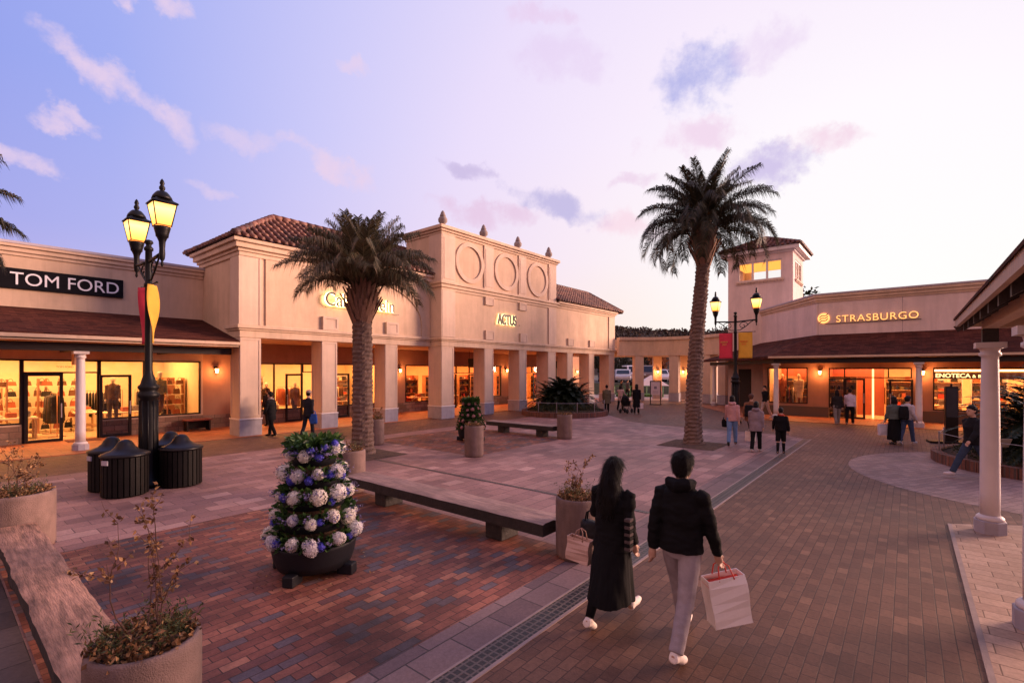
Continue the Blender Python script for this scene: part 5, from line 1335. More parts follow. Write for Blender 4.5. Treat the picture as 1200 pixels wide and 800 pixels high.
def palm(x, y, label, zt, r0, r1, lean, crown, fronds, seed, leafmat, boots=(0.9, 1.15), group='palms', hang=0.75):
    rng = random.Random(seed); root = empty('palm_tree', (x, y, 0.0), 0, label, 'palm tree', group)
    mb = MB(); n = 26; rings = int(zt/0.065)
    vs = []; fs = []
    for j in range(rings+1):
        z = zt*j/rings; f = z/zt
        r = r0+(r1-r0)*f+0.10*math.exp(-z/0.25)*r0/0.3
        cx_ = lean[0]*f*f; cy_ = lean[1]*f*f
        for i in range(n):
            a = 2*PI*i/n
            step = 0.022*(1 if (j+(i//3)*0.5) % 2 < 1 else -0.3)
            rr = r+step+0.030*mnoise.noise((math.cos(a)*2.5, math.sin(a)*2.5, z*6+seed))+0.012*rng.uniform(-1, 1)
            vs.append((cx_+rr*math.cos(a), cy_+rr*math.sin(a), z))
    for j in range(rings):
        for i in range(n): fs.append((j*n+i, j*n+(i+1) % n, (j+1)*n+(i+1) % n, (j+1)*n+i))
    mb.add(vs, fs, 0, False)
    mb.build('trunk', BARK, root, world=False)
    top = Vector((lean[0], lean[1], zt))
    q = MB(); nb = 86
    for k in range(nb):
        f = k/nb; a = k*2.39996; z = zt-0.10+boots[0]*f; rr = r1*(1.0+0.25*math.sin(PI*min(1, f*1.1)))*(1-0.35*f)
        o = Vector((math.cos(a), math.sin(a), 0)); t = Vector((-math.sin(a), math.cos(a), 0)); b = top+o*rr+Vector((0, 0, z-zt))
        l = rng.uniform(0.34, 0.62)*boots[1]; out_ = rng.uniform(0.22, 0.55); w = rng.uniform(0.055, 0.085)
        tip = b+o*l*out_+Vector((0, 0, l))
        q.add([b-t*w*1.2, b+t*w*1.2, b-o*0.10, tip-t*w*0.45, tip+t*w*0.45, tip-o*0.05-Vector((0, 0, 0.02))], [(0, 1, 4, 3), (1, 2, 5, 4), (2, 0, 3, 5), (3, 4, 5)])
    q.lathe([(r1*0.9, zt-0.12), (r1*1.0, zt+0.3), (r1*0.6, zt+boots[0]), (0.02, zt+boots[0]+0.2)], (lean[0], lean[1], 0), 14)
    q.build('leaf_bases', BOOT, root, world=False)
    c = MB()
    for i, (el, ln, dr) in enumerate(fronds):
        az = i*2.39996+rng.uniform(-0.2, 0.2)
        b = top+Vector((math.cos(az)*r1*0.5, math.sin(az)*r1*0.5, boots[0]*(0.80+0.25*max(0, el))))
        frond(c, b, az, el+rng.uniform(-0.08, 0.08), ln*rng.uniform(0.88, 1.08), dr*rng.uniform(0.85, 1.15), crown, 116, rng, hang=hang, lw=0.0080, vee=0.6)
    c.build('crown', leafmat, root, world=False)
    return root
def fr_set(n, e0, e1, l0, l1, d0, d1):
    return [(e0+(e1-e0)*(i/(n-1)), l0+(l1-l0)*(i/(n-1)), d0+(d1-d0)*(i/(n-1))) for i in range(n)]
palm(8.27, 12.48, 'stout palm with bushy crown in front of the arched shop', 3.95, 0.285, 0.265, (0.05, 0.1), 0.62, fr_set(16, 0.55, 0.85, 2.25, 2.3, 1.9, 1.6)+fr_set(44, 0.8, 1.48, 2.2, 2.15, 1.5, 0.6), 4, FROND, (0.95, 1.2))
palm(16.48, 5.6, 'tall palm with drooping dark crown in the middle of the plaza', 6.1, 0.265, 0.205, (0.28, -0.25), 0.52, fr_set(18, 0.28, 0.7, 2.35, 2.6, 2.3, 2.5)+fr_set(48, 0.65, 1.48, 2.4, 2.3, 2.3, 0.6), 8, FRONDD, (1.05, 1.2))
palm(-0.35, 14.35, 'palm standing beyond the left edge, only frond tips in view', 4.7, 0.30, 0.27, (0, 0), 0.45, fr_set(26, 0.0, 1.4, 1.55, 1.9, 1.3, 0.9), 12, FRONDD, (0.8, 1.0))

# ---------------------------------------------------------------- planted round beds
BEDB = BRICK('bed_brick', [(0, (0.13, 0.05, 0.035)), (1, (0.24, 0.10, 0.07))], 0.2, 0.07, 0.008, (0.10, 0.07, 0.06), bump=0.7, rough=0.8, stain=0.3)
HEDG = LEAF('groundcover_leaf', [(0, (0.018, 0.026, 0.010)), (0.7, (0.045, 0.055, 0.02)), (1, (0.085, 0.075, 0.03))], 0.6, 0.1)
def cycad(x, y, z, label, n, ln, seed, el0=-0.1):
    rng = random.Random(seed); root = empty('cycad', (x, y, z), 0, label, 'palm plant')
    mb = MB()
    for s, (ox, oy, k) in enumerate(((0, 0, n), (0.6, -0.4, n//2), (-0.6, 0.4, n//2), (0.35, 0.55, n//2))):
        for i in range(k):
            e = el0+1.45*(i/k); frond(mb, (ox, oy, 0.75 if s == 0 else 0.35), i*2.39996+s, e, ln*rng.uniform(0.75, 1.05), 1.3, 0.28, 46, rng, 0, 0.3, 0.014, 0.10, 0.15, 0.016)
    mb.build('crown', FRONDB, root, world=False)
    q = MB(); q.lathe([(0.20, 0), (0.22, 0.25), (0.15, 0.5)], (0, 0, 0), 14); q.build('trunk', BARK, root, world=False)
def round_bed(x, y, r, label, hlabel, seed, posts, hh=0.42):
    rng = random.Random(seed); root = empty('planting_bed', (x, y, 0), 0, label, 'planting bed'); n = 64; mb = MB()
    for i in range(n):
        a0, a1 = 2*PI*i/n, 2*PI*(i+0.93)/n
        q = [(rr*math.cos(a), rr*math.sin(a)) for rr, a in ((r-0.22, a0), (r, a0), (r, a1), (r-0.22, a1))]
        mb.prism(q, 0.005, 0.26+rng.uniform(-0.006, 0.006))
    mb.build('brick_kerb', BEDB, root, world=False)
    q = MB(); q.lathe([(r-0.22, 0.20), (r*0.5, 0.26), (0.001, 0.30)], (0, 0, 0), 40); q.build('earth', SOIL, root, world=False)
    lf = MB()
    for i in range(5200):
        a = rng.uniform(0, 2*PI); rr = (r-0.45)*math.sqrt(rng.random()); top_ = 0.26+hh*(1-(rr/(r-0.40))**6)*(0.85+0.3*mnoise.noise((rr*math.cos(a)*2, rr*math.sin(a)*2, seed)))
        c = Vector((rr*math.cos(a), rr*math.sin(a), 0.24+(top_-0.24)*(1-rng.random()**2.2)))
        leafquad(lf, c, rv(rng)+Vector((0, 0, 0.5)), rv(rng), rng.uniform(0.05, 0.10), rng.uniform(0.02, 0.045))
    h = tag(lf.build('ground_cover', HEDG, None, world=False), hlabel, 'ground cover', kind='stuff'); h.location = (x, y, 0)
    return root
round_bed(23.3, 15.2, 2.45, 'round brick-kerbed bed with big cycad near the left colonnade', 'low clipped dark ground cover in the far round bed', 3, 0)
cycad(23.6, 15.5, 0.28, 'large dark cycad bushing out of the far round bed', 96, 1.75, 5)
round_bed(18.3, -3.25, 2.75, 'round brick-kerbed bed at the right edge behind the white column', 'low dark ground cover in the right-hand round bed', 6, 0, 0.35)
cycad(18.2, -3.3, 0.28, 'large dark cycad at the right edge behind the white column', 130, 2.15, 9, 0.0)
# posts with a thin rail round each bed
def rail_fence(x, y, r, label, a0, a1, k, hgt=0.55):
    root = empty('rail_fence', (x, y, 0.0), 0, label, 'fence')
    pp = [(x+r*math.cos(a0+(a1-a0)*i/(k-1)), y+r*math.sin(a0+(a1-a0)*i/(k-1))) for i in range(k)]
    for px, py in pp: mb = MB(); mb.lathe([(0.017, 0.25), (0.017, 0.25+hgt), (0.022, 0.255+hgt), (0.001, 0.27+hgt)], (px, py, 0), 8); mb.build('post', GREYM, root)
    mb = MB(); mb.tube([(px, py, 0.22+hgt) for px, py in pp], 0.007, 5); mb.build('rail', GREYM, root)
rail_fence(23.3, 15.2, 2.30, 'thin pale post-and-rail fence around the far round bed', 2.6, 5.9, 8)
rail_fence(18.3, -3.25, 2.6, 'thin pale post-and-rail fence around the right-hand round bed', 1.2, 4.2, 7)
s = empty('plant_label', (16.6, -1.75, 0.25), 0.5, 'small tilted pale plant label on a stake in the right-hand bed', 'sign')
mb = MB(); mb.box(-0.01, 0.01, -0.01, 0.01, 0, 0.45); mb.build('stake', GREYM, s, world=False)
mb = MB(); mb.obox((-0.03, 0, 0.50), 0.006, 0.17, 0.12, Matrix.Rotation(-0.5, 3, 'Y')); mb.build('plate', M('plate_beige', (0.45, 0.36, 0.28), 0.6, bump=0), s, world=False)

# notice stand and dark pylon
s = empty('notice_stand', (34.05, 14.31, 0), ST*0.9, 'black framed notice stand in front of the arcade', 'notice stand')
mb = MB()
for y in (-0.36, 0.36): mb.box(-0.03, 0.03, y-0.03, y+0.03, 0.06, 1.75)
mb.box(-0.03, 0.03, -0.33, 0.33, 1.68, 1.75); mb.box(-0.2, 0.2, -0.42, 0.42, 0.0, 0.06); mb.build('frame', FRAME, s, world=False)
mb = MB(); mb.box(-0.015, 0.015, -0.328, 0.328, 0.72, 1.678); mb.build('panel', M('notice_paper', (0.62, 0.50, 0.52), 0.6, var=0.1, scale=5, bump=0), s, world=False)
mb = MB(); mb.box(-0.019, -0.0155, -0.10, 0.10, 1.15, 1.35)
for i in range(4): mb.box(-0.019, -0.0155, -0.2, 0.2, 0.82+i*0.06, 0.835+i*0.06)
mb.build('print', M('notice_print', (0.2, 0.16, 0.2), 0.6, bump=0), s, world=False)
s = empty('sign_pylon', (22.4, -1.15, 0), 0.2, 'slim black upright pylon on a flat base before the right-hand window', 'pylon')
mb = MB(); mb.box(-0.09, 0.09, -0.17, 0.17, 0.08, 1.95); mb.build('column', FRAME, s, world=False, bevel=0.01)
mb = MB(); mb.box(-0.28, 0.28, -0.62, 0.62, 0.0, 0.078); mb.build('base', FRAME, s, world=False, bevel=0.01)
mb = MB(); mb.box(-0.095, -0.0905, -0.15, 0.15, 0.9, 1.9); mb.build('panel', M('pylon_panel', (0.05, 0.045, 0.05), 0.2, bump=0), s, world=False)
mb = MB(); mb.lathe([(0.03, 1.951), (0.03, 2.02), (0.01, 2.05)], (0, 0, 0), 8); mb.build('cap', FRAME, s, world=False)
# fallen leaves on the paving near the pots and the stout palm
rng = random.Random(77); 
for nm, (cx_, cy_), k, sp, lb in (('leaf_litter', (3.1, 5.7), 130, 0.75, 'scattered fallen leaves on the brick around the hydrangea tower'), ('leaf_litter', (8.3, 12.2), 110, 1.0, 'scattered fallen leaves on the soil under the stout palm'), ('leaf_litter', (1.2, 3.6), 60, 0.8, 'scattered fallen leaves by the nearest planter')):
    mb = MB()
    for i in range(k):
        a = rng.uniform(0, 2*PI); rr = sp*math.sqrt(rng.random()); leafquad(mb, Vector((cx_+rr*math.cos(a), cy_+rr*math.sin(a), 0.016+0.05*(sp >= 1.0)*max(0, 1-rr/0.85)+rng.uniform(0, 0.008))), Vector((rng.uniform(-1, 1), rng.uniform(-1, 1), rng.uniform(-0.1, 0.2))), Vector((0, 0, 1)), rng.uniform(0.025, 0.055), rng.uniform(0.015, 0.03))
    tag(mb.build(nm, DRYL), lb, 'leaf litter', kind='stuff')
# ---------------------------------------------------------------- beyond the arcade
def leaf_crown(mb, c, rad, n, rng, size, m=0, clumps=16):
    cl = [(Vector(c)+Vector((v.x*rad[0], v.y*rad[1], v.z*rad[2]))*rng.uniform(0.35, 0.85), rng.uniform(0.28, 0.5)) for v in [rv(rng) for _ in range(clumps)]]
    for i in range(n):
        o, k = rng.choice(cl); v = rv(rng)*(rng.random()**0.4)
        p = o+Vector((v.x*rad[0]*k, v.y*rad[1]*k, v.z*rad[2]*k))
        leafquad(mb, p, rv(rng), rv(rng), size*rng.uniform(0.6, 1.3), size*rng.uniform(0.4, 0.8), m)
TG1 = LEAF('tree_leaf_dark', [(0, (0.010, 0.014, 0.007)), (0.7, (0.028, 0.032, 0.014)), (1, (0.055, 0.05, 0.02))], 0.6, 0.1)
TG2 = LEAF('tree_leaf_autumn', [(0, (0.16, 0.05, 0.02)), (0.6, (0.32, 0.10, 0.03)), (1, (0.45, 0.18, 0.06))], 0.6, 0.15)
def tree(u, Y, h, w, mat, label, seed, z0=0.0, n=1500, dz=None):
    rng = random.Random(seed); x, y = at(u, Y); root = empty('tree', (x, y, z0), 0, label, 'tree', 'trees beyond the arcade')
    mb = MB(); mb.tube([(0, 0, 0), (0.05, 0, h*0.3), (0.0, 0.1, h*0.6)], [h*0.03, h*0.022, h*0.012], 8)
    for i in range(5):
        a = i*1.26; mb.tube([(0.03, 0, h*(0.28+0.05*i)), (w*0.3*math.cos(a), w*0.3*math.sin(a), h*(0.5+0.06*i))], [h*0.012, h*0.004], 5)
    mb.build('trunk', TWIG, root, world=False)
    c = MB(); leaf_crown(c, (0, 0, h*0.62), (w/2, w/2, h*0.40), n, rng, max(0.28, h*0.05)); c.build('crown', mat, root, world=False)
for a in ((716, 62, 6.2, 6, TG1, 'dark leafy tree beyond the arcade, seen left of the parked vans', 1), (742, 66, 6.0, 6, TG1, 'dark leafy tree beyond the arcade above the white van', 2), (757, 64, 6.4, 6, TG1, 'dark leafy tree behind the brown van', 3),
          (771, 60, 6.6, 2.8, TG2, 'orange autumn tree beyond the arcade', 4), (792, 62, 6.6, 6.5, TG1, 'dark leafy tree beyond the arcade left of the tall palm trunk', 5), (832, 60, 6.4, 6, TG1, 'dark leafy tree behind the white truck', 6), (862, 62, 6.2, 6, TG1, 'dark leafy tree half hidden behind the far lamp post', 7), (690, 64, 6.2, 6, TG1, 'dark leafy tree glimpsed through the end of the left colonnade', 8)):
    tree(*a)
tree(948, 66, 13.0, 9, TG1, 'dark tree top showing over the mauve shop roof beside the tower', 11)
# raised car park
TAR = M('asphalt', (0.055, 0.05, 0.052), 0.85, var=0.2, scale=3, bump=0.3, bscale=60)
PAVEB = M('pale_paving', (0.36, 0.27, 0.24), 0.7, var=0.12, scale=2, bump=0.2)
A = [at(560, 52), at(1000, 52), at(1000, 90), at(560, 90)]
sheet('car_park_road', A, 1.18, TAR)
A = [at(560, 52), at(1000, 52), at(1000, 50), at(560, 50)]
mb = MB(); p = [at(560, 50.5), at(560, 52), at(1000, 52), at(1000, 50.5)]
mb.add([(*p[0], -0.01), (*p[1], 1.178), (*p[2], 1.178), (*p[3], -0.01)], [(0, 1, 2, 3)]); tag(mb.build('grass_bank', M('bank_turf', (0.04, 0.045, 0.02), 0.9, var=0.4, scale=3, bump=0.6)), kind='structure')
sheet('forecourt_pavement', [at(650, 40.5), at(900, 40.5), at(900, 50.4), at(650, 50.4)], 0.012, PAVEB)
LAWN = M('bright_turf', (0.06, 0.16, 0.03), 0.9, var=0.3, scale=6, bump=0.5)
a, b = at(722, 47), at(777, 46)
mb = MB(); along(mb, a, b, 1.6, 0.013, 0.24); tag(mb.build('lawn', LAWN), kind='structure')
fe = empty('fence', (*at(750, 46), 0), 0, 'low green rail fence behind the notice stand, beyond the arcade', 'fence')
GRNP = M('green_paint', (0.07, 0.24, 0.08), 0.5, bump=0.05)
a, b = Vector(at(714, 46.2)), Vector(at(777, 45.2))
mb = MB(); along(mb, a, b, 0.05, 1.0, 1.06); along(mb, a, b, 0.05, 0.3, 0.35); mb.build('rail', GRNP, fe)
for i in range(11):
    p = a.lerp(b, i/10); mb = MB(); mb.box(p.x-0.025, p.x+0.025, p.y-0.025, p.y+0.025, 0.01, 0.998); mb.build('post', GRNP, fe)
tn = empty('tent', (*at(763, 49), 0), 0.6, 'white peaked tent beyond the green fence', 'tent')
mb = MB(); TW_ = M('tent_fabric', (0.75, 0.62, 0.55), 0.8, var=0.05, bump=0.05)
mb.add([(-1.5, -1.5, 1.0), (1.5, -1.5, 1.0), (1.5, 1.5, 1.0), (-1.5, 1.5, 1.0), (0, 0, 2.05)], [(0, 1, 4), (1, 2, 4), (2, 3, 4), (3, 0, 4)]); mb.build('canopy_cloth', TW_, tn, world=False)
for sx in (-1.45, 1.45):
    for sy in (-1.45, 1.45): q = MB(); q.box(sx-0.03, sx+0.03, sy-0.03, sy+0.03, 0, 1.0); q.build('leg', GREYM, tn, world=False)
# parked cars
def car_mats(c): return M('car_paint', c, 0.3, var=0.03, bump=0, metal=0.1)
CGL = M('car_glass', (0.015, 0.017, 0.022), 0.08, bump=0)
TYRE = M('tyre', (0.012, 0.012, 0.012), 0.8, bump=0.05)
HLT = M('headlight_lens', (0.6, 0.6, 0.6), 0.15, bump=0); TLT = M('tail_light_lens', (0.35, 0.01, 0.01), 0.2, bump=0)
def car(u, Y, z, rz, paint, van, label):
    x, y = at(u, Y); root = empty('parked_car', (x, y, z), rz, label, 'van' if van else 'car', 'cars parked beyond the arcade')
    if van: prof = [(-2.1, 0.28), (2.15, 0.28), (2.2, 0.75), (2.1, 0.98), (1.55, 1.12), (1.05, 1.82), (0.8, 1.92), (-2.0, 1.93), (-2.15, 1.7)]; wn = [(1.42, 1.15), (0.98, 1.74), (-1.95, 1.76), (-2.05, 1.15)]
    else: prof = [(-2.1, 0.26), (2.1, 0.26), (2.15, 0.6), (1.95, 0.78), (1.0, 0.92), (0.35, 1.38), (0.0, 1.47), (-1.2, 1.45), (-1.75, 1.05), (-2.1, 0.92)]; wn = [(0.9, 0.95), (0.3, 1.33), (-1.15, 1.36), (-1.6, 1.02)]
    fr = lambda a, b, c: (a, c, b)
    mb = MB(); mb.prism(prof, -0.84, 0.84, 0, frame=fr); mb.build('body', paint, root, world=False, bevel=0.09)
    for s in (-1, 1):
        q = MB(); q.prism(wn, s*0.835-0.02, s*0.835+0.02, 0, frame=fr); q.build('side_window', CGL, root, world=False)
        for xx in (1.35, -1.35):
            q = MB(); q.lathe([(0.20, -0.1), (0.32, -0.1), (0.32, 0.1), (0.20, 0.1)], (0, 0, 0), 18); q.v = [(xx+a, s*0.78+c, 0.32+b) for a, b, c in q.v]; wq = q.build('wheel', TYRE, root, world=False)
            q = MB(); q.lathe([(0.02, -0.112), (0.19, -0.105), (0.19, 0.105), (0.02, 0.112)], (0, 0, 0), 14); q.v = [(xx+a, s*0.78+c, 0.32+b) for a, b, c in q.v]; q.build('rim', GREYM, wq, world=False)
        q = MB(); q.obox((2.13 if not van else 2.17, s*0.6, 0.62 if not van else 0.85), 0.05, 0.16, 0.07, Matrix.Identity(3)); q.build('headlight', HLT, root, world=False)
        q = MB(); q.obox((-2.12, s*0.7, 0.8 if not van else 1.1), 0.04, 0.1, 0.12, Matrix.Identity(3)); q.build('tail_light', TLT, root, world=False)
    f = [p for p in prof]
    a, b = (((1.55, 1.14), (1.06, 1.80)) if van else ((0.96, 0.95), (0.40, 1.36)))
    q = MB(); q.quad((a[0]+0.03, -0.72, a[1]), (a[0]+0.03, 0.72, a[1]), (b[0]+0.05, 0.66, b[1]), (b[0]+0.05, -0.66, b[1])); q.build('windscreen', CGL, root, world=False)
    a, b = (((-2.15, 1.2), (-2.1, 1.75)) if van else ((-2.02, 0.98), (-1.5, 1.32)))
    q = MB(); q.quad((a[0]-0.05, 0.7, a[1]), (a[0]-0.05, -0.7, a[1]), (b[0]-0.06, -0.66, b[1]), (b[0]-0.06, 0.66, b[1])); q.build('rear_window', CGL, root, world=False)
PW, PS, PB, PD = car_mats((0.72, 0.68, 0.68)), car_mats((0.42, 0.40, 0.43)), car_mats((0.16, 0.09, 0.07)), car_mats((0.05, 0.045, 0.05))
for a in ((730, 55, 1.18, 3.6, PS, False, 'silver car beyond the arcade at the left end of the car park row'), (741, 57, 1.18, 3.8, PW, True, 'white van in the car park row beyond the arcade'), (756, 57, 1.18, 3.8, PB, True, 'brown van in the car park row beyond the arcade'),
          (773, 57, 1.18, 3.8, PW, False, 'small white car between two arcade pillars, right of the brown van'), (792, 57, 1.18, 3.8, PS, False, 'pale car between two arcade pillars left of the tall palm trunk'), (834, 56, 1.18, 3.7, PW, True, 'white van right of the tall palm trunk, on the upper level'), (712, 57, 1.18, 3.8, PD, False, 'dark car glimpsed past the end of the left colonnade'),
          (838, 47, 0.0, 2.3, PS, False, 'silver car on the lower level right of the tall palm trunk'), (862, 57, 1.18, 3.8, PW, False, 'white car behind the far lamp post'), (888, 60, 1.18, 3.8, PW, True, 'white van glimpsed between the tower wall and the far shop')):
    car(*a)
# wooded hill on the skyline
rng = random.Random(5); mb = MB(); nx, ny = 120, 8; vs = []
for j in range(ny+1):
    for i in range(nx+1):
        u = -500+2600*i/nx; Y = 260+90*j/ny; x, y = at(u, Y)
        t = j/ny
        prof_ = 29+6.0*mnoise.noise((u*0.0035, 1.3, 0))+4.0*mnoise.noise((u*0.012, 4.0, 0))+2.0*mnoise.noise((u*0.05, 9.0, 0))
        vs.append((x, y, -3+(prof_+3)*min(1, t*1.25)**0.6+1.5*mnoise.noise((u*0.09, t*9, 2))))
mb.add(vs, [(j*(nx+1)+i, j*(nx+1)+i+1, (j+1)*(nx+1)+i+1, (j+1)*(nx+1)+i) for j in range(ny) for i in range(nx)], 0, True)
tag(mb.build('hill', M('hill_turf', (0.05, 0.04, 0.03), 0.95, var=0.35, scale=0.06, bump=0.8, bscale=0.4)), kind='structure')
mb = MB()
for i in range(9000):
    u = rng.uniform(640, 1000); Y = rng.uniform(300, 352); x, y = at(u, Y)
    prof_ = 29+6.0*mnoise.noise((u*0.0035, 1.3, 0))+4.0*mnoise.noise((u*0.012, 4.0, 0))+2.0*mnoise.noise((u*0.05, 9.0, 0))
    t = (Y-260)/90; z = -3+(prof_+3)*min(1, t*1.25)**0.6
    hh = 3.0*max(0.1, mnoise.noise((u*0.11, Y*0.05, 7))+0.55)
    leafquad(mb, Vector((x, y, z+rng.uniform(-0.5, hh))), rv(rng), rv(rng), rng.uniform(1.2, 2.6), rng.uniform(0.8, 1.7))
tag(mb.build('far_woods', LEAF('far_wood_leaf', [(0, (0.030, 0.022, 0.018)), (0.7, (0.06, 0.042, 0.03)), (1, (0.10, 0.06, 0.04))], 0.8, 0.1)), 'dusky wooded hilltop on the skyline beyond the arcade', 'woods', kind='stuff')
# ---------------------------------------------------------------- people
def fuse(mb, name, mat, parent, vox, smooth=3, fold=0.0, fscale=(9, 9, 4), seed=0):
    me = bpy.data.meshes.new('tmp'); me.from_pydata([tuple(v) for v in mb.v], [], mb.f)
    t = bpy.data.objects.new('tmp', me)
    r = t.modifiers.new('r', 'REMESH'); r.mode = 'VOXEL'; r.voxel_size = vox
    s = t.modifiers.new('s', 'SMOOTH'); s.factor = 0.5; s.iterations = smooth
    m2 = evaluated_mesh(t); bpy.data.meshes.remove(me)
    if fold:
        pts = [v.co.copy() for v in m2.vertices]; nrm = [v.normal.copy() for v in m2.vertices]; flat = []
        for p, nv in zip(pts, nrm):
            n = mnoise.noise((p.x*fscale[0]+seed, p.y*fscale[1], p.z*fscale[2]))+0.5*mnoise.noise((p.x*fscale[0]*2.3, p.y*fscale[1]*2.3+seed, p.z*fscale[2]*2.8))
            flat.extend(p+nv*n*fold)
        m2.vertices.foreach_set('co', flat)
    m2.name = name; m2.materials.clear(); m2.materials.append(mat)
    m2.polygons.foreach_set('use_smooth', [True]*len(m2.polygons)); m2.update()
    o = bpy.data.objects.new(name, m2); COL.objects.link(o); o.parent = parent
    return o
SKIN = M('skin', (0.48, 0.27, 0.19), 0.55, var=0.08, scale=12, bump=0.05)
_cm = {}
def CL(c, rough=0.85):
    k = tuple(c)
    if k not in _cm: _cm[k] = M('garment_cloth', c, rough, var=0.14, scale=9, bump=0.25, bscale=160, spec=0.15)
    return _cm[k]
HAIRM = M('dark_hair', (0.009, 0.006, 0.005), 0.55, var=0.4, scale=30, bump=0.5, bscale=120, stretch=(6, 6, 1), spec=0.2)
EYEM = M('eye_dark', (0.02, 0.015, 0.012), 0.2, bump=0)
BLACK = (0.0065, 0.006, 0.007); OFFW = (0.60, 0.54, 0.50)
def strands(o, ln, mat, seed):
    """loose locks lying over a head of hair"""
    rng = random.Random(seed); me = o.data; mb = MB()
    mb.add([v.co.copy() for v in me.vertices], [tuple(p.vertices) for p in me.polygons], 0, True)
    idx = [rng.randrange(len(me.vertices)) for _ in range(2600)]
    for i in idx:
        v = me.vertices[i]; p = v.co+v.normal*0.001; n = v.normal.copy()
        d = (Vector((0, 0, -1))-n*Vector((0, 0, -1)).dot(n))
        if d.length < 0.2: d = Vector((rng.uniform(-1, 1), -1, 0))
        d = (d.normalized()+rv(rng)*0.28).normalized(); w = d.cross(n).normalized()*0.0022; l = ln*rng.uniform(0.5, 1.2)
        a = p+d*l*0.5+n*rng.uniform(0.003, 0.010); b = p+d*l+n*rng.uniform(0.0, 0.012)
        mb.add([p-w, p+w, a+w, a-w, b], [(0, 1, 2, 3), (3, 2, 4)], 0)
    t = mb.build('tmp_hair', mat, None); o.data = t.data; bpy.data.objects.remove(t)
def person(x, y, rz, h, label, top, bottom, shoe, z=0.0, stride=24, lead=1, vox=0.017, toplen=0.80, puff=1.0, skirt=None, coat=None, hair='short', hat=None, hood=False, arms=None, lean=2.0, scarf=None, shorts=False, haircol=None, knee_back=14, toe=22):
    s = h/1.75; root = empty('person', (x, y, z), rz, label, 'person')
    R1 = math.radians
    Jd = {}
    def leg(side, th, kn, pt):
        hp = Vector((side*0.088, 0, 0.92)); t = R1(th); f = R1(th-kn)
        k = hp+0.43*Vector((0, math.sin(t), -math.cos(t))); a = k+0.41*Vector((0, math.sin(f), -math.cos(f)))
        rot = Matrix.Rotation(R1(-pt), 3, 'X')
        heel = a+rot@Vector((0, -0.055, -0.045)); ball = a+rot@Vector((side*0.01, 0.11, -0.052)); toe_ = a+rot@Vector((side*0.012, 0.185, -0.056))
        return [hp, k, a, heel, ball, toe_]
    lf, lb = lead, -lead
    legs = {lf: leg(lf, stride, 4 if stride > 8 else 2, -8 if stride > 14 else 0), lb: leg(lb, -stride*0.75, knee_back if stride > 8 else 2, toe if stride > 14 else 0)}
    low = min(min(legs[k][3].z-0.032, legs[k][5].z-0.025) for k in legs); dz = -low
    for k in legs: legs[k] = [p+Vector((0, 0, dz)) for p in legs[k]]
    tl = math.tan(R1(lean)); pz = 0.92+dz
    def T(px, py, pz_): return Vector((px, py+(pz_-0.92)*tl, pz_+dz))
    arms = arms or {}
    A = {}
    for side in (-1, 1):
        sw, ab, el, tw = arms.get(side, ((-stride*0.8 if side == lead else stride*0.8), 7, 16, 0))
        sh = T(side*0.170, 0, 1.395); a = R1(sw); b = R1(ab)
        d1 = Vector((side*math.sin(b), math.sin(a)*math.cos(b), -math.cos(a)*math.cos(b)))
        e = sh+d1*0.285; a2 = R1(sw+el); b2 = R1(ab*0.4-tw)
        d2 = Vector((side*math.sin(b2), math.sin(a2)*math.cos(b2), -math.cos(a2)*math.cos(b2))); w = e+d2*0.25
        A[side] = (sh, e, w, d2)
    # body
    mb = MB()
    for k in legs:
        hp, kn, an, he, ba, to = legs[k]
        mb.tube([hp+Vector((0, 0, 0.05)), hp.lerp(kn, 0.35), kn, kn.lerp(an, 0.3), an], [0.083, 0.076, 0.054, 0.053, 0.036], 12)
        mb.tube([he, he.lerp(ba, 0.5)+Vector((0, 0, 0.02)), ba, to], [0.031, 0.036, 0.033, 0.022], 10)
        mb.tube([an, he.lerp(an, 0.3)], [0.036, 0.032], 8)
    mb.loft([(T(0, 0, 0.86), 0.12, 0.085), (T(0, -0.01, 0.94), 0.15, 0.105), (T(0, 0, 1.08), 0.128, 0.09), (T(0, 0.01, 1.26), 0.152, 0.105), (T(0, 0, 1.38), 0.165, 0.088), (T(0, -0.005, 1.435), 0.11, 0.07), (T(0, 0, 1.46), 0.06, 0.055)], 20)
    hc = T(0, 0.025, 1.632)
    mb.tube([T(0, -0.01, 1.42), T(0, 0.005, 1.56)], [0.056, 0.052], 12)
    mb.loft([(hc+Vector((0, 0.035, -0.122)), 0.022, 0.024), (hc+Vector((0, 0.03, -0.105)), 0.045, 0.055), (hc+Vector((0, 0.016, -0.06)), 0.062, 0.083), (hc+Vector((0, 0.004, 0)), 0.073, 0.095), (hc+Vector((0, -0.004, 0.05)), 0.073, 0.094), (hc+Vector((0, -0.006, 0.09)), 0.056, 0.072), (hc+Vector((0, -0.006, 0.115)), 0.02, 0.03)], 18)
    mb.tube([hc+Vector((0, 0.094, 0.012)), hc+Vector((0, 0.112, -0.028)), hc+Vector((0, 0.098, -0.036))], [0.009, 0.014, 0.012], 8)   # nose
    mb.tube([hc+Vector((-0.02, 0.087, -0.068)), hc+Vector((0, 0.095, -0.068)), hc+Vector((0.02, 0.087, -0.068))], [0.006, 0.009, 0.006], 6)  # mouth
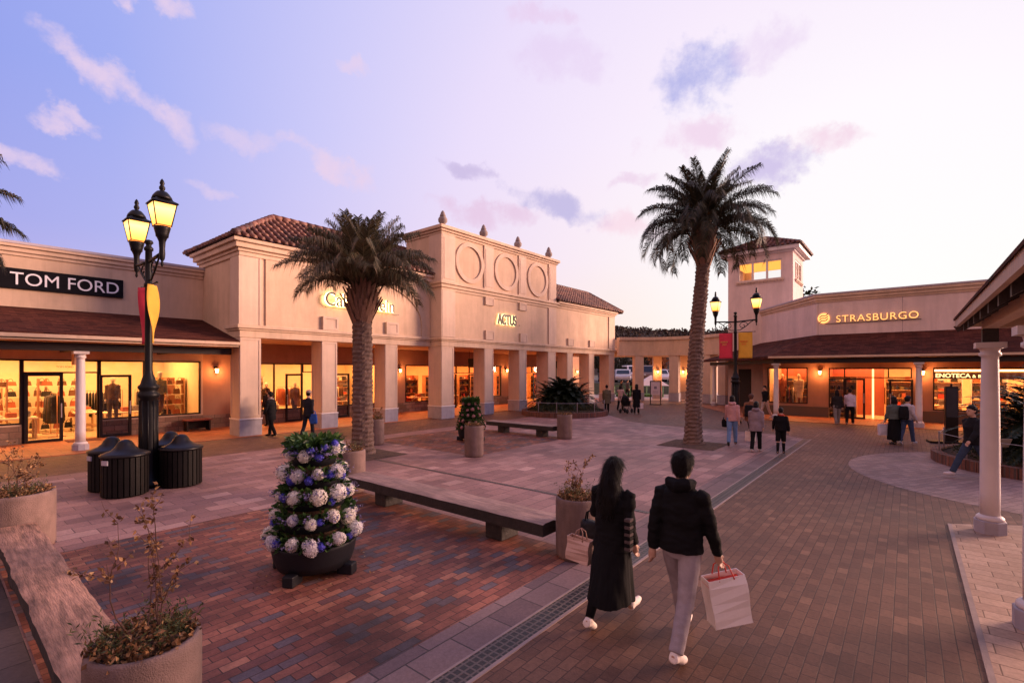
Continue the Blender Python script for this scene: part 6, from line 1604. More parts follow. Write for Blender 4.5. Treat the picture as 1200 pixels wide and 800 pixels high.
    for sd in (-1, 1):
        mb.tube([hc+Vector((sd*0.072, -0.012, 0.022)), hc+Vector((sd*0.085, -0.018, 0.004)), hc+Vector((sd*0.074, -0.008, -0.032))], [0.010, 0.014, 0.009], 6)
        sh, e, w, d2 = A[sd]
        mb.tube([sh, sh.lerp(e, 0.4), e, e.lerp(w, 0.3), w], [0.050, 0.044, 0.036, 0.037, 0.026], 10)
        side_ = Vector((0, 1, 0)); side_ = (side_-d2*side_.dot(d2)).normalized(); inn = d2.cross(side_)*(1 if sd > 0 else -1)
        pc = w+d2*0.055
        mb.tube([w-d2*0.01, w+d2*0.03, w+d2*0.085], [0.025, 0.036, 0.034], 10, flat=1.0)
        fr_ = 0.0092 if vox < 0.012 else 0.0115
        for i, (off, ln) in enumerate(((0.030, 0.070), (0.010, 0.080), (-0.010, 0.074), (-0.029, 0.058))):
            b = w+d2*0.075+side_*off; curl = inn*0.5
            p1 = b+d2*ln*0.4; p2 = p1+(d2+curl*0.9).normalized()*ln*0.35; p3 = p2+(d2*0.5+curl*1.6).normalized()*ln*0.3
            mb.tube([b, p1, p2, p3], [fr_, fr_, fr_*0.92, fr_*0.8], 7)
        tb = w+d2*0.025+side_*0.026; mb.tube([tb, tb+(d2*0.7+side_*0.6+inn*0.3)*0.04, tb+(d2*0.7+side_*0.6+inn*0.3)*0.04+(d2+inn*0.5)*0.026], [0.013, 0.011, 0.009], 7)
    mb.v = [Vector(p)*s for p in mb.v]
    fuse(mb, 'body', SKIN, root, vox*0.62*s if vox > 0.012 else 0.0065, 2)
    for sd in (-1, 1):
        q = MB(); q.ball(hc+Vector((sd*0.030, 0.089, 0.008)), 0.012, 8); q.v = [Vector(p)*s for p in q.v]; q.build('eye', EYEM, root, world=False)
    # lower garment
    if skirt:
        zb, flare = skirt; mb = MB(); fx = 1+(flare-1)*0.25
        ll = [(T(0, -0.005, 0.99), 0.165, 0.120), (T(0, -0.005, 0.90), 0.182, 0.140), (T(0, 0, 0.70), 0.195*fx, 0.165*flare)]
        n_ = 4
        for i in range(1, n_+1):
            zz = 0.70+(zb-0.70)*i/n_; ll.append((T(0, 0.0, zz), (0.195+0.007*i)*fx, (0.165+0.026*i)*flare))
        ll = ll[::-1]; mb.loft(ll, 24)
        mb.v = [Vector(p)*s for p in mb.v]; fuse(mb, 'skirt', CL(bottom), root, vox*s, 3, 0.016, (11, 11, 1.0), seed=x)
        for k in legs:
            hp, kn, an, he, ba, to = legs[k]; q = MB(); q.tube([kn.lerp(an, 0.05), kn.lerp(an, 0.4), an+Vector((0, 0, 0.015))], [0.060, 0.058, 0.043], 12); q.v = [Vector(p)*s for p in q.v]; q.build('stocking', CL(BLACK), root, world=False)
    else:
        mb = MB()
        for k in legs:
            hp, kn, an, he, ba, to = legs[k]
            if shorts: mb.tube([hp+Vector((0, 0, 0.06)), hp.lerp(kn, 0.4), kn.lerp(an, 0.06)], [0.098, 0.094, 0.088], 14)
            else: mb.tube([hp+Vector((0, 0, 0.06)), hp.lerp(kn, 0.35), kn, kn.lerp(an, 0.4), an+Vector((0, -0.006, 0.0))], [0.099, 0.093, 0.072, 0.067, 0.060], 14)
        mb.loft([(T(0, -0.005, 0.84), 0.13, 0.10), (T(0, -0.012, 0.92), 0.163, 0.122), (T(0, 0, 1.04), 0.142, 0.105)], 18)
        mb.v = [Vector(p)*s for p in mb.v]; fuse(mb, 'shorts' if shorts else 'trousers', CL(bottom), root, vox*0.85*s, 3, 0.007 if vox < 0.012 else 0.008, (8, 8, 9), seed=y)
        if shorts:
            for k in legs:
                hp, kn, an, he, ba, to = legs[k]; q = MB(); q.tube([kn.lerp(an, 0.2), kn.lerp(an, 0.5), an], [0.058, 0.058, 0.044], 12); q.v = [Vector(p)*s for p in q.v]; q.build('sock', CL(BLACK), root, world=False)
    for k in legs:
        hp, kn, an, he, ba, to = legs[k]; mb = MB()
        mb.tube([he+Vector((0, 0, 0.004)), he.lerp(ba, 0.5)+Vector((0, 0, 0.018)), ba, to], [0.041, 0.045, 0.043, 0.030], 12)
        mb.tube([an+Vector((0, 0, -0.005)), he.lerp(an, 0.4)], [0.047, 0.042], 10)
        up = (an-he.lerp(ba, 0.3)).normalized()
        mb.v = [Vector(p)*s for p in mb.v]; fuse(mb, 'shoe', CL(shoe, 0.6), root, 0.009*s if vox < 0.012 else 0.012*s, 2)
    # upper garment
    mb = MB(); pf = puff
    hem = toplen
    secs = []
    if hem < 0.86: 
        flare_ = 1.0 if coat is None else coat
        n_ = max(1, int((0.90-hem)/0.12))
        for i in range(n_+1):
            zz = hem+(0.90-hem)*i/n_; f = 1+(flare_-1)*(1-i/n_)
            secs.append((T(0, 0.0, zz), 0.182*f*pf, 0.138*f*pf))
    else: secs.append((T(0, 0, hem), 0.183*pf, 0.142*pf))
    secs += [(T(0, 0, 0.97 if hem < 0.95 else hem+0.03), 0.181*pf, 0.136*pf), (T(0, 0, 1.10), 0.166*pf, 0.122*pf), (T(0, 0.006, 1.26), 0.180*pf, 0.134*pf), (T(0, 0, 1.36), 0.182, 0.118), (T(0, -0.006, 1.425), 0.140, 0.094), (T(0, -0.002, 1.475), 0.075, 0.072), (T(0, 0, 1.49), 0.066, 0.064)]
    mb.loft(secs, 24)
    for sd in (-1, 1):
        sh, e, w, d2 = A[sd]
        mb.tube([sh+Vector((-sd*0.03, 0, 0.0)), sh+Vector((sd*0.006, 0, -0.01)), sh.lerp(e, 0.45), e, e.lerp(w, 0.45), w+d2*0.0], [0.064, 0.070*pf, 0.062*pf, 0.054*pf, 0.052*pf, 0.040*pf], 14)
    if hood:
        mb.tube([T(-0.095, -0.01, 1.49), T(-0.08, -0.075, 1.50), T(0, -0.115, 1.485), T(0.08, -0.075, 1.50), T(0.095, -0.01, 1.49), T(0.05, 0.065, 1.46), T(-0.05, 0.065, 1.46), T(-0.095, -0.01, 1.49)], [0.042, 0.055, 0.062, 0.055, 0.042, 0.034, 0.034, 0.042], 10)
    mb.v = [Vector(p)*s for p in mb.v]
    fuse(mb, 'coat' if hem < 0.75 else 'jacket', CL(top), root, vox*s, 3, 0.016 if vox < 0.012 else 0.012, (6, 6, 11), seed=x+y)
    if scarf:
        mb = MB(); mb.tube([T(0.085*math.cos(t), 0.08*math.sin(t), 1.475+0.01*math.sin(2*t)) for t in [2*PI*i/16 for i in range(17)]], 0.036, 10)
        mb.v = [Vector(p)*s for p in mb.v]; fuse(mb, 'scarf', CL(scarf), root, vox*0.8*s, 2, 0.008, (12, 12, 12))
    # hair / hat
    mb = MB(); hm = HAIRM if haircol is None else CL(haircol, 0.6)
    sh_ = 1.0
    mb.loft([(hc+Vector((0, -0.050, -0.075)), 0.048, 0.045), (hc+Vector((0, -0.040, -0.04)), 0.076, 0.070), (hc+Vector((0, -0.026, 0.02)), 0.088, 0.092), (hc+Vector((0, -0.014, 0.06)), 0.091, 0.106), (hc+Vector((0, -0.008, 0.10)), 0.076, 0.094), (hc+Vector((0, -0.008, 0.130)), 0.040, 0.052), (hc+Vector((0, -0.008, 0.140)), 0.01, 0.015)], 18)
    if hair == 'long':
        mb.loft([(T(0, -0.125, 1.20), 0.050, 0.020), (T(0, -0.135, 1.30), 0.090, 0.036), (T(0, -0.120, 1.42), 0.108, 0.056), (T(0, -0.070, 1.53), 0.100, 0.085), (T(0, -0.03, 1.62), 0.093, 0.098), (T(0, 0.008, 1.69), 0.092, 0.104), (T(0, 0.012, 1.74), 0.070, 0.088), (T(0, 0.012, 1.77), 0.03, 0.04)], 20)
    if hair == 'bob':
        mb.loft([(T(0, -0.035, 1.48), 0.086, 0.070), (T(0, -0.03, 1.55), 0.098, 0.085), (T(0, -0.02, 1.64), 0.094, 0.098)], 18)
    mb.v = [Vector(p)*s for p in mb.v]; fuse(mb, 'hair', hm, root, min(vox, 0.009)*s, 2, 0.007, (38, 38, 7) if hair == 'short' else (34, 34, 4), seed=y); hob = SC.objects[-1] if False else [c for c in SC.objects if c.parent == root and c.name.startswith('hair')][0]
    if vox < 0.012: strands(hob, 0.045 if hair == 'short' else 0.11, hm, x)
    if hat:
        mb = MB(); mb.loft([(hc+Vector((0, -0.008, 0.035)), 0.096, 0.112), (hc+Vector((0, -0.010, 0.075)), 0.097, 0.113), (hc+Vector((0, -0.012, 0.125)), 0.078, 0.09), (hc+Vector((0, -0.012, 0.155)), 0.03, 0.04)], 18)
        mb.v = [Vector(p)*s for p in mb.v]; fuse(mb, 'hat', CL(hat), root, 0.012*s, 2, 0.004, (20, 20, 20))
    Mx = Matrix.Translation((x, y, z)) @ Matrix.Rotation(rz, 4, 'Z')
    P_ = {sd: Mx @ ((A[sd][2]+A[sd][3]*0.11)*s) for sd in (-1, 1)}
    P_['back'] = Mx @ (T(0, -0.20, 1.2)*s); P_['elbow_l'] = Mx @ (A[-1][1]*s); P_['elbow_r'] = Mx @ (A[1][1]*s)
    return P_
def gp(u, v):
    Y = CAM_H*FOC/(v-434); return at(u, Y)
def paper_bag(p, rz, w, h, d, mat, inner, label, drop=0.12, tilt=0.0, handle=None):
    """p: the hand that carries it"""
    root = empty('shopping_bag', (p.x, p.y, p.z-drop-h), rz, label, 'bag')
    rot = Matrix.Rotation(tilt, 3, 'Y')
    tf_ = lambda q: rot @ (Vector(q)-Vector((0, 0, h+drop)))+Vector((0, 0, h+drop))
    mb = MB(); n = 6
    def wall_pts(zf):
        g = 0.85 if zf > 0.9 else 1.0; k = 0.012*math.sin(zf*7)
        return [(-w/2, -d/2*g-k, h*zf), (w/2, -d/2*g+k, h*zf), (w/2, d/2*g+k, h*zf), (-w/2, d/2*g-k, h*zf)]
    rings = [[tf_(q) for q in wall_pts(i/n)] for i in range(n+1)]
    for i in range(n):
        for j in range(4): mb.add([rings[i][j], rings[i][(j+1) % 4], rings[i+1][(j+1) % 4], rings[i+1][j]], [(0, 1, 2, 3)], 0)
    mb.add(rings[0][::-1], [(0, 1, 2, 3)], 0)
    o = mb.build('bag_body', mat, root, world=False); m = o.modifiers.new('thickness', 'SOLIDIFY'); m.thickness = 0.006
    q = MB(); q.add([r+Vector((0, 0, -0.05)) for r in [tf_((x_*0.97, y_*0.97, z_)) for x_, y_, z_ in wall_pts(1.0)]], [(0, 1, 2, 3)], 0); q.build('bag_lining', inner, root, world=False)
    for yy in (-d/2*0.85, d/2*0.85):
        q = MB(); q.tube([tf_((-w*0.2, yy, h-0.02)), tf_((-w*0.14, yy*0.6, h+drop*0.7)), tf_((0, yy*0.1, h+drop)), tf_((w*0.14, yy*0.6, h+drop*0.7)), tf_((w*0.2, yy, h-0.02))], 0.006, 6); q.build('handle', handle or inner, root, world=False)
    return root
def soft_bag(name, p, rz, w, h, d, mat, label, strap=0.25, fold=0.01):
    root = empty(name, (p.x, p.y, p.z), rz, label, 'bag')
    mb = MB(); mb.loft([((0, 0, -strap-h), w*0.40, d*0.40), ((0, 0, -strap-h*0.9), w*0.5, d*0.52), ((0, 0, -strap-h*0.5), w*0.52, d*0.5), ((0, 0, -strap-h*0.1), w*0.46, d*0.36), ((0, 0, -strap), w*0.40, d*0.25)], 20)
    fuse(mb, 'bag_body', mat, root, 0.014, 2, fold, (10, 10, 10))
    if strap > 0.02:
        for yy in (-d*0.15, d*0.15): q = MB(); q.tube([(-w*0.3, yy, -strap-0.03), (-w*0.24, yy*0.6, -strap*0.4), (0, 0, 0.0), (w*0.24, yy*0.6, -strap*0.4), (w*0.3, yy, -strap-0.03)], 0.009, 6); q.build('handle', mat, root, world=False)
    return root
AWAY = -PI/2              # walking along the plaza, away from the lens
# the couple in front
x, y = 4.34, 2.27
W = person(x, y, AWAY+0.05, 1.63, 'woman with long dark hair and long black coat walking away beside the tall man', BLACK, BLACK, (0.78, 0.66, 0.58), stride=24, lead=1, vox=0.0105, toplen=0.80, puff=1.08, coat=1.06, skirt=(0.28, 1.22), hair='long', arms={-1: (14, 14, 62, -4), 1: (-12, 9, 30, 0)}, toe=26)
hb = W['elbow_l'].lerp(W[-1], 0.45)
soft_bag('handbag', Vector((hb.x+0.02, hb.y+0.07, hb.z+0.02)), AWAY, 0.36, 0.26, 0.17, CL((0.014, 0.013, 0.015), 0.5), 'black handbag hanging from the long-haired woman\'s left forearm', 0.14)
paper_bag(Vector((4.30, 2.60, 0.88)), AWAY, 0.26, 0.24, 0.11, M('bag_kraft', (0.55, 0.36, 0.30), 0.8, var=0.08, bump=0.1), M('bag_kraft_inside', (0.35, 0.2, 0.16), 0.8, bump=0), 'pale paper carrier in the long-haired woman\'s left hand', 0.10, 0.08)
cs = empty('magazine', (W['elbow_r'].x-0.05, W['elbow_r'].y-0.02, W['elbow_r'].z-0.02), AWAY, 'striped folded cloth tucked under the long-haired woman\'s right arm', 'folded cloth')
cs.name = 'folded_cloth'
mb = MB()
for i in range(9): mb.box(-0.03, 0.03, -0.05, 0.03, -0.22+i*0.034, -0.22+i*0.034+0.03, i % 2)
mb.build('stripe_cloth', [CL((0.09, 0.065, 0.065)), CL(BLACK)], cs, world=False, bevel=0.006)
x, y = 4.33, 1.58
Mn = person(x, y, AWAY-0.02, 1.77, 'tall man in black hooded jacket and pale grey trousers walking away', BLACK, (0.33, 0.275, 0.29), (0.78, 0.67, 0.60), stride=22, lead=-1, vox=0.0105, toplen=0.90, puff=1.08, hood=True, arms={1: (6, 15, 14, 0), -1: (-20, 9, 20, 0)}, toe=20)
paper_bag(Vector((Mn[1].x+0.01, Mn[1].y, Mn[1].z+0.03)), AWAY+0.75, 0.34, 0.42, 0.17, M('bag_white', (0.92, 0.82, 0.76), 0.55, var=0.06, bump=0.05), M('bag_red', (0.65, 0.05, 0.03), 0.6, bump=0), 'large white shopping bag with red inside held by the tall man', 0.13, -0.16)
# the group walking to the far shop
a = gp(858, 522); P = person(*a, AWAY+0.15, 1.64, 'woman in pale pink hooded jacket and blue jeans walking away near the tall palm', (0.52, 0.27, 0.26), (0.15, 0.24, 0.42), (0.03, 0.03, 0.03), stride=16, toplen=0.86, hair='bob', hood=True)
soft_bag('shoulder_bag', Vector((P[-1].x, P[-1].y+0.02, P[-1].z+0.18)), AWAY, 0.26, 0.26, 0.14, CL(BLACK), 'black bag at the pink-jacketed woman\'s left side', 0.10)
a = gp(880, 515); P = person(*a, AWAY-0.1, 1.66, 'person in brown padded coat with black backpack, between pink and grey jackets', (0.20, 0.085, 0.045), (0.07, 0.06, 0.06), (0.3, 0.25, 0.22), stride=24, lead=-1, toplen=0.72, puff=1.18, haircol=(0.10, 0.045, 0.03))
soft_bag('backpack', Vector((P['back'].x, P['back'].y, P['back'].z+0.14)), AWAY, 0.30, 0.42, 0.20, CL((0.012, 0.011, 0.013)), 'black backpack on the back of the brown-coated person', 0.0)
a = gp(886, 529); P = person(*a, AWAY+0.05, 1.55, 'person in grey hooded coat and black trousers walking beside the boy', (0.24, 0.18, 0.20), BLACK, (0.4, 0.36, 0.36), stride=14, toplen=0.74, puff=1.14, hood=True, hair='bob')
paper_bag(Vector((P[-1].x, P[-1].y, P[-1].z)), AWAY, 0.28, 0.30, 0.12, M('bag_cream', (0.70, 0.55, 0.50), 0.7, bump=0.05), M('bag_cream_inside', (0.4, 0.3, 0.28), 0.7, bump=0), 'cream bag in the left hand of the grey-coated person', 0.10)
a = gp(915, 531); person(*a, AWAY+0.1, 1.38, 'boy in black top and shorts with red neckerchief walking on the dark paving', BLACK, BLACK, (0.03, 0.025, 0.03), stride=10, toplen=0.88, puff=1.12, shorts=True, scarf=(0.40, 0.06, 0.035), arms={-1: (10, 16, 20, 0), 1: (-6, 14, 16, 0)})
a = gp(897, 490); person(*a, 0.9, 1.70, 'man in black top and pale trousers passing the first far-shop column', BLACK, (0.42, 0.33, 0.30), (0.4, 0.35, 0.33), stride=20, toplen=0.9)
# at the far shop door
a = gp(981, 497); person(*a, AWAY+0.3, 1.60, 'person in black jacket and grey trousers at the far shop door, with white-shirted companion', (0.022, 0.018, 0.018), (0.20, 0.17, 0.16), (0.25, 0.2, 0.2), stride=12, toplen=0.84, hair='bob')
a = gp(996, 497); person(*a, AWAY-0.1, 1.68, 'person in white shirt and black trousers walking into the far shop', (0.55, 0.46, 0.55), BLACK, (0.15, 0.12, 0.12), stride=14, toplen=0.88)
a = gp(1048, 520); P = person(*a, AWAY+0.6, 1.62, 'woman in grey-green jacket and long black skirt before the far shop', (0.10, 0.115, 0.105), BLACK, (0.05, 0.045, 0.05), stride=8, toplen=0.92, puff=1.1, skirt=(0.16, 1.0), hair='bob')
paper_bag(Vector((P[-1].x, P[-1].y, P[-1].z+0.04)), AWAY+0.6, 0.36, 0.38, 0.14, M('bag_lilac', (0.62, 0.56, 0.64), 0.6, bump=0.05), M('bag_lilac_inside', (0.4, 0.36, 0.4), 0.6, bump=0), 'large pale bag in the hand of the woman in the long black skirt', 0.10)
a = gp(1063, 521); P = person(*a, AWAY-0.5, 1.62, 'person in black vest over pale sleeves and blue jeans before the far shop', (0.50, 0.42, 0.44), (0.05, 0.07, 0.14), (0.5, 0.45, 0.45), stride=16, toplen=0.90, arms={-1: (12, 10, 40, 0), 1: (-10, 10, 40, 0)})
soft_bag('backpack', Vector((P['back'].x, P['back'].y, P['back'].z+0.18)), AWAY-0.5, 0.30, 0.44, 0.18, CL((0.012, 0.011, 0.013)), 'black backpack on the person with pale sleeves', 0.0)
a = at(1141, 11.2); hd = math.atan2(CT, -ST)-PI/2
person(*a, hd, 1.74, 'person in black jacket and dark jeans striding left behind the white column', (0.013, 0.012, 0.014), (0.035, 0.05, 0.085), (0.6, 0.5, 0.48), stride=32, toplen=0.86, puff=1.15)
# by the colonnade
a = gp(318, 511); person(*a, 0.5, 1.70, 'person in black coat with pale collar walking past the arched shop', (0.012, 0.011, 0.012), BLACK, BLACK, stride=12, toplen=0.66, coat=1.1, scarf=(0.30, 0.24, 0.22))
a = gp(361, 512); P = person(*a, AWAY+0.4, 1.76, 'person in grey knit hat and dark coat with blue bag near the second pillar', (0.020, 0.018, 0.022), (0.018, 0.018, 0.026), BLACK, stride=14, toplen=0.80, puff=1.08, hat=(0.32, 0.24, 0.20))
soft_bag('tote_bag', Vector((P[1].x, P[1].y-0.03, P[1].z+0.26)), AWAY+0.4, 0.34, 0.38, 0.14, CL((0.03, 0.09, 0.36)), 'bright blue bag at the right side of the knit-hatted person', 0.12)
a = (9.85, 22.2); person(*a, 0.2, 1.68, 'dark-clothed person looking into the left window of the arched shop', (0.02, 0.013, 0.012), BLACK, BLACK, z=0.024, stride=4, toplen=0.84, haircol=(0.08, 0.035, 0.02))
a = (31.2, 22.9); person(*a, PI, 1.68, 'dark figure standing in the roundel shop doorway', (0.02, 0.016, 0.016), BLACK, BLACK, z=0.024, stride=3, toplen=0.84)
# towards the arcade
a = gp(711, 484); person(*a, AWAY+0.5, 1.66, 'person in loose olive-brown coat walking near the far round bed', (0.115, 0.09, 0.055), BLACK, BLACK, stride=12, toplen=0.62, puff=1.3, coat=1.15)
a = gp(727, 481); person(*a, AWAY, 1.60, 'person in pale pink coat pushing the pram', (0.48, 0.30, 0.27), BLACK, BLACK, stride=14, toplen=0.70, hair='bob', arms={-1: (38, 4, 30, 0), 1: (38, 4, 30, 0)})
a = gp(746, 485); P = person(*a, AWAY+0.3, 1.72, 'person in long black dress coat carrying a small white bag by the arcade', BLACK, BLACK, BLACK, stride=12, toplen=0.42, coat=1.15, puff=1.05, hair='bob')
paper_bag(Vector((P[1].x, P[1].y, P[1].z)), AWAY+0.3, 0.3, 0.3, 0.12, M('bag_pale', (0.66, 0.56, 0.62), 0.6, bump=0.05), M('bag_pale_inside', (0.4, 0.36, 0.4), 0.6, bump=0), 'small white bag held by the person in the long black dress coat', 0.10)
x, y = gp(728, 484.5)
pr = empty('pram', (x+0.62, y, 0), AWAY, 'black pram pushed by the person in the pale pink coat', 'pram')
BK = CL((0.010, 0.010, 0.012))
mb = MB(); mb.loft([((0, 0.05, 0.40), 0.18, 0.28), ((0, 0.05, 0.62), 0.22, 0.36), ((0, 0.05, 0.70), 0.22, 0.36)], 18); fuse(mb, 'seat', BK, pr, 0.02, 2)
mb = MB(); mb.loft([((0, -0.08, 0.68), 0.23, 0.26), ((0, -0.10, 0.90), 0.21, 0.22), ((0, -0.12, 1.02), 0.10, 0.1)], 18); fuse(mb, 'hood', BK, pr, 0.02, 2)
for sx in (-0.22, 0.22):
    q = MB(); q.tube([(sx, -0.35, 0.98), (sx, 0.0, 0.55), (sx, 0.3, 0.14)], 0.014, 6); q.tube([(sx, 0.05, 0.52), (sx, -0.28, 0.14)], 0.014, 6); q.build('frame', FRAME, pr, world=False)
    for yy in (-0.28, 0.3): q = MB(); q.lathe([(0.07, -0.03), (0.13, -0.025), (0.13, 0.025), (0.07, 0.03)], (0, 0, 0), 16); q.v = [(sx+c, yy+a_, 0.13+b) for a_, b, c in q.v]; q.build('wheel', TYRE, pr, world=False)
q = MB(); q.tube([(-0.22, -0.35, 0.98), (0.22, -0.35, 0.98)], 0.016, 6); q.build('handle', FRAME, pr, world=False)
for i, (u, Y, hh, c, t) in enumerate(((728, 42.5, 1.70, (0.02, 0.018, 0.02), 'person in black, leftmost of the small group beyond the arcade'), (735, 44.5, 1.66, (0.06, 0.06, 0.07), 'person in dark grey, second in the small group beyond the arcade'), (741, 46, 1.72, (0.016, 0.015, 0.018), 'taller person in black, third in the small group beyond the arcade'), (747, 46, 1.66, (0.32, 0.2, 0.18), 'person in pale pink top, rightmost of the small group beyond the arcade'))):
    person(*at(u, Y), AWAY+0.6*(i-1.5), hh, t, c, BLACK, BLACK, stride=10, toplen=0.82, vox=0.022)
# mannequins in the windows
MANQ = M('mannequin_white', (0.70, 0.60, 0.48), 0.4, var=0.04, bump=0)
def mannequin(x, y, rz, label, top, bottom, toplen=0.85, hat=None, base=0.10, coat=None):
    before = set(SC.objects); P = person(x, y, rz, 1.78, label, top, bottom, (0.1, 0.07, 0.05), z=base+0.027, stride=9, toplen=toplen, hat=hat, coat=coat, vox=0.02)
    root = None
    for o in set(SC.objects)-before:
        if o.type == 'EMPTY': root = o
        elif o.name.startswith('body'): o.data.materials[0] = MANQ
    for o in list(set(SC.objects)-before):
        if o.name.startswith('eye') or o.name.startswith('hair'): bpy.data.objects.remove(o)
    root.name = 'mannequin'; root['category'] = 'mannequin'
    q = MB(); q.box(x-0.28, x+0.28, y-0.25, y+0.25, 0.027, base+0.026); q.build('plinth', CREAM, root)
mannequin(6.25, 24.0, PI, 'mannequin in white cap, olive jacket and brown trousers in the first shop window', (0.28, 0.24, 0.11), (0.12, 0.06, 0.03), hat=(0.85, 0.8, 0.7), base=0.62)
mannequin(4.85, 24.6, PI-0.3, 'mannequin in dark brown jacket behind the right-hand door leaf of the first shop', (0.10, 0.055, 0.035), (0.06, 0.04, 0.03), base=0.45)
mannequin(12.25, 24.6, PI, 'mannequin in patterned brown coat at the arched shop entrance', (0.20, 0.10, 0.05), (0.05, 0.035, 0.03), toplen=0.6)
mannequin(11.1, 25.3, PI+0.3, 'mannequin in dark jacket behind the arched shop door leaf', (0.06, 0.04, 0.035), (0.12, 0.09, 0.07))
mannequin(31.3, 4.75, PI/2, 'mannequin in long cream coat in the far shop window', (0.72, 0.62, 0.46), (0.5, 0.4, 0.3), toplen=0.45, coat=1.1, base=0.5)
mannequin(31.4, 5.6, PI/2+0.3, 'mannequin in reddish dress in the far shop window, left of the cream coat', (0.35, 0.12, 0.08), (0.2, 0.1, 0.08), toplen=0.5, coat=1.1, base=0.5)
# ---------------------------------------------------------------- sky, sun, camera
SUN_AZ, SUN_EL = math.radians(-38), math.radians(11)
w = bpy.data.worlds.new('World'); SC.world = w; w.use_nodes = True
nt = w.node_tree; nt.nodes.clear()
out = N(nt, 'ShaderNodeOutputWorld'); bg = N(nt, 'ShaderNodeBackground'); bg.inputs['Strength'].default_value = SKY_STRENGTH
L(nt, bg.outputs[0], out.inputs['Surface'])
tc = N(nt, 'ShaderNodeTexCoord'); D = tc.outputs['Generated']
def math_(op, a, b=None, c=None):
    n = N(nt, 'ShaderNodeMath', operation=op)
    for i, v in enumerate((a, b, c)):
        if v is None: continue
        if isinstance(v, (int, float)): n.inputs[i].default_value = v
        else: L(nt, v, n.inputs[i])
    return n.outputs[0]
def dotv(vec, v):
    n = N(nt, 'ShaderNodeVectorMath', operation='DOT_PRODUCT'); L(nt, vec, n.inputs[0]); n.inputs[1].default_value = v
    return n.outputs['Value']
def mixc(f, a, b, bt='MIX'):
    n = N(nt, 'ShaderNodeMixRGB', blend_type=bt)
    if isinstance(f, (int, float)): n.inputs['Fac'].default_value = f
    else: L(nt, f, n.inputs['Fac'])
    for i, v in (('Color1', a), ('Color2', b)):
        if isinstance(v, tuple): n.inputs[i].default_value = c4(v)
        else: L(nt, v, n.inputs[i])
    return n.outputs['Color']
def azel(az, el):
    a, e = math.radians(az), math.radians(el)
    return Vector((math.cos(e)*math.cos(a), math.cos(e)*math.sin(a), math.sin(e)))
sep = N(nt, 'ShaderNodeSeparateXYZ'); L(nt, D, sep.inputs[0]); Z = sep.outputs['Z']
ang = math_('DIVIDE', math_('ARCCOSINE', dotv(D, azel(2, 6))), PI)     # 0 at the afterglow, 1 opposite
G1 = ramp(nt, [(p, SRGB(c)) for p, c in SKY_RAMP]); L(nt, ang, G1.inputs['Fac'])
sky = G1.outputs['Color']
# warm belt on the horizon near the glow, lilac-pink farther round
hz = ramp(nt, [(0.0, (1, 1, 1)), (0.09, (0.66,)*3), (0.22, (0.26,)*3), (0.42, (0.03,)*3)]); L(nt, math_('ABSOLUTE', Z), hz.inputs['Fac'])
G2 = ramp(nt, [(p, SRGB(c)) for p, c in HZN_RAMP]); L(nt, ang, G2.inputs['Fac'])
sky = mixc(math_('MULTIPLY', hz.outputs['Color'], 0.85), sky, G2.outputs['Color'])
# clouds: soft-edged banks at fixed bearings, broken up by noise
nz = N(nt, 'ShaderNodeTexNoise', i_Scale=9.0, i_Detail=6.0, i_Roughness=0.6); L(nt, D, nz.inputs['Vector'])
sb = N(nt, 'ShaderNodeVectorMath', operation='SUBTRACT'); sb.inputs[1].default_value = (0.5, 0.5, 0.5); L(nt, nz.outputs['Color'], sb.inputs[0])
sc_ = N(nt, 'ShaderNodeVectorMath', operation='SCALE'); sc_.inputs['Scale'].default_value = 0.13; L(nt, sb.outputs[0], sc_.inputs[0])
DW = N(nt, 'ShaderNodeVectorMath', operation='ADD'); L(nt, D, DW.inputs[0]); L(nt, sc_.outputs[0], DW.inputs[1]); DW = DW.outputs[0]
nf = N(nt, 'ShaderNodeTexNoise', i_Scale=17.0, i_Detail=8.0, i_Roughness=0.62); L(nt, D, nf.inputs['Vector'])
PINK, WARM, BLUE, LIL = (236, 210, 234), (250, 216, 226), (184, 184, 234), (214, 190, 226)
CLOUDS = [(79.0,24.4,.090,.026,.45,PINK,.85),(81.6,20.7,.041,.014,.2,PINK,.8),(84.4,17,.040,.019,.2,PINK,.75),(75.7,31.8,.06,.015,.2,PINK,.8),(57.8,31,.032,.012,.1,PINK,.6),
 (59.6,21.5,.075,.019,.35,PINK,.8),(43.9,22.4,.062,.018,.2,(196,180,222),.7),(33.8,18.8,.092,.028,.3,(194,186,228),.9),(17.7,29.6,.088,.062,-.1,BLUE,1.0),(18.5,23.9,.085,.037,.1,(238,206,232),.7),
 (10.6,20.4,.070,.032,-.15,(206,192,232),.9),(5.8,21.6,.061,.024,.1,(242,208,228),.75),(34.8,35.7,.061,.02,.1,(232,202,234),.6),(25.9,20.2,.042,.016,.1,(232,200,228),.6),
 (68.4,23.1,.057,.018,.1,PINK,.5),(74.2,22.3,.036,.024,.3,PINK,.55),(11.4,30.1,.062,.039,0,(230,208,240),.6),(33.3,32.2,.079,.037,0,(226,200,238),.4),(71.7,16.9,.04,.016,.2,PINK,.55),
 (25.4,16.1,.083,.026,.2,(248,208,224),.55),(41.8,18,.106,.023,.1,(228,190,220),.6),(100,22,.12,.03,.2,PINK,.7),(140,28,.2,.05,.1,PINK,.6),(-60,25,.2,.05,0,LIL,.5),(200,30,.25,.06,0,LIL,.5)]
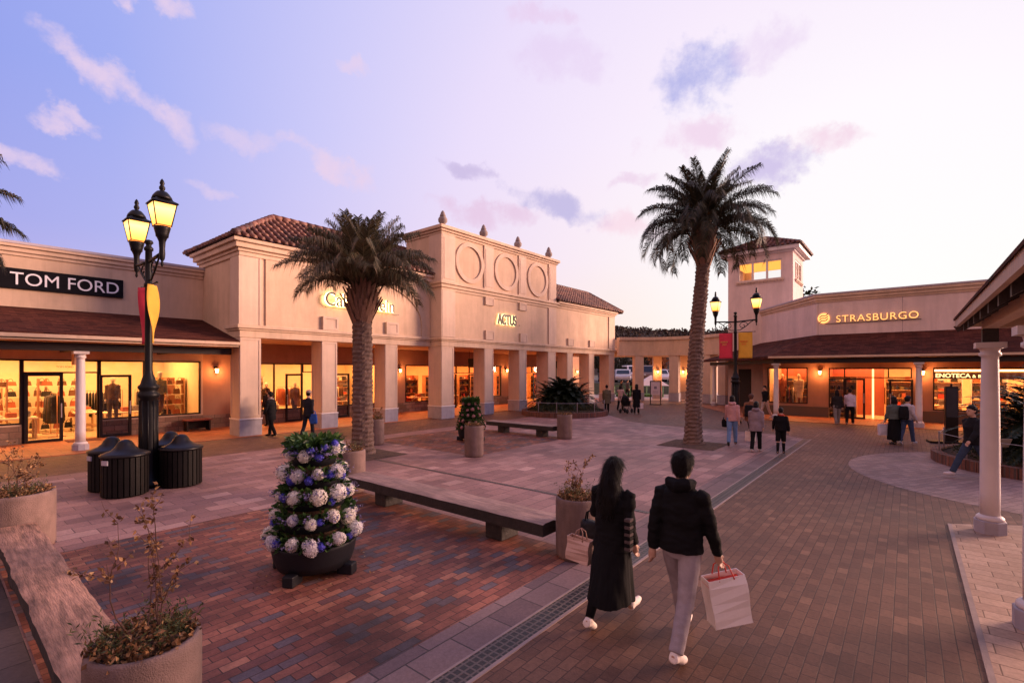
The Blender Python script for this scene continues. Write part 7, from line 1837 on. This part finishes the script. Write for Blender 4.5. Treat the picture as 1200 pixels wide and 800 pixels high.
for az, el, cw, ch, tilt, col, dens in CLOUDS:
    c = azel(az, el)
    rt = Vector((math.sin(math.radians(az)), -math.cos(math.radians(az)), 0)); up = rt.cross(c).normalized()
    if up.z < 0: up = -up
    tl = math.atan(tilt); a1 = rt*math.cos(tl)-up*math.sin(tl); b1 = up*math.cos(tl)+rt*math.sin(tl)
    A = math_('SUBTRACT', dotv(DW, a1/cw), c.dot(a1)/cw); Bq = math_('SUBTRACT', dotv(DW, b1/ch), c.dot(b1)/ch)
    front = math_('GREATER_THAN', dotv(D, c), 0.2)
    q = math_('SUBTRACT', 1.25, math_('ADD', math_('MULTIPLY', A, A), math_('MULTIPLY', Bq, Bq)))
    q = math_('ADD', q, math_('MULTIPLY_ADD', nf.outputs['Fac'], 3.4, -1.85))
    mr = N(nt, 'ShaderNodeMapRange', interpolation_type='SMOOTHSTEP'); L(nt, q, mr.inputs['Value'])
    mr.inputs['From Min'].default_value = -0.15; mr.inputs['From Max'].default_value = 1.35
    f = math_('MULTIPLY', math_('MULTIPLY', mr.outputs['Result'], front), dens)
    sky = mixc(f, sky, SRGB(col))
# ground below the horizon
below = math_('LESS_THAN', Z, -0.02)
sky = mixc(below, sky, (0.10, 0.07, 0.065))
ns = N(nt, 'ShaderNodeTexSky', sky_type='NISHITA'); ns.sun_disc = False; ns.sun_elevation = SUN_EL; ns.sun_rotation = PI/2-SUN_AZ
ns.air_density = 1.0; ns.dust_density = 2.0
nsm = N(nt, 'ShaderNodeMixRGB', blend_type='MULTIPLY', i_Fac=1.0); L(nt, ns.outputs[0], nsm.inputs['Color1']); nsm.inputs['Color2'].default_value = (0.004, 0.004, 0.004, 1)
sky = mixc(1.0, sky, nsm.outputs['Color'], 'ADD')
L(nt, sky, bg.inputs['Color'])
w.cycles.sampling_method = 'MANUAL'; w.cycles.sample_map_resolution = 1024

sl_ = bpy.data.lights.new('sun', 'SUN'); sl_.energy = SUN_E; sl_.angle = math.radians(24); sl_.color = (1.0, 0.60, 0.44)
so = bpy.data.objects.new('sun', sl_); COL.objects.link(so)
sd = Vector((math.cos(SUN_EL)*math.cos(SUN_AZ), math.cos(SUN_EL)*math.sin(SUN_AZ), math.sin(SUN_EL)))
so.rotation_euler = sd.to_track_quat('Z', 'Y').to_euler()
so.location = (0, -20, 30)

cam = bpy.data.cameras.new('camera'); co = bpy.data.objects.new('camera', cam); COL.objects.link(co)
co.location = (0, 0, CAM_H); co.rotation_euler = (PI/2, 0, math.atan2(ST, CT)-PI/2)
cam.sensor_width = 36; cam.lens = 17.0; cam.shift_y = 34/1200; cam.clip_start = 0.05; cam.clip_end = 3000
SC.camera = co
SC.view_settings.view_transform = 'Standard'; SC.view_settings.look = 'None'; SC.view_settings.exposure = 0
SC.render.engine = 'CYCLES'
SC.cycles.use_denoising = True; SC.cycles.denoiser = 'OPENIMAGEDENOISE'
SC.cycles.max_bounces = 8; SC.cycles.transparent_max_bounces = 16; SC.cycles.diffuse_bounces = 4
SC.cycles.sample_clamp_indirect = 6.0; SC.cycles.caustics_reflective = False; SC.cycles.caustics_refractive = False
bpy.data.scenes.remove(TMP)
bpy.context.view_layer.update()
